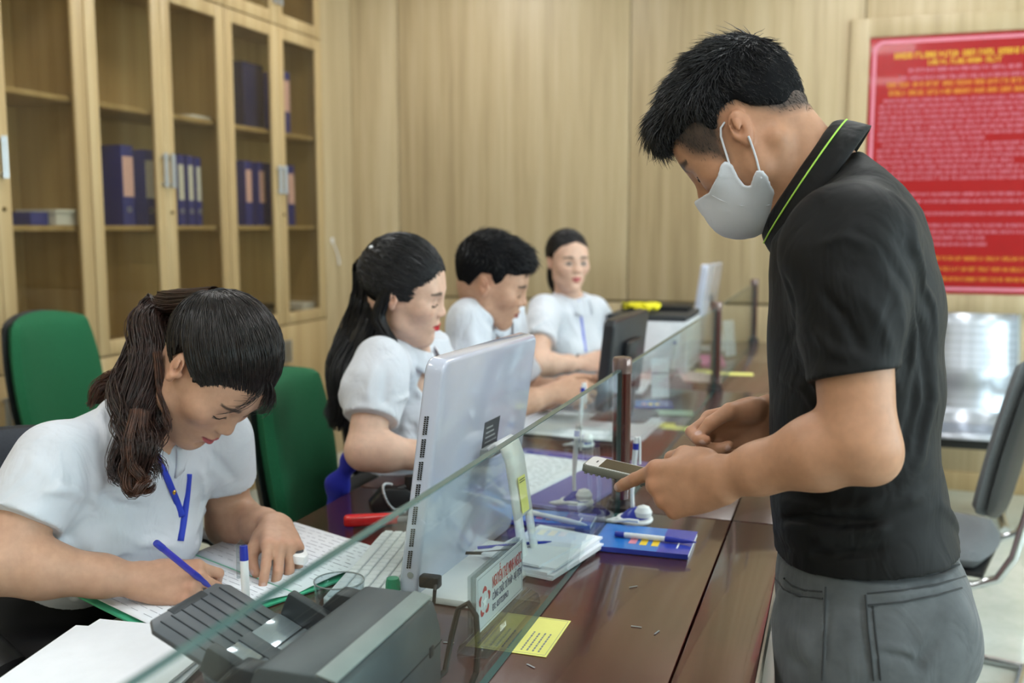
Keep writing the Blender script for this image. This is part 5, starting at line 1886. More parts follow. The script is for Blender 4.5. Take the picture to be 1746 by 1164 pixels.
def combed(H, c, r, starts, root, n=12, lift=0.004, jit=0.012, rad=0.0008, seed=0, past=0.0):
    """strands lying on the scalp ellipsoid, swept from start points to the tie point (all local)"""
    rg = np.random.default_rng(seed)
    c = arr(c); r = arr(r)
    S = (np.asarray(starts, np.float32) - c) / r
    S /= np.linalg.norm(S, axis=1, keepdims=True)
    E = (arr(root) + rg.normal(scale=jit, size=S.shape) - c) / r
    E /= np.linalg.norm(E, axis=1, keepdims=True)
    om = np.arccos(np.clip((S * E).sum(1), -0.999, 0.999))[:, None, None]
    t = np.linspace(0, 1, n)[None, :, None]
    U = (np.sin((1 - t) * om) * S[:, None] + np.sin(t * om) * E[:, None]) / np.sin(om)
    amp = (lift * rg.uniform(-0.1, 1.0, (len(S), 1, 1)) + 0.0012 * np.sin(t * 9 + rg.uniform(0, 6.28, (len(S), 1, 1)))) * np.sin(np.clip(t, 0.05, 1) * PI * 0.9)
    P = c + U * r * (1 + amp / 0.09 + 0.006)
    W = H.o + H.s * (P @ H.R.T)
    return strands(W, np.full(len(S), rad) * rg.uniform(0.6, 1.3, len(S)), rad * 0.6, 3, seed)


def bundle(path, radii, N, n=22, wave=0.008, freq=9.0, rad=0.0011, seed=0, fray=0.25, flat=None, core=0.8, wl=3, tip=0.25):
    """lock of hair along a path: core tube plus wavy strands"""
    rg = np.random.default_rng(seed)
    P = np.array([arr(p) for p in path])
    seg = np.linspace(0, len(P) - 1, n)
    # smooth interpolation
    def catmull(A):
        A2 = np.concatenate([[2 * A[0] - A[1]], A, [2 * A[-1] - A[-2]]])
        i = np.minimum(seg.astype(int), len(A) - 2); f = (seg - i)[:, None]
        p0, p1, p2, p3 = A2[i], A2[i + 1], A2[i + 2], A2[i + 3]
        return 0.5 * (2 * p1 + (p2 - p0) * f + (2 * p0 - 5 * p1 + 4 * p2 - p3) * f ** 2 + (3 * p1 - p0 - 3 * p2 + p3) * f ** 3)
    C = catmull(P)
    R = np.interp(seg, np.arange(len(radii)), radii)
    T = np.gradient(C, axis=0); T /= np.linalg.norm(T, axis=1, keepdims=True)
    ref = arr(flat) if flat is not None else arr((0.3, 1, 0.2))
    A = ref - T * (T @ ref)[:, None]; A /= np.linalg.norm(A, axis=1, keepdims=True)
    B = np.cross(T, A)
    ang = rg.uniform(0, 6.28, N); rr = np.sqrt(rg.uniform(0.15, 1, N)) * 1.0
    t = np.linspace(0, 1, n)
    loc = np.floor(ang / 6.283 * wl) * 2.1
    w1 = wave * np.sin(freq * t[None, :] + loc[:, None] + rg.normal(scale=0.35, size=(N, 1))) * np.clip(t * 2.2, 0, 1)[None, :]
    w2 = wave * 0.7 * np.cos(freq * 0.9 * t[None, :] + loc[:, None] * 1.3 + rg.normal(scale=0.35, size=(N, 1))) * np.clip(t * 2.2, 0, 1)[None, :]
    sp = 1 + fray * rg.uniform(-0.5, 1, (N, 1)) * t[None, :] ** 2
    a = np.cos(ang)[:, None] * rr[:, None] * R[None, :] * sp + w1
    b = np.sin(ang)[:, None] * rr[:, None] * R[None, :] * sp + w2
    S = C[None] + a[..., None] * A[None] + b[..., None] * B[None]
    cut = rg.uniform(0.8, 1.0, N)
    # shorten some strands
    tt = t[None, :] * cut[:, None] * (n - 1)
    i0 = np.minimum(tt.astype(int), n - 2); f = (tt - i0)[..., None]
    ar = np.arange(N)[:, None]
    S = S[ar, i0] * (1 - f) + S[ar, i0 + 1] * f
    V1_, F1_ = strands(S, np.full(N, rad) * rg.uniform(0.6, 1.4, N), rad * tip, 3, seed)
    parts = [(V1_, F1_)]
    if core:
        # lumpy core so that no light shows through
        k = 12
        th = np.linspace(0, 2 * PI, k, endpoint=False)
        cr = R * core * (1 - 0.85 * t ** 4)
        ring = C[:, None] + cr[:, None, None] * ((np.cos(th) * (1 + 0.12 * np.sin(3 * th)))[None, :, None] * A[:, None] + (np.sin(th))[None, :, None] * B[:, None])
        ring = ring + (wave * 0.5 * np.sin(freq * t) * np.clip(t * 2.2, 0, 1))[:, None, None] * A[:, None]
        Vc_ = ring.reshape(-1, 3)
        ii = np.arange(n - 1)[:, None] * k; jj = np.arange(k)[None, :]; j2 = (jj + 1) % k
        Fc_ = np.stack([ii + jj, ii + j2, ii + k + j2, ii + k + jj], -1).reshape(-1, 4)
        parts.append((Vc_, Fc_))
    return join_np(parts)


# ---- seated office worker in a white shirt
WSHIRT = cloth_mat('shirt_white', (208, 212, 222), 0.85, 1500, 0.03, 0.1, 0.45)
TROUS = cloth_mat('trousers_black', (20, 20, 24), 0.85, 1200, 0.1, 0.1)
LSHOE = mat('shoe_black', (24, 24, 26), 0.4)


def seated(root, H, skin, pelvis, rs, ls, re, le, rw, lw, rh, lh, rflex, lflex, rthumb=None, lthumb=None, female=True, hv=0.0024, av=0.0026, sv=0.0045,
           hs=0.92, shirt_folds=(), sleeve=(0.62, 0.60), puff=0.0, lips=(0.5, 0.16, 0.17), eyes='down', brow_w=1.0, width=1.0, folds_seed=1, neck_r=None, gaze=0.0, bust=1.0, waist=0.09, fold_amp=1.0, vneck_px=()):
    """builds body, shirt, trousers and shoes as children of root; returns the shirt field (for laying collar and lanyard)"""
    pelvis, rs, ls, re, le, rw, lw = (Vector(p) for p in (pelvis, rs, ls, re, le, rw, lw))
    mid = (rs + ls) / 2
    nr = neck_r or (0.050 if female else 0.057)
    right = (rs - ls).normalized()
    spine = (mid - pelvis)
    fwd = Vector((0, 0, 1)).cross(right).normalized()
    nb = mid + Vector((0, 0, 0.045)) - fwd * 0.005
    # head and neck
    pts = [H(q * 0.095, y, z) for q in (-1, 1) for y in (-0.115, 0.12) for z in (-0.12, 0.13)] + [nb]
    lo, hi = box_of(pts, 0.01); lo = np.minimum(lo, arr(nb) - 0.09); hi = np.maximum(hi, arr(nb) + 0.06)
    F = Field(lo, hi, hv)
    add_head(F, H, female=female, jaw=0.84 if female else 1.03)
    F.cone(H(0, -0.040, -0.030), nb, nr * 0.92, nr, 0.03)
    F.cone(H(0, 0.000, -0.070), Vector(nb) + fwd * 0.02 - Vector((0, 0, 0.03)), nr * 0.66, nr * 0.8, 0.03)
    F.cone(nb, mid - Vector((0, 0, 0.02)), nr, nr * 1.3, 0.03)
    V, Q = F.mesh(); V = relax(V, Q, 1, 0.4)
    C = head_colors(H, V, skin, lips=lips, brow_w=brow_w)
    if eyes == 'down':
        lashes(root, H, F)
    if eyes == 'open':
        C = open_eye_colors(H, V, C, gaze)
    parts = [(V, Q)]; cols = [C]
    # arms and hands
    ar = (0.046, 0.041, 0.041, 0.0245) if female else (0.050, 0.044, 0.044, 0.027)
    for (S, E, W, hd, flex, th, left) in ((rs, re, rw, rh, rflex, rthumb, False), (ls, le, lw, lh, lflex, lthumb, True)):
        hnd = Hand(W, hd[0], hd[1], left, hs)
        ex = Vector(hnd.A[:, 0])
        lo, hi = box_of([S, E, W, W + ex * 0.21 * hs], 0.075)
        F = Field(lo, hi, av)
        limb(F, S, E, W, *[q * width for q in ar], flat=hnd.A[:, 2])
        F.cone(W, hnd.P((0.012, 0, 0)), 0.0245, 0.022, 0.015, flat=hnd.A[:, 2], fs=0.8)
        kw = {} if th is None else {'thumb': th}
        hnd.add(F, flex, **kw)
        V, Q = F.mesh(); V = relax(V, Q, 1, 0.35)
        parts.append((V, Q)); cols.append(hnd.color(V, np.tile(arr(skin), (len(V), 1))))
    yv = spine.normalized().cross(right)
    F = Field(*box_of([rs, ls, mid - spine * 0.3, mid + yv * 0.10], 0.09), 0.006)
    F.cone(rs, ls, 0.040, 0.040, 0.02).cone(nb, mid - spine * 0.25, nr * 1.1, 0.07, 0.05).cone(nb + yv * 0.012, pelvis + spine * 0.86 + yv * 0.050, nr * 0.9, 0.042, 0.03)
    V, Q = F.mesh(); parts.append((V, Q)); cols.append(np.tile(arr(skin), (len(V), 1)))
    V, Q = join_np(parts)
    np_mesh('body', V, Q, SKIN_M, root, np.concatenate(cols))
    # shirt
    R3 = frame(ex=right, ez=spine)               # local x right, y forward?, z up the spine
    R3 = Matrix((right, spine.normalized().cross(right), spine.normalized())).transposed()
    L = spine.length
    f = L / 0.50
    w = width
    if female:
        secs = [(0.09 * f, 0, 0, 0.150 * w, 0.116), (0.12 * f, 0, 0, 0.150 * w, 0.118), (0.19 * f, 0, 0.004, 0.142 * w, 0.112), (0.30 * f, 0, 0.008, 0.150 * w, 0.115), (0.39 * f, 0, 0.004, 0.160 * w, 0.108), (0.45 * f, 0, 0, 0.158 * w, 0.094), (0.50 * f, 0, -0.004, 0.130 * w, 0.078), (0.535 * f, 0, -0.006, 0.085, 0.064), (0.56 * f, 0, -0.006, 0.062, 0.058)]
    else:
        secs = [(0.09 * f, 0, 0, 0.160 * w, 0.122), (0.11 * f, 0, 0, 0.163 * w, 0.124), (0.19 * f, 0, 0.004, 0.160 * w, 0.120), (0.30 * f, 0, 0.004, 0.170 * w, 0.120), (0.39 * f, 0, 0.0, 0.180 * w, 0.112), (0.45 * f, 0, -0.004, 0.176 * w, 0.098), (0.50 * f, 0, -0.008, 0.145 * w, 0.082), (0.535 * f, 0, -0.008, 0.092, 0.070), (0.56 * f, 0, -0.008, 0.068, 0.062)]
    if waist > 0.1:
        secs = [(waist * f, 0, 0.002, 0.143 * w, 0.112)] + [q for q in secs if q[0] > waist * f + 0.02]
    lo, hi = box_of([pelvis + right * 0.2, pelvis - right * 0.2, pelvis + fwd * 0.17, pelvis - fwd * 0.17, rs + (re - rs) * 0.75, ls + (le - ls) * 0.75, rs, ls, nb], 0.085)
    F = Field(lo, hi, sv)
    F.stack(secs, pelvis, R3, 0.02, p=2.2)
    if female and bust:
        for q in (-1, 1):
            F.ell(pelvis + spine * 0.68 + right * q * 0.068 + Vector(R3.col[1]) * 0.085, (0.062 * bust, 0.058 * bust, 0.062 * bust), R3, 0.06)
    for (S, E, fr) in ((rs, re, sleeve[0]), (ls, le, sleeve[1])):
        d = E - S; n = d.normalized()
        F.cone(nb - Vector((0, 0, 0.030)), S - Vector((0, 0, 0.004)), 0.050 if female else 0.058, 0.053 if female else 0.060, 0.06)
        K = F.like()
        K.cone(S, S + d * (fr * 0.5), 0.058 * w, (0.060 + puff) * w, 0.0)
        K.cone(S + d * (fr * 0.45), S + d * (fr + 0.12), (0.060 + puff) * w, (0.0575 + puff * 0.3) * w, 0.02)
        c = S + d * fr
        K.plane(c, n)
        K.cone(c - n * 0.022, c - n * 0.002, 0.0605 * w, 0.0600 * w, 0.002)
        K.plane(c, n)
        K.cone(c + n * 0.042, c + n * 0.10, 0.0510 * w, 0.0510 * w, 0.0, 's')
        F.merge(K, 0.030)
    # general creases: armpits, waist, sleeves
    rg = np.random.default_rng(folds_seed)
    yf = Vector(R3.col[1])
    for q, S, E in ((1, rs, re), (-1, ls, le)):
        for k in range(4):
            a = S - Vector((0, 0, 0.07 + 0.03 * k)) - right * q * 0.03 + yf * rg.uniform(-0.06, 0.09)
            b = pelvis + spine * rg.uniform(0.35, 0.7) + right * q * rg.uniform(0.02, 0.12) + yf * 0.11
            F.fold([a, (a + b) / 2 + yf * 0.03, b], 0.0085, 0.008 * fold_amp * rg.choice((-1, 1)))
        for k in range(4):
            d = E - S
            p = S + d * rg.uniform(0.1, 0.5)
            ax = d.normalized().orthogonal(); ax.rotate(Matrix.Rotation(rg.uniform(0, 6.28), 3, d.normalized()))
            r_ = 0.062
            F.fold([p + ax * r_, p + d * 0.12 + ax * r_ * 0.9 + d.normalized().cross(ax) * 0.03, p + d * 0.24 + ax * r_ * 0.5 + d.normalized().cross(ax) * 0.05], 0.008, 0.007 * fold_amp)
    for k in range(5):
        z = rg.uniform(0.05, 0.40); x0 = rg.uniform(-0.12, 0.06)
        p = pelvis + spine * z + yf * 0.118
        F.fold([p + right * x0, p + right * (x0 + 0.06) + spine * 0.03, p + right * (x0 + 0.13)], 0.010, -0.008 * fold_amp)
    folds_px(F, shirt_folds)
    F.wobble(48, 0.0026, folds_seed + 3)
    F.ell(Vector(nb) + Vector((0, 0, 0.035)) + fwd * 0.018, (nr * 1.02, nr * 1.02, 0.055), None, 0.004, 's')
    vp = [(hit(F, a, b), r_) for a, b, r_ in vneck_px]
    for p, r_ in vp:
        if p is not None:
            F.ell(p, (r_, r_, r_), None, 0.004, 's')
    V, Q = F.mesh(); V = relax(V, Q, 1, 0.35)
    np_mesh('shirt', V, Q, WSHIRT, root)
    # trousers: thighs under the desk, shins to the floor
    T = Field(*box_of([pelvis + spine * 0.3, pelvis + right * 0.2, pelvis - right * 0.2, pelvis - fwd * 0.16, pelvis + fwd * 0.56, pelvis - Vector((0, 0, pelvis.z - 0.10))], 0.03), 0.010)
    T.ell(pelvis + Vector((0, 0, 0.0)), (0.16, 0.165, 0.11), None, 0.03)
    T.stack([(-0.06, 0, 0, 0.165 * w, 0.125), (0.04, 0, 0, 0.158 * w, 0.120), ((waist + 0.035) * f, 0, 0, 0.140 * w, 0.108)], pelvis, R3, 0.03, p=2.2)
    feet = []
    for q in (-1, 1):
        hip = pelvis + right * q * 0.09 + fwd * 0.02 - Vector((0, 0, 0.02)); kn = pelvis + right * q * 0.11 + fwd * 0.42 - Vector((0, 0, 0.035)); an = Vector((kn.x, kn.y, 0.10)) - fwd * 0.04
        T.cone(hip, kn, 0.082, 0.062, 0.03).cone(kn, an, 0.062, 0.048, 0.03)
        feet.append(an)
    T.wobble(50, 0.004, 2)
    np_mesh('trousers', *T.mesh(), TROUS, root)
    for an in feet:
        K = Field(*box_of([an - fwd * 0.06, an + fwd * 0.16], 0.07), 0.008)
        K.cone((an.x, an.y, 0.045), Vector((an.x, an.y, 0.034)) + fwd * 0.14, 0.038, 0.030, 0.02).cone(an, (an.x, an.y, 0.05), 0.036, 0.036, 0.02)
        K.plane((0, 0, 0.004), (0, 0, -1))
        np_mesh('shoe', *K.mesh(), LSHOE, root)
    return F, nb, fwd, right, R3


def shirt_collar(root, nb, fwd, right, tiltv, r=(0.062, 0.060), w=0.036, material=None, open_=0.30):
    """folded collar with pointed fronts around the neck; tiltv = collar axis (up the neck)"""
    up = Vector(tiltv).normalized(); f = (fwd - up * fwd.dot(up)).normalized(); s = f.cross(up)
    def pt(th, v):
        c, q = math.cos(th), math.sin(th)                 # th = 0 at the back
        fr = max(0.0, -c)
        rr1 = r[0] + 0.020 * v; rr2 = r[1] + 0.024 * v
        drop = (w + 0.020 * fr ** 3) * v
        return nb - f * (c * rr1) + s * (q * rr2) + up * (0.024 - 0.018 * fr - drop + 0.010 * math.sin(v * PI)) + f * (0.012 * fr)
    lim = PI - open_
    o = MB().grid(lambda u, v: pt(-lim + 2 * lim * u, v), 44, 7).build('collar', material or WSHIRT, None, smooth=True, solid=0.0045)
    return child_world(o, root)


def ribbon_on(root, F, pix, wid, material, name='lanyard', off=0.004):
    P = []
    for (a, b), (c, d) in zip(pix[:-1], pix[1:]):
        for w in np.linspace(0, 1, 7)[:-1]:
            P.append((a + (c - a) * w, b + (d - b) * w))
    P.append(pix[-1])
    P = hits(F, P, off)
    if len(P) > 2:
        P = [Vector(p) for p in P]
        for _ in range(3):
            P = [P[0]] + [(P[i - 1] + P[i] * 2 + P[i + 1]) / 4 for i in range(1, len(P) - 1)] + [P[-1]]
        # flat ribbon facing the viewer side of the chest
        vs, fs = [], []
        for i, p in enumerate(P):
            t = (P[min(i + 1, len(P) - 1)] - P[max(i - 1, 0)]).normalized()
            n = (Vector((0, 0, CAM_H)) - p).normalized()
            sd = t.cross(n).normalized() * wid / 2
            vs += [p - sd, p + sd]
            if i:
                fs.append((2 * i - 2, 2 * i - 1, 2 * i + 1, 2 * i))
        mb = MB(); mb._add(vs, fs)
        child_world(mb.build(name, material, None, smooth=True, solid=0.001), root)


SKIN_M = skin_mat('skin')


def lashes(root, H, F, r=0.0010, low=0.0, sides=(-1, 1)):
    """dark lash line laid on the lid surface found in the head field"""
    for q in sides:
        P = []
        for x, z in ((0.0175, -0.0035), (0.0230, -0.0065), (0.0310, -0.0080), (0.0390, -0.0070), (0.0455, -0.0040), (0.0490, -0.0030)):
            ys = np.linspace(0.115, 0.04, 160)
            pts = np.array([H(q * x, y, z - low) for y in ys])
            I = np.clip(np.round((pts - F.lo) / F.h).astype(int), 0, F.n - 1)
            v = F.D[I[:, 0], I[:, 1], I[:, 2]]
            k = int(np.argmax(v < 0))
            P.append(H(q * x, ys[k] + 0.0008, z - low))
        child_world(MB().tube(P, [r * 0.5, r, r * 1.2, r * 1.3, r, r * 0.3], 6).build('eyelashes', HAIR_TIE_M, None, smooth=True), root)


HAIR_TIE_M = mat('lash_black', (14, 12, 13), 0.6)


# ================================================================== people
SKIN = SKIN_M
HAIR_BLACK = hair_mat('hair_black', (12, 12, 15), (34, 34, 40))
HAIR_BROWN = hair_mat('hair_dark_brown', (11, 9, 11), (40, 31, 30))
HAIR_PONY = hair_mat('hair_brown_length', (26, 17, 17), (70, 46, 40))
HAIR_RED = hair_mat('hair_auburn_ends', (44, 26, 22), (98, 62, 46))
HAIR_BASE = mat('hair_base_black', (13, 13, 16), 0.85, var=0.2, nscale=300, spec=0.15)
HAIR_BASEB = mat('hair_base_brown', (24, 18, 17), 0.85, var=0.2, nscale=300, spec=0.15)
HAIR_TIE = mat('hair_tie_black', (20, 20, 24), 0.6)
SKIN_TAN = srgb(178, 134, 106)[:3]
SKIN_MID = srgb(192, 152, 128)[:3]
SKIN_FAIR = srgb(216, 180, 160)[:3]

# ------------------------------------------------------------------ standing man in a black polo shirt
MY = 1.52
man = empty('person', (0.06, MY, 0), 0, 'standing man in black polo shirt, grey jeans and white mask holding a phone', 'person')
H1 = head_at((-0.146, 1.506, 1.510), 175, 44, -3, 1.01)
neck_b = at(1400, 322, Y=MY)
lo, hi = box_of([H1(0.09, 0.13, -0.13), H1(-0.09, -0.13, 0.13), H1(0.09, -0.12, -0.12), H1(-0.09, 0.1, 0.13), H1(0, 0, 0.14), H1(0, 0.13, 0), H1(0, -0.13, 0), H1(0, 0, -0.14), neck_b], 0.03)
hi[0] = max(hi[0], neck_b.x + 0.1); lo[2] = min(lo[2], neck_b.z - 0.10)
F = Field(lo, hi, 0.0026)
add_head(F, H1, masked=True, cu=0.016)
F.cone(H1(0, -0.045, -0.03), neck_b, 0.050, 0.060, 0.03, flat=(0, 1, 0), fs=1.0)
F.cone(H1(0, -0.015, -0.055), neck_b + Vector((-0.03, 0, -0.02)), 0.036, 0.046, 0.03)
F.cone(neck_b, neck_b + Vector((0.02, 0, -0.07)), 0.062, 0.085, 0.03)
for q in (-1, 1):                      # neck tendons
    F.cone(H1(q * 0.055, -0.035, -0.045), neck_b + Vector((-0.055, q * 0.02, -0.05)), 0.013, 0.012, 0.02)
FHEAD = F
Vh, Fh = F.mesh()
Vh = relax(Vh, Fh, 1, 0.4)
Ch = head_colors(H1, Vh, SKIN_TAN, lip_on=False, brow_w=1.7)
# scalp under the hair and the clipped sides
HAIRLINE1 = [(0.14, 0.062), (0.086, 0.060), (0.070, 0.052), (0.062, 0.018), (0.046, 0.000), (0.030, -0.024), (0.018, 0.004), (-0.004, 0.036), (-0.030, 0.030), (-0.044, 0.004), (-0.060, -0.022), (-0.090, -0.040), (-0.20, -0.03), (-0.20, 0.20), (0.14, 0.20)]
L = H1.loc(Vh)
pdh = poly_sdf(L[:, 1], L[:, 2], HAIRLINE1)
sc_m = np.clip((0.006 - pdh) / 0.016, 0, 1) * (np.abs(L[:, 0]) < 0.0815)
Ch = Ch * (1 - 0.9 * sc_m[:, None]) + arr((0.022, 0.021, 0.022)) * 0.9 * sc_m[:, None]

# arms -------------------------------------------------------------
sh_l = at(1444, 432, Y=1.335); el_l = at(1464, 752, Y=1.285); wr_l = at(1232, 816, Y=1.335)
hl = Hand(wr_l, (-0.89, 0.30, -0.30), (-0.42, 0.20, 0.88), True, 1.06)
F = Field(*box_of([sh_l, el_l, wr_l, wr_l + Vector((-0.19, 0.10, 0.0)), wr_l + Vector((-0.06, 0.06, -0.10)), wr_l + Vector((-0.08, 0.1, 0.07))], 0.06), 0.0024)
limb(F, sh_l, el_l, wr_l, 0.052, 0.045, 0.046, 0.0255, flat=(0, 1, 0))
F.ell(el_l + Vector((0.020, 0, -0.022)), (0.026, 0.030, 0.026), None, 0.03)
F.cone(wr_l, hl.P((0.012, 0, 0)), 0.027, 0.024, 0.015, flat=hl.A[:, 2], fs=0.8)
hl.add(F, [(9, 9, 6), (58, 58, 25), (68, 66, 30), (76, 68, 30)], spread=(-11, -4, -4, -10), thumb=((0.026, 0.024, -0.014), (0.058, 0.038, -0.022), (0.086, 0.036, -0.036), (0.098, 0.030, -0.056)), thumb_nail=(0.3, 1, 0))
Va, Fa = F.mesh()
Va = relax(Va, Fa, 1, 0.35)
Ca = hl.color(Va, np.tile(arr(SKIN_TAN), (len(Va), 1)))

sh_r = Vector((sh_l.x, 1.71, sh_l.z)); el_r = Vector((0.06, 1.74, 1.06)); wr_r = at(1318, 706, Y=1.60)
hr = Hand(wr_r, (-0.90, -0.20, -0.36), (-0.30, -0.35, 0.86), False, 1.05)
F = Field(*box_of([sh_r, el_r, wr_r, wr_r + Vector((-0.17, -0.06, -0.08)), wr_r + Vector((-0.1, -0.08, 0.03))], 0.06), 0.0026)
limb(F, sh_r, el_r, wr_r, 0.052, 0.045, 0.044, 0.027, flat=(0, 1, 0))
F.cone(wr_r, hr.P((0.012, 0, 0)), 0.028, 0.024, 0.015, flat=hr.A[:, 2], fs=0.8)
hr.add(F, [(38, 62, 38), (62, 75, 40), (72, 80, 40), (78, 80, 40)], spread=(5, 0, -5, -12), thumb=((0.028, 0.028, -0.014), (0.060, 0.044, -0.026), (0.092, 0.040, -0.034), (0.116, 0.030, -0.042)), thumb_nail=(0.1, 0.75, -0.65))
Vb, Fb = F.mesh()
Vb = relax(Vb, Fb, 1, 0.35)
Cb = hr.color(Vb, np.tile(arr(SKIN_TAN), (len(Vb), 1)))
# chest core joins head and arms inside the shirt
F = Field((-0.12, 1.28, 1.05), (0.26, 1.76, 1.42), 0.008)
F.cone(sh_l, sh_r, 0.05, 0.05, 0.02).cone(neck_b, ((sh_l.x + sh_r.x) / 2, MY, sh_l.z - 0.12), 0.075, 0.10, 0.05)
Vc, Fc = F.mesh()
Vm, Fm = join_np([(Vh, Fh), (Va, Fa), (Vb, Fb), (Vc, Fc)])
np_mesh('body', Vm, Fm, SKIN, man, np.concatenate([Ch, Ca, Cb, np.tile(arr(SKIN_TAN), (len(Vc), 1))]))

lashes(man, H1, FHEAD, 0.0012)
# polo shirt -------------------------------------------------------
POLO = cloth_mat('polo_black', (9, 10, 13), 0.66, 1600, 0.12, 0.02, 0.35)
rows = [(262, 1450, 1474, 0.050), (290, 1418, 1508, 0.100), (320, 1388, 1538, 0.140), (360, 1350, 1568, 0.168), (410, 1318, 1590, 0.186), (470, 1312, 1604, 0.190), (540, 1310, 1611, 0.186), (620, 1309, 1612, 0.178), (700, 1312, 1608, 0.168), (780, 1313, 1606, 0.163), (850, 1314, 1622, 0.166), (910, 1319, 1640, 0.171), (1010, 1328, 1640, 0.174)]
secs = []
for (py, a, b, w) in rows:
    pa, pb = at(a, py, Y=MY), at(b, py, Y=MY)
    secs.append((0.5 * (pa.z + pb.z), 0.5 * (pa.x + pb.x), MY, 0.5 * (pb.x - pa.x), w))
secs = sorted(secs)
F = Field((-0.16, 1.16, 0.80), (0.26, 1.80, 1.54), 0.0034)
F.stack(secs, (0, 0, 0), None, 0.02, p=2.25)
for S, E, q in ((sh_l, el_l, -1), (sh_r, el_r, 1)):
    S = Vector(S); E = Vector(E)
    d = (E - S); n = d.normalized()
    K = F.like()
    K.ell(S + Vector((0.004, -q * 0.012, 0.008)), (0.082, 0.060, 0.076), None, 0.0)
    K.cone(S, S + d * 0.36, 0.068, 0.062, 0.045)
    K.cone(S + d * 0.30, S + d * 0.78, 0.062, 0.0550, 0.02)
    c = S + d * 0.655
    nn_ = (n + Vector((0.10, 0, 0))).normalized()
    K.plane(c, nn_)
    K.cone(c - n * 0.024, c - n * 0.002, 0.0575, 0.0575, 0.002)
    K.plane(c, nn_)
    K.cone(c + n * 0.040, c + n * 0.10, 0.0500, 0.0500, 0.0, 's')
    F.merge(K, 0.040)
# folds laid on the cloth where the photograph shows them
folds_px(F, [
    ([(1395, 418), (1440, 402), (1490, 425), (1515, 470)], 0.006, 0.004),
    ([(1520, 330), (1560, 420), (1590, 520), (1600, 620)], 0.0072, 0.0100),
    ([(1500, 400), (1545, 480), (1560, 560), (1556, 640)], 0.0072, 0.0088),
    ([(1530, 470), (1570, 560), (1580, 680), (1560, 760)], 0.0072, -0.0075),
    ([(1480, 440), (1525, 500), (1540, 560)], 0.0072, 0.0075),
    ([(1590, 560), (1590, 680), (1570, 780), (1520, 850)], 0.0072, 0.0075),
    ([(1565, 600), (1556, 700), (1535, 780)], 0.0072, -0.0075),
    ([(1330, 850), (1400, 868), (1480, 858), (1560, 820)], 0.0072, 0.0125),
    ([(1330, 885), (1380, 880), (1440, 890), (1520, 895)], 0.0072, -0.0125),
    ([(1320, 905), (1400, 915), (1500, 900), (1600, 860)], 0.0072, 0.0125),
    ([(1480, 870), (1550, 850), (1610, 812)], 0.0072, 0.0100),
    ([(1335, 930), (1420, 945), (1520, 935)], 0.0072, -0.0075),
    ([(1600, 860), (1620, 880), (1636, 905)], 0.0072, 0.0125),
    ([(1400, 490), (1440, 540), (1470, 600)], 0.0072, -0.0063),
    ([(1385, 560), (1420, 600), (1480, 615)], 0.0072, 0.0063),
    ([(1340, 470), (1352, 520), (1350, 580)], 0.0072, -0.0075),
    ([(1330, 640), (1370, 660), (1395, 700)], 0.0072, 0.0075),
    ([(1430, 470), (1490, 530), (1520, 600)], 0.0072, 0.0075),
])
F.wobble(55, 0.0022, 3)
# hem
hz = at(1460, 990, Y=1.345).z
F.plane((0.05, MY, hz), (0.10, 0, -1))
F.ell((neck_b.x - 0.01, MY, neck_b.z + 0.03), (0.06, 0.062, 0.075), None, 0.004, 's')
Vs, Fs = F.mesh()
Vs = relax(Vs, Fs, 1, 0.35)
np_mesh('polo_shirt', Vs, Fs, POLO, man)

# collar with lime piping
C0 = np.array(at(1386, 316, Y=MY)); d1 = np.array((-0.53, 0, -0.848)); d2 = np.array((0, 1.0, 0)); nn = np.array((-0.848, 0, 0.53))
def collar_pt(th, w):
    """th: -pi..pi from the back, w 0 top edge .. 1 lower edge"""
    c, s = -math.cos(th), math.sin(th)
    front = max(0.0, c)
    rad1 = 0.088 + 0.020 * w + 0.010 * front * w; rad2 = 0.064 + 0.034 * w
    h = 0.024 - 0.046 * w + 0.010 * math.sin(w * PI)
    return C0 + d1 * c * rad1 + d2 * s * rad2 + nn * h
mb = MB()
mb.grid(lambda u, v: collar_pt((u - 0.5) * 2 * PI * 0.965, v), 60, 7)
mb.build('collar', POLO, None, smooth=True, solid=0.005).parent = man
bpy.data.objects['collar'].matrix_parent_inverse = Matrix.Translation(-man.location)
LIME = mat('piping_lime', (176, 226, 92), 0.6)
child_world(MB().tube([collar_pt(t, 0.55) + nn * 0.003 + (collar_pt(t, 0.55) - C0) * 0.02 for t in np.linspace(-PI * 0.95, PI * 0.95, 60)], 0.0012, 6).build('piping', LIME, None, smooth=True), man)

# jeans ------------------------------------------------------------
JEAN = cloth_mat('jeans_grey', (84, 88, 92), 0.85, 1500, 0.22, 0.15, 0.3)
rowsj = [(930, 1330, 1632, 0.165), (980, 1324, 1646, 0.170), (1020, 1323, 1650, 0.172), (1070, 1326, 1640, 0.172), (1110, 1329, 1622, 0.170), (1164, 1332, 1600, 0.166)]
secs = []
for (py, a, b, w) in rowsj:
    pa, pb = at(a, py, Y=MY), at(b, py, Y=MY)
    secs.append((0.5 * (pa.z + pb.z), 0.5 * (pa.x + pb.x), MY, 0.5 * (pb.x - pa.x), w))
secs = sorted(secs)
F = Field((-0.15, 1.30, 0.585), (0.24, 1.74, 0.93), 0.0030)
F.stack(secs, (0, 0, 0), None, 0.02, p=2.2)
F.ell((0.095, MY - 0.075, 0.80), (0.105, 0.085, 0.10), None, 0.05)
F.ell((0.095, MY + 0.075, 0.80), (0.105, 0.085, 0.10), None, 0.05)
for q in (-1, 1):
    F.cone((0.035, MY + q * 0.088, 0.80), (0.02, MY + q * 0.095, 0.40), 0.108, 0.078, 0.03)
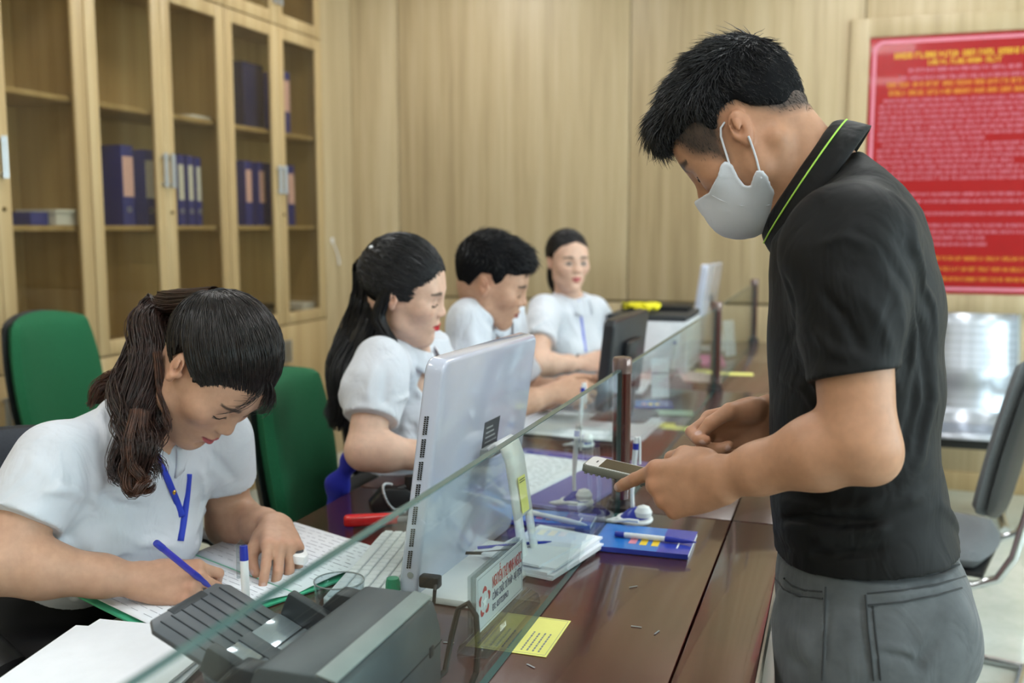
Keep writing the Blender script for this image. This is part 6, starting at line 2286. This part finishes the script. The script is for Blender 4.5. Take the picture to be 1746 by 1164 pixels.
folds_px(F, [
    ([(1322, 985), (1336, 1004), (1362, 1016), (1402, 1020)], 0.0035, -0.0045),
    ([(1321, 978), (1338, 996), (1366, 1008), (1404, 1012)], 0.003, 0.003),
    ([(1406, 1000), (1404, 1060), (1402, 1120), (1400, 1160)], 0.003, 0.0035),
    ([(1412, 1000), (1410, 1060), (1408, 1120), (1406, 1160)], 0.003, -0.003),
    ([(1476, 1018), (1540, 1012), (1600, 1002), (1648, 988)], 0.004, 0.004),
    ([(1478, 1008), (1540, 1002), (1600, 992), (1645, 978)], 0.003, -0.004),
    ([(1476, 1020), (1480, 1070), (1486, 1120), (1490, 1160)], 0.003, 0.004),
    ([(1469, 1020), (1473, 1070), (1479, 1120), (1483, 1160)], 0.003, -0.004),
    ([(1550, 984), (1600, 976), (1636, 964)], 0.003, -0.004),
    ([(1490, 1100), (1540, 1106), (1566, 1124)], 0.005, 0.004),
    ([(1500, 1112), (1545, 1120), (1570, 1136)], 0.006, -0.004),
    ([(1600, 1090), (1570, 1120), (1560, 1150)], 0.008, -0.005),
    ([(1340, 1060), (1370, 1090), (1395, 1150)], 0.012, 0.004),
    ([(1330, 1110), (1360, 1130), (1390, 1140)], 0.010, -0.003),
])
F.wobble(70, 0.0016, 5)
SEAMD = cloth_mat('jeans_seam', (52, 55, 58), 0.85, 1500, 0.1, 0.1)
for pix in ([(1322, 985), (1336, 1004), (1362, 1016), (1402, 1020)], [(1408, 1000), (1406, 1060), (1404, 1120), (1402, 1160)],
            [(1478, 1012), (1540, 1006), (1600, 996), (1646, 982)], [(1478, 1032), (1540, 1026), (1600, 1014), (1640, 1002)], [(1476, 1014), (1480, 1070), (1486, 1120), (1490, 1160)],
            [(1488, 1030), (1492, 1070), (1498, 1120), (1502, 1160)], [(1540, 984), (1600, 974), (1636, 962)], [(1336, 985), (1350, 998), (1372, 1006), (1402, 1008)]):
    P = hits(F, [(a + (c - a) * w, b + (d - b) * w) for (a, b), (c, d) in zip(pix[:-1], pix[1:]) for w in np.linspace(0, 1, 6)[:-1]] + [pix[-1]], 0.0016)
    if len(P) > 2:
        child_world(MB().tube(P, 0.0014, 6).build('seam', SEAMD, None, smooth=True), man)
F.plane((0, 0, 0.60), (0, 0, -1))
V1, F1 = F.mesh(); V1 = relax(V1, F1, 1, 0.3)
F = Field((-0.16, 1.32, 0.05), (0.20, 1.74, 0.64), 0.007)
for q in (-1, 1):
    F.cone((0.035, MY + q * 0.088, 0.80), (0.02, MY + q * 0.095, 0.40), 0.108, 0.078, 0.03)
    F.cone((0.02, MY + q * 0.095, 0.40), (0.035, MY + q * 0.10, 0.10), 0.075, 0.060, 0.03)
F.wobble(45, 0.004, 6)
F.plane((0, 0, 0.612), (0, 0, 1)).plane((0, 0, 0.075), (0, 0, -1))
V2, F2 = F.mesh()
Vj, Fj = join_np([(V1, F1), (V2, F2)])
np_mesh('jeans', Vj, Fj, JEAN, man)
rv = at(1402, 1020, Y=1.365)
child_world(MB().lathe([(0.0001, 0.002), (0.004, 0.0015), (0.0045, 0.0)], 12, XF(tuple(rv), rx=PI / 2)).build('rivet', STEEL, None, smooth=True), man)
SHOE = mat('shoe_dark', (40, 38, 40), 0.5)
for q in (-1, 1):
    F = Field((-0.24, MY + q * 0.10 - 0.07, 0.0), (0.12, MY + q * 0.10 + 0.07, 0.13), 0.006)
    F.cone((0.04, MY + q * 0.10, 0.055), (-0.14, MY + q * 0.105, 0.042), 0.045, 0.038, 0.02).cone((0.035, MY + q * 0.1, 0.06), (0.035, MY + q * 0.1, 0.10), 0.04, 0.038, 0.02)
    F.plane((0, 0, 0.008), (0, 0, -1))
    np_mesh('shoe', *F.mesh(), SHOE, man)

# hair -------------------------------------------------------------
lo, hi = box_of([H1(0.1, 0.14, 0.0), H1(-0.1, -0.15, 0.16), H1(0, -0.14, -0.1), H1(0, 0.12, 0.15), H1(0, -0.02, 0.17)], 0.02)
F = Field(lo, hi, 0.003)
F.ell(H1(0, -0.018, 0.042), [q * H1.s for q in (0.0812, 0.1010, 0.0950)], H1.R, 0.0)
F.ell(H1(0, 0.030, 0.078), [q * H1.s for q in (0.066, 0.066, 0.048)], H1.R, 0.02)
F.ell(H1(0, 0.072, 0.080), [q * H1.s for q in (0.050, 0.022, 0.028)], H1.R, 0.02)
# hairline: face side, ear arch and nape
L_ = lambda X, Y, Z_: None
sl = (slice(None),) * 3
GX_, GY_, GZ_ = F.ax[0][:, None, None] - H1.o[0], F.ax[1][None, :, None] - H1.o[1], F.ax[2][None, None, :] - H1.o[2]
ly = (GX_ * H1.R[0, 1] + GY_ * H1.R[1, 1] + GZ_ * H1.R[2, 1]) / H1.s
lz = (GX_ * H1.R[0, 2] + GY_ * H1.R[1, 2] + GZ_ * H1.R[2, 2]) / H1.s
poly = HAIRLINE1
pd = poly_sdf(np.broadcast_to(ly, F.D.shape), np.broadcast_to(lz, F.D.shape), poly) * H1.s
F.D = np.maximum(F.D, pd)
F.D += np.clip(0.016 + pd, 0, 0.016) * 0.30          # thins towards the hairline
rg = np.random.default_rng(4)
F.wobble(150, 0.0014, 8)
Vq, Fq = F.mesh()
Vq = relax(Vq, Fq, 1, 0.3)
def flow1(L):
    d = np.zeros_like(L)
    top = np.clip((L[:, 2] - 0.05) / 0.06, 0, 1)
    d[:, 1] = 0.9 * top + 0.25 * (1 - top) * np.sign(L[:, 1] + 0.03)
    d[:, 2] = -1.0 * (1 - top) + 0.15 * top
    d[:, 0] = 0.25 * np.sign(L[:, 0]) * (1 - top)
    return d
side = lambda L: np.clip((L[:, 2] - 0.035) / 0.05, 0, 1)
V3, F3 = grow_hair(Vq, Fq, H1, lambda L: np.ones(len(L)), flow1, lambda L: 0.009 + 0.015 * side(L) + 0.004 * np.clip((L[:, 1] - 0.05) / 0.04, 0, 1), 17000, 4, 0.00055, 11, 0.34, 0.08)
def nape(L):
    pd_ = poly_sdf(L[:, 1], L[:, 2], HAIRLINE1)
    return np.clip((0.004 - pd_) / 0.012, 0, 1) ** 2 * (pd_ > -0.03) * (np.abs(L[:, 0]) < 0.0805) + 1e-12
V4, F4 = grow_hair(Vh, Fh, H1, nape, flow1, lambda L: np.full(len(L), 0.0045), 7000, 3, 0.00022, 12, 0.15, 0.0, 0.0005)
Vz, Fz = join_np([(V3, F3), (V4, F4)])
hb = np_mesh('hair', Vq, Fq, HAIR_BASE, man)
so = np_mesh('hair_strands', Vz, Fz, HAIR_BLACK, None); so.parent = hb; so['kind'] = 'stuff'

# face mask --------------------------------------------------------
MASKM = cloth_mat('mask_white', (206, 210, 220), 0.8, 900, 0.02, 0.1)
lo, hi = box_of([H1(0.08, 0.13, 0.0), H1(-0.08, 0.0, -0.13), H1(0, 0.14, -0.06), H1(0, 0.08, -0.14), H1(0, 0.06, 0.01)], 0.015)
F = Field(lo, hi, 0.002)
add_head(F, H1, masked=True, ears=False, cu=0.016)
F.ell(H1(0, 0.064, -0.060), [q * H1.s for q in (0.052, 0.042, 0.050)], H1.R, 0.03)
F.cone(H1(0, 0.0, -0.062), H1(0, 0.06, -0.080), 0.042, 0.026, 0.03)
F.ell(H1(0, 0.086, -0.068), [q * H1.s for q in (0.030, 0.026, 0.030)], H1.R, 0.03)
F.D -= 0.0038
inner = F.D + 0.0035
F.D = np.maximum(F.D, -inner)
GX_, GY_, GZ_ = F.ax[0][:, None, None] - H1.o[0], F.ax[1][None, :, None] - H1.o[1], F.ax[2][None, None, :] - H1.o[2]
ly = (GX_ * H1.R[0, 1] + GY_ * H1.R[1, 1] + GZ_ * H1.R[2, 1]) / H1.s
lz = (GX_ * H1.R[0, 2] + GY_ * H1.R[1, 2] + GZ_ * H1.R[2, 2]) / H1.s
mp = []
for px, py in [(1246, 276), (1253, 283), (1262, 303), (1272, 316), (1281, 317), (1288, 300), (1293, 291), (1304, 290), (1312, 300), (1316, 318), (1331, 345), (1322, 372), (1298, 400), (1270, 416)]:
    l = H1.loc(np.array([at(px, py, Y=1.452)]))[0]; mp.append((float(l[1]), float(l[2])))
mp += [(0.12, -0.17), (0.17, -0.10), (0.17, -0.022), (0.112, -0.020)]
for px, py in [(1212, 328), (1228, 300), (1234, 282), (1240, 276)]:
    l = H1.loc(np.array([at(px, py, Y=1.46 if px > 1215 else 1.47)]))[0]; mp.append((float(l[1]), float(l[2])))
pd = poly_sdf(np.broadcast_to(ly, F.D.shape), np.broadcast_to(lz, F.D.shape), mp) * H1.s
F.D = np.maximum(F.D, pd)
edge = np.exp(-((pd + 0.003) / 0.0016) ** 2)
F.D -= 0.0006 * edge
SEAMP = hits(F, [(1214, 333), (1228, 341), (1245, 347), (1265, 351), (1290, 352), (1310, 350), (1324, 346)], 0.0008)
if len(SEAMP) > 3:
    child_world(MB().tube(SEAMP, 0.0007, 5).build('mask_seam', MASKM, None, smooth=True), man)
Vk, Fk = F.mesh()
Vk = relax(Vk, Fk, 2, 0.4)
mko = np_mesh('face_mask', Vk, Fk, MASKM, man)
def ear_loop(pix):
    P = hits(FHEAD, pix, 0.0035)
    if len(P) > 2:
        child_world(MB().tube(P, 0.0015, 6).build('mask_loop', MASKM, None, smooth=True), man)
ear_loop([(1247, 292), (1243, 278), (1238, 262), (1233, 246), (1229, 232), (1229, 218), (1236, 208)])
ear_loop([(1298, 304), (1294, 288), (1290, 272), (1285, 256), (1280, 242), (1276, 232)])

# phone in the left hand --------------------------------------------
PHG = mat('phone_case_grey', (104, 106, 98), 0.5, metal=0.2)
pc = at(1078, 806, Y=1.450)
exd = Vector((-0.985, 0.0, 0.15)); 
Rp = frame(ex=exd, ez=(0.1, 0.03, 1.0))
ph = empty('phone', tuple(pc), 0, 'smartphone in a grey ridged case held in the left hand', 'phone')
ph.matrix_world = XF(tuple(pc), R=Rp)
MB().prism(rrect(0.142, 0.070, 0.009, 5), -0.0068, 0.0045).build('case', PHG, ph, bevel=0.002)
MB().prism(rrect(0.136, 0.064, 0.007, 5), 0.0045, 0.0052).build('front_glass', mat('phone_white', (222, 224, 226), 0.2), ph)
MB().box((-0.052, -0.029, 0.0052), (0.047, 0.029, 0.0055)).build('display', SCREEN, ph)
MB().box((0.054, -0.006, 0.0052), (0.056, 0.006, 0.0055)).build('speaker_slot', INK, ph)
MB().lathe([(0.005, 0.0), (0.005, 0.0004)], 16, XF((-0.060, 0, 0.0052))).build('home_button', LABELW, ph)
MB().box((0.040, -0.0358, -0.002), (0.052, -0.0346, 0.002)).build('side_button', SCL, ph, bevel=0.0005)
for k in range(16):
    MB().box((-0.066 + k * 0.0085, -0.0352, -0.0084), (-0.062 + k * 0.0085, 0.0352, -0.0066)).build('ridge', PHG, ph)


LANY = mat('lanyard_blue', (44, 66, 190), 0.6)


def hair_obj(root, cap, parts, base, strand):
    hb = np_mesh('hair', *cap, base, root)
    o = np_mesh('hair_strands', *join_np(parts), strand, None)
    o.parent = hb; o['kind'] = 'stuff'


FIST = [(50, 65, 30), (58, 72, 35), (64, 76, 38), (68, 76, 38)]
FLATH = [(18, 22, 12), (22, 26, 14), (26, 28, 14), (30, 30, 14)]

# ------------------------------------------------------------------ woman writing in front
w1 = empty('person', (-1.24, 1.38, 0), 0, 'woman with ponytail in white shirt bending over and writing in front', 'person')
H2 = head_at((-0.990, 1.400, 1.137), -14, 53, -12, 1.0)
rw2 = Vector((-1.035, 1.252, 0.826)); lw2 = Vector((-0.950, 1.515, 0.846))
re2 = at(2, 962, D=1.50); le2 = at(392, 893, D=1.93)
F2, nb2, fw2, rt2, R32 = seated(
    w1, H2, SKIN_MID, (-1.40, 1.440, 0.625), (-1.185, 1.250, 1.005), (-1.085, 1.545, 0.985), re2, le2, rw2, lw2,
    ((0.92, 0.35, -0.06), (-0.2, 0.72, 0.68)), ((0.62, -0.76, -0.20), (-0.75, -0.6, 0.25)),
    [(42, 62, 35), (52, 72, 35), (60, 78, 38), (64, 80, 38)], [(24, 18, 12), (40, 36, 20), (48, 42, 22), (52, 46, 22)],
    rthumb=((0.028, 0.026, -0.014), (0.058, 0.042, -0.028), (0.082, 0.036, -0.042), (0.098, 0.026, -0.050)),
    lthumb=((0.028, 0.026, -0.014), (0.056, 0.044, -0.026), (0.080, 0.044, -0.040), (0.100, 0.036, -0.050)),
    hs=0.95, sv=0.0038, sleeve=(0.60, 0.44), width=1.04, waist=0.21, fold_amp=1.5, vneck_px=[(284, 752, 0.016), (290, 764, 0.014), (295, 776, 0.011), (298, 786, 0.008)], folds_seed=4, lips=srgb(176, 86, 92)[:3], brow_w=0.95,
    shirt_folds=[
        ([(100, 700), (150, 750), (170, 820), (160, 870)], 0.0075, 0.0116), ([(130, 690), (200, 760), (230, 850)], 0.0075, -0.0116),
        ([(60, 790), (100, 830), (150, 850)], 0.0075, 0.0116), ([(150, 830), (200, 860), (260, 870)], 0.0075, -0.0116),
        ([(180, 900), (240, 925), (300, 930)], 0.0075, 0.0116), ([(140, 940), (220, 955), (300, 960)], 0.0075, -0.0130),
        ([(340, 800), (350, 850), (340, 900)], 0.0075, 0.0101), ([(360, 770), (385, 800), (400, 820)], 0.0075, -0.0101),
        ([(290, 780), (296, 850), (300, 930)], 0.004, 0.004)])
shirt_collar(w1, nb2 + fw2 * 0.012, fw2, rt2, Vector((0.45, -0.05, 0.9)), (0.064, 0.062), 0.038)
ribbon_on(w1, F2, [(268, 778), (284, 812), (300, 850), (311, 880)], 0.011, LANY)
ribbon_on(w1, F2, [(322, 808), (319, 845), (314, 885), (308, 922)], 0.011, LANY)
# cap and hair swept to the tie
C0h, R0h = (0, -0.016, 0.040), (0.0815, 0.1010, 0.0915)
line2 = [(0.14, 0.056), (0.086, 0.052), (0.074, 0.032), (0.054, 0.008), (0.024, -0.008), (0.019, 0.006), (0.012, 0.024), (0.0, 0.032), (-0.024, 0.030), (-0.036, 0.000), (-0.052, -0.036), (-0.075, -0.062), (-0.10, -0.070), (-0.20, -0.05), (-0.20, 0.2), (0.14, 0.2)]
Vq, Fq = hair_cap(H2, C0h, R0h, line2, 0.0028, wob=(120, 0.0010, 2))
rg = np.random.default_rng(21)
st = []
for _ in range(3000):
    k = rg.uniform()
    if k < 0.55:      # front and temples
        x = rg.uniform(-0.07, 0.07); st.append((x, 0.080 - 0.35 * abs(x) + rg.uniform(-0.02, 0.006), 0.066 - 0.55 * abs(x) + rg.uniform(-0.004, 0.03)))
    elif k < 0.8:     # sides above the ears
        s_ = rg.choice((-1, 1)); st.append((s_ * 0.078, rg.uniform(0.014, 0.055), rg.uniform(0.012, 0.045)))
    elif k < 0.87:    # behind the ears
        s_ = rg.choice((-1, 1)); st.append((s_ * 0.074, rg.uniform(-0.07, -0.03), rg.uniform(-0.03, 0.03)))
    else:             # nape
        st.append((rg.uniform(-0.06, 0.06), -0.085, rg.uniform(-0.06, -0.02)))
tie = (0.012, -0.098, 0.082)
V3, F3 = combed(H2, C0h, (0.0825, 0.1020, 0.0925), st, tie, 12, 0.007, 0.006, 0.0008, 22)
V5, F5 = [], []
# fringe falling past the forehead
fr = []
for _ in range(170):
    x0 = rg.uniform(-0.052, 0.016); sgn = 1 if x0 > 0.008 else -1
    p0 = arr((x0 * 0.8, 0.070 + rg.uniform(-0.01, 0.006), 0.090 - abs(x0) * 0.5))
    ln = rg.uniform(0.45, 1.25)
    t = np.linspace(0, 1, 9)[:, None]
    out = arr((sgn * 0.020 * ln + rg.normal() * 0.006, 0.024 + rg.normal() * 0.003, -0.066 * ln))
    curve = p0 + t * out + (t * (1 - t)) * arr((0.0, 0.040, 0.008)) + t ** 3 * arr((sgn * 0.014, -0.012, 0.0))
    fr.append(H2.o + H2.s * (curve @ H2.R.T))
V5, F5 = strands(np.array(fr), 0.00055, 0.0002, 3, 5)
hair_obj(w1, (Vq, Fq), [(V3, F3), (V5, F5)], HAIR_BASEB, HAIR_BROWN)
root_t = H2(*tie)
pony = [root_t, at(285, 520, D=1.74), at(255, 560, D=1.71), at(243, 640, D=1.66), at(236, 720, D=1.61), at(232, 780, D=1.57), at(240, 822, D=1.55)]
Vp, Fp = bundle(pony, [0.016, 0.026, 0.034, 0.037, 0.037, 0.035, 0.022], 1000, 26, 0.015, 17, 0.0011, 31, 0.3, flat=(0.9, 0.2, 0.1), core=0.72)
np_mesh('ponytail', Vp, Fp, HAIR_PONY, w1)
lock = [at(268, 552, D=1.72), at(236, 600, D=1.73), at(212, 645, D=1.74), at(188, 652, D=1.75), at(170, 676, D=1.75), at(152, 690, D=1.76)]
Vp, Fp = bundle(lock, [0.014, 0.020, 0.020, 0.016, 0.012, 0.004], 320, 22, 0.009, 11, 0.0009, 32, 0.6, core=0.45)
V6, F6 = bundle([at(238, 700, D=1.57), at(228, 760, D=1.55), at(222, 800, D=1.54), at(236, 832, D=1.54), at(262, 815, D=1.54)], [0.014, 0.016, 0.016, 0.012, 0.006], 260, 20, 0.007, 12, 0.0009, 33, 0.5, core=0.4)
V7, F7 = bundle([at(268, 600, D=1.63), at(275, 660, D=1.62), at(283, 700, D=1.61), at(288, 740, D=1.60)], [0.007, 0.006, 0.005, 0.002], 70, 14, 0.003, 8, 0.0008, 34, 0.5, core=0.3)
for q in ((Vp, Fp), (V6, F6), (V7, F7)):
    np_mesh('hair_lock', *q, HAIR_RED, w1)
tc = Vector(root_t)
child_world(MB().tube([tc + Vector(H2.R @ arr((0.016 * math.cos(a), 0.0, 0.016 * math.sin(a)))) for a in np.linspace(0, 2 * PI, 21)[:-1]], 0.005, 8, closed=True).build('hair_tie', HAIR_TIE, None, smooth=True), w1)
# necklace pendant
pp = hits(F2, [(297, 838)], 0.004)
if pp:
    child_world(MB().lathe([(0.0005, 0.006), (0.003, 0.003), (0.0038, 0), (0.003, -0.003), (0.0005, -0.006)], 12, XF(tuple(pp[0]))).build('pendant', mat('gold', (212, 170, 80), 0.25, metal=1.0), None, smooth=True), w1)
# pen in the right hand
tipp = Vector((-0.935, 1.305, 0.803)); topp = at(250, 912, D=1.475)
dp = (tipp - topp).normalized()
pen(tuple(tipp - dp * 0.15), frame(ex=dp, ez=(0.3, 0, 1)), 'blue ballpoint pen in the writing woman\'s right hand', barrel=mat('pen_barrel_violet', (60, 58, 170), 0.3), L=0.15)
# correction tape under the left hand
r = empty('correction_tape', at(508, 946, Z=0.815), math.radians(-40), 'small white and dark correction tape held under the left hand fingers', 'correction tape')
MB().prism([(-0.03, -0.012), (-0.01, -0.018), (0.02, -0.012), (0.034, 0.0), (0.02, 0.012), (-0.01, 0.018), (-0.03, 0.012)], -0.010, 0.006).build('case', WPL, r, bevel=0.004)
MB().lathe([(0.010, 0.0062), (0.010, 0.0075)], 16).build('wheel', GREYD, r)

# ------------------------------------------------------------------ long-haired woman
w2 = empty('person', (-1.20, 2.24, 0), 0, 'woman with long black hair and red lips in white shirt, seated behind the white monitor', 'person')
H3 = head_at((-0.985, 2.165, 1.222), 9, 13, 7, 1.0)
F3_, nb3, fw3, rt3, R33 = seated(
    w2, H3, SKIN_FAIR, (-1.13, 2.235, 0.545), at(648, 618, D=2.27), (-1.03, 2.40, 1.01), at(622, 768, D=2.17), (-0.98, 2.50, 0.82), at(742, 778, D=2.20), (-0.83, 2.33, 0.825),
    ((0.97, 0.2, -0.1), (0.1, 0.8, 0.6)), ((0.85, -0.5, -0.1), (-0.4, -0.7, 0.5)), FLATH, FIST, hs=0.9, hv=0.003, av=0.004, sv=0.005, sleeve=(0.66, 0.66), puff=0.012, width=1.0, waist=0.24, folds_seed=7, lips=srgb(206, 40, 52)[:3], bust=0.9,
    shirt_folds=[([(640, 620), (625, 670), (612, 720)], 0.010, 0.008), ([(660, 620), (655, 680), (650, 725)], 0.010, -0.008), ([(700, 620), (720, 680), (725, 740)], 0.010, 0.008), ([(670, 740), (700, 735), (730, 750)], 0.010, -0.008)])
shirt_collar(w2, nb3 + fw3 * 0.01, fw3, rt3, Vector((0.25, 0, 0.97)), (0.064, 0.062), 0.040)
line3 = [(0.14, 0.078), (0.080, 0.074), (0.064, 0.050), (0.048, 0.018), (0.030, -0.012), (0.012, -0.016), (0.004, 0.010), (-0.016, 0.012), (-0.034, -0.012), (-0.052, -0.060), (-0.10, -0.080), (-0.20, -0.06), (-0.20, 0.2), (0.14, 0.2)]
Vq, Fq = hair_cap(H3, C0h, (0.0835, 0.1030, 0.0935), line3, 0.0036, wob=(120, 0.0012, 3))
st = [(x, 0.07 - abs(x) * 0.5 + rg.uniform(-0.015, 0.01), 0.085 - 0.6 * abs(x) + rg.uniform(-0.01, 0.01)) for x in rg.uniform(-0.075, 0.075, 700)] + [(s_ * 0.08, rg.uniform(0.0, 0.05), rg.uniform(-0.01, 0.04)) for s_ in rg.choice((-1, 1), 400)]
V3, F3 = combed(H3, C0h, (0.085, 0.1045, 0.0955), st, (0.0, -0.10, 0.06), 10, 0.005, 0.012, 0.0010, 23)
hair_obj(w2, (Vq, Fq), [(V3, F3)], HAIR_BASE, HAIR_BLACK)
b0 = H3(0, -0.085, 0.05)
mane = [b0, at(648, 505, D=2.42), at(628, 560, D=2.42), at(606, 612, D=2.40), at(594, 660, D=2.38), at(584, 705, D=2.36), at(576, 735, D=2.36)]
V1_, F1_ = bundle(mane, [0.055, 0.070, 0.066, 0.056, 0.046, 0.034, 0.014], 900, 24, 0.010, 14, 0.0014, 41, 0.35, flat=(0.2, 1, 0), core=0.85)
V2_, F2_ = bundle([H3(0.075, -0.02, 0.02), H3(0.085, -0.03, -0.05), at(668, 590, D=2.30), at(640, 600, D=2.33)], [0.014, 0.016, 0.018, 0.012], 200, 16, 0.004, 8, 0.0012, 42, 0.3, core=0.6)
np_mesh('long_hair', V1_, F1_, HAIR_BLACK, w2)
np_mesh('side_lock', V2_, F2_, HAIR_BLACK, w2)
hc = Vector(H3(0.035, -0.085, 0.095))
child_world(MB().lathe([(0.002, -0.006), (0.010, -0.003), (0.012, 0.002), (0.008, 0.006), (0.001, 0.007)], 12, XF(tuple(hc))).build('hair_clip', PAPER, None, smooth=True), w2)
# blue jacket hanging beside her seat
r = empty('blue_jacket', (0, 0, 0), 0, 'bright blue jacket hanging at the seat of the long-haired woman', 'jacket')
JB = cloth_mat('jacket_blue', (30, 36, 150), 0.8, 900, 0.15, 0.1)
c0 = at(596, 790, D=2.25)
F = Field(*box_of([c0 + Vector((-0.06, -0.05, -0.20)), c0 + Vector((0.06, 0.05, 0.07))], 0.04), 0.006)
F.chain([c0 + Vector((0.03, 0, 0.06)), c0 + Vector((0.0, 0, 0.0)), c0 + Vector((-0.03, 0, -0.05)), c0 + Vector((-0.04, 0, -0.10))], [0.012, 0.018, 0.022, 0.020], 0.02, flat=(0, 1, 0), fs=0.6)
F.wobble(80, 0.003, 3)
jo = np_mesh('cloth', *F.mesh(), JB, None); jo.parent = r
MB().tube([c0 + Vector((0.03, 0, 0.07)), c0 + Vector((0.04, 0, 0.085)), c0 + Vector((0.05, 0, 0.075))], 0.003, 6).build('hanger_loop', JB, r, smooth=True)

# ------------------------------------------------------------------ seated man
m2 = empty('person', (-1.16, 2.80, 0), 0, 'seated man with short black hair in white shirt looking down', 'person')
H4 = head_at((-0.935, 2.645, 1.224), 12, 20, 8, 1.04)
F4_, nb4, fw4, rt4, R34 = seated(
    m2, H4, SKIN_MID, (-1.16, 2.78, 0.545), at(800, 548, D=2.78), (-1.02, 2.94, 1.04), (-0.98, 2.54, 0.83), (-0.92, 3.02, 0.83), at(945, 668, D=2.88), at(985, 650, D=3.05),
    ((0.95, 0.3, 0.0), (0.0, 0.5, 0.85)), ((0.95, -0.2, 0.0), (-0.1, -0.7, 0.6)), FIST, FIST, female=False, hs=0.98, hv=0.003, av=0.004, sv=0.0055, sleeve=(0.68, 0.68), width=1.03, folds_seed=9, lips=srgb(160, 96, 88)[:3], brow_w=1.2,
    shirt_folds=[([(770, 520), (800, 560), (810, 600)], 0.012, 0.009), ([(800, 510), (830, 550), (850, 570)], 0.012, -0.009)])
shirt_collar(m2, nb4 + fw4 * 0.01, fw4, rt4, Vector((0.35, 0, 0.94)), (0.070, 0.068), 0.042)
line4 = [(0.14, 0.062), (0.084, 0.060), (0.066, 0.050), (0.058, 0.026), (0.044, 0.022), (0.030, -0.016), (0.018, 0.004), (-0.002, 0.036), (-0.028, 0.030), (-0.042, 0.000), (-0.056, -0.036), (-0.10, -0.052), (-0.20, -0.04), (-0.20, 0.20), (0.14, 0.20)]
Vq, Fq = hair_cap(H4, (0, -0.018, 0.042), (0.0815, 0.1010, 0.0950), line4, 0.004, extra=[((0, 0.030, 0.080), (0.066, 0.068, 0.050), 0.02)], wob=(140, 0.0016, 5))
V3, F3 = grow_hair(Vq, Fq, H4, lambda L: np.ones(len(L)), flow1, lambda L: 0.006 + 0.018 * side(L), 3000, 4, 0.0009, 14, 0.32, 0.06)
hair_obj(m2, (Vq, Fq), [(V3, F3)], HAIR_BASE, HAIR_BLACK)

# ------------------------------------------------------------------ farthest woman
w3 = empty('person', (-1.16, 3.95, 0), 0, 'woman facing forward in white shirt with blue lanyard at the far desk', 'person')
H5 = head_at((-1.045, 3.862, 1.236), -52, 2, 0, 1.0)
F5_, nb5, fw5, rt5, R35 = seated(
    w3, H5, SKIN_FAIR, (-1.14, 3.93, 0.545), at(928, 528, D=3.92), (-0.99, 4.06, 1.025), at(915, 622, D=3.72), (-0.90, 4.12, 0.86), at(990, 618, D=3.80), at(1030, 610, D=3.95),
    ((0.95, 0.1, 0.05), (0.1, 0.6, 0.8)), ((0.9, -0.4, 0.0), (-0.3, -0.7, 0.6)), FIST, FLATH, hs=0.92, hv=0.0036, av=0.005, sv=0.006, sleeve=(0.60, 0.60), width=1.06, folds_seed=11, lips=srgb(196, 104, 106)[:3], eyes='open',
    shirt_folds=[([(960, 520), (985, 570), (990, 620)], 0.012, 0.009)])
shirt_collar(w3, nb5 + fw5 * 0.01, fw5, rt5, Vector((0.10, -0.12, 0.98)), (0.064, 0.062), 0.042, open_=0.42)
ribbon_on(w3, F5_, [(985, 512), (990, 540), (994, 570), (998, 600)], 0.014, mat('lanyard_pale_blue', (120, 130, 214), 0.6))
line5 = [(0.14, 0.086), (0.078, 0.082), (0.060, 0.054), (0.044, 0.016), (0.024, -0.010), (0.012, 0.002), (0.002, 0.020), (-0.022, 0.016), (-0.036, -0.014), (-0.052, -0.044), (-0.10, -0.066), (-0.20, -0.05), (-0.20, 0.2), (0.14, 0.2)]
Vq, Fq = hair_cap(H5, C0h, (0.080, 0.1000, 0.0900), line5, 0.004, wob=(120, 0.0008, 3))
st = [(x, 0.07 - abs(x) * 0.5, 0.088 - 0.6 * abs(x) + rg.uniform(-0.006, 0.006)) for x in rg.uniform(-0.075, 0.075, 500)]
V3, F3 = combed(H5, C0h, (0.0812, 0.1012, 0.0915), st, (0.0, -0.10, 0.03), 10, 0.003, 0.010, 0.0010, 24)
V4, F4 = bundle([H5(0, -0.105, 0.03), H5(0.0, -0.135, 0.0), H5(0.01, -0.125, -0.07), H5(0.01, -0.11, -0.14)], [0.018, 0.030, 0.026, 0.010], 300, 14, 0.004, 7, 0.0013, 44, 0.3, core=0.8)
hair_obj(w3, (Vq, Fq), [(V3, F3)], HAIR_BASE, HAIR_BLACK)
np_mesh('ponytail', V4, F4, HAIR_BLACK, w3)
# wristwatch
wr = at(985, 618, D=3.80)
child_world(MB().tube([Vector(wr) + Vector((0.0, 0.029 * math.cos(a), 0.029 * math.sin(a))) for a in np.linspace(0, 2 * PI, 21)[:-1]], 0.007, 8, closed=True, flat=(0.4, 1)).build('wristwatch', BLACK, None, smooth=True), w3)
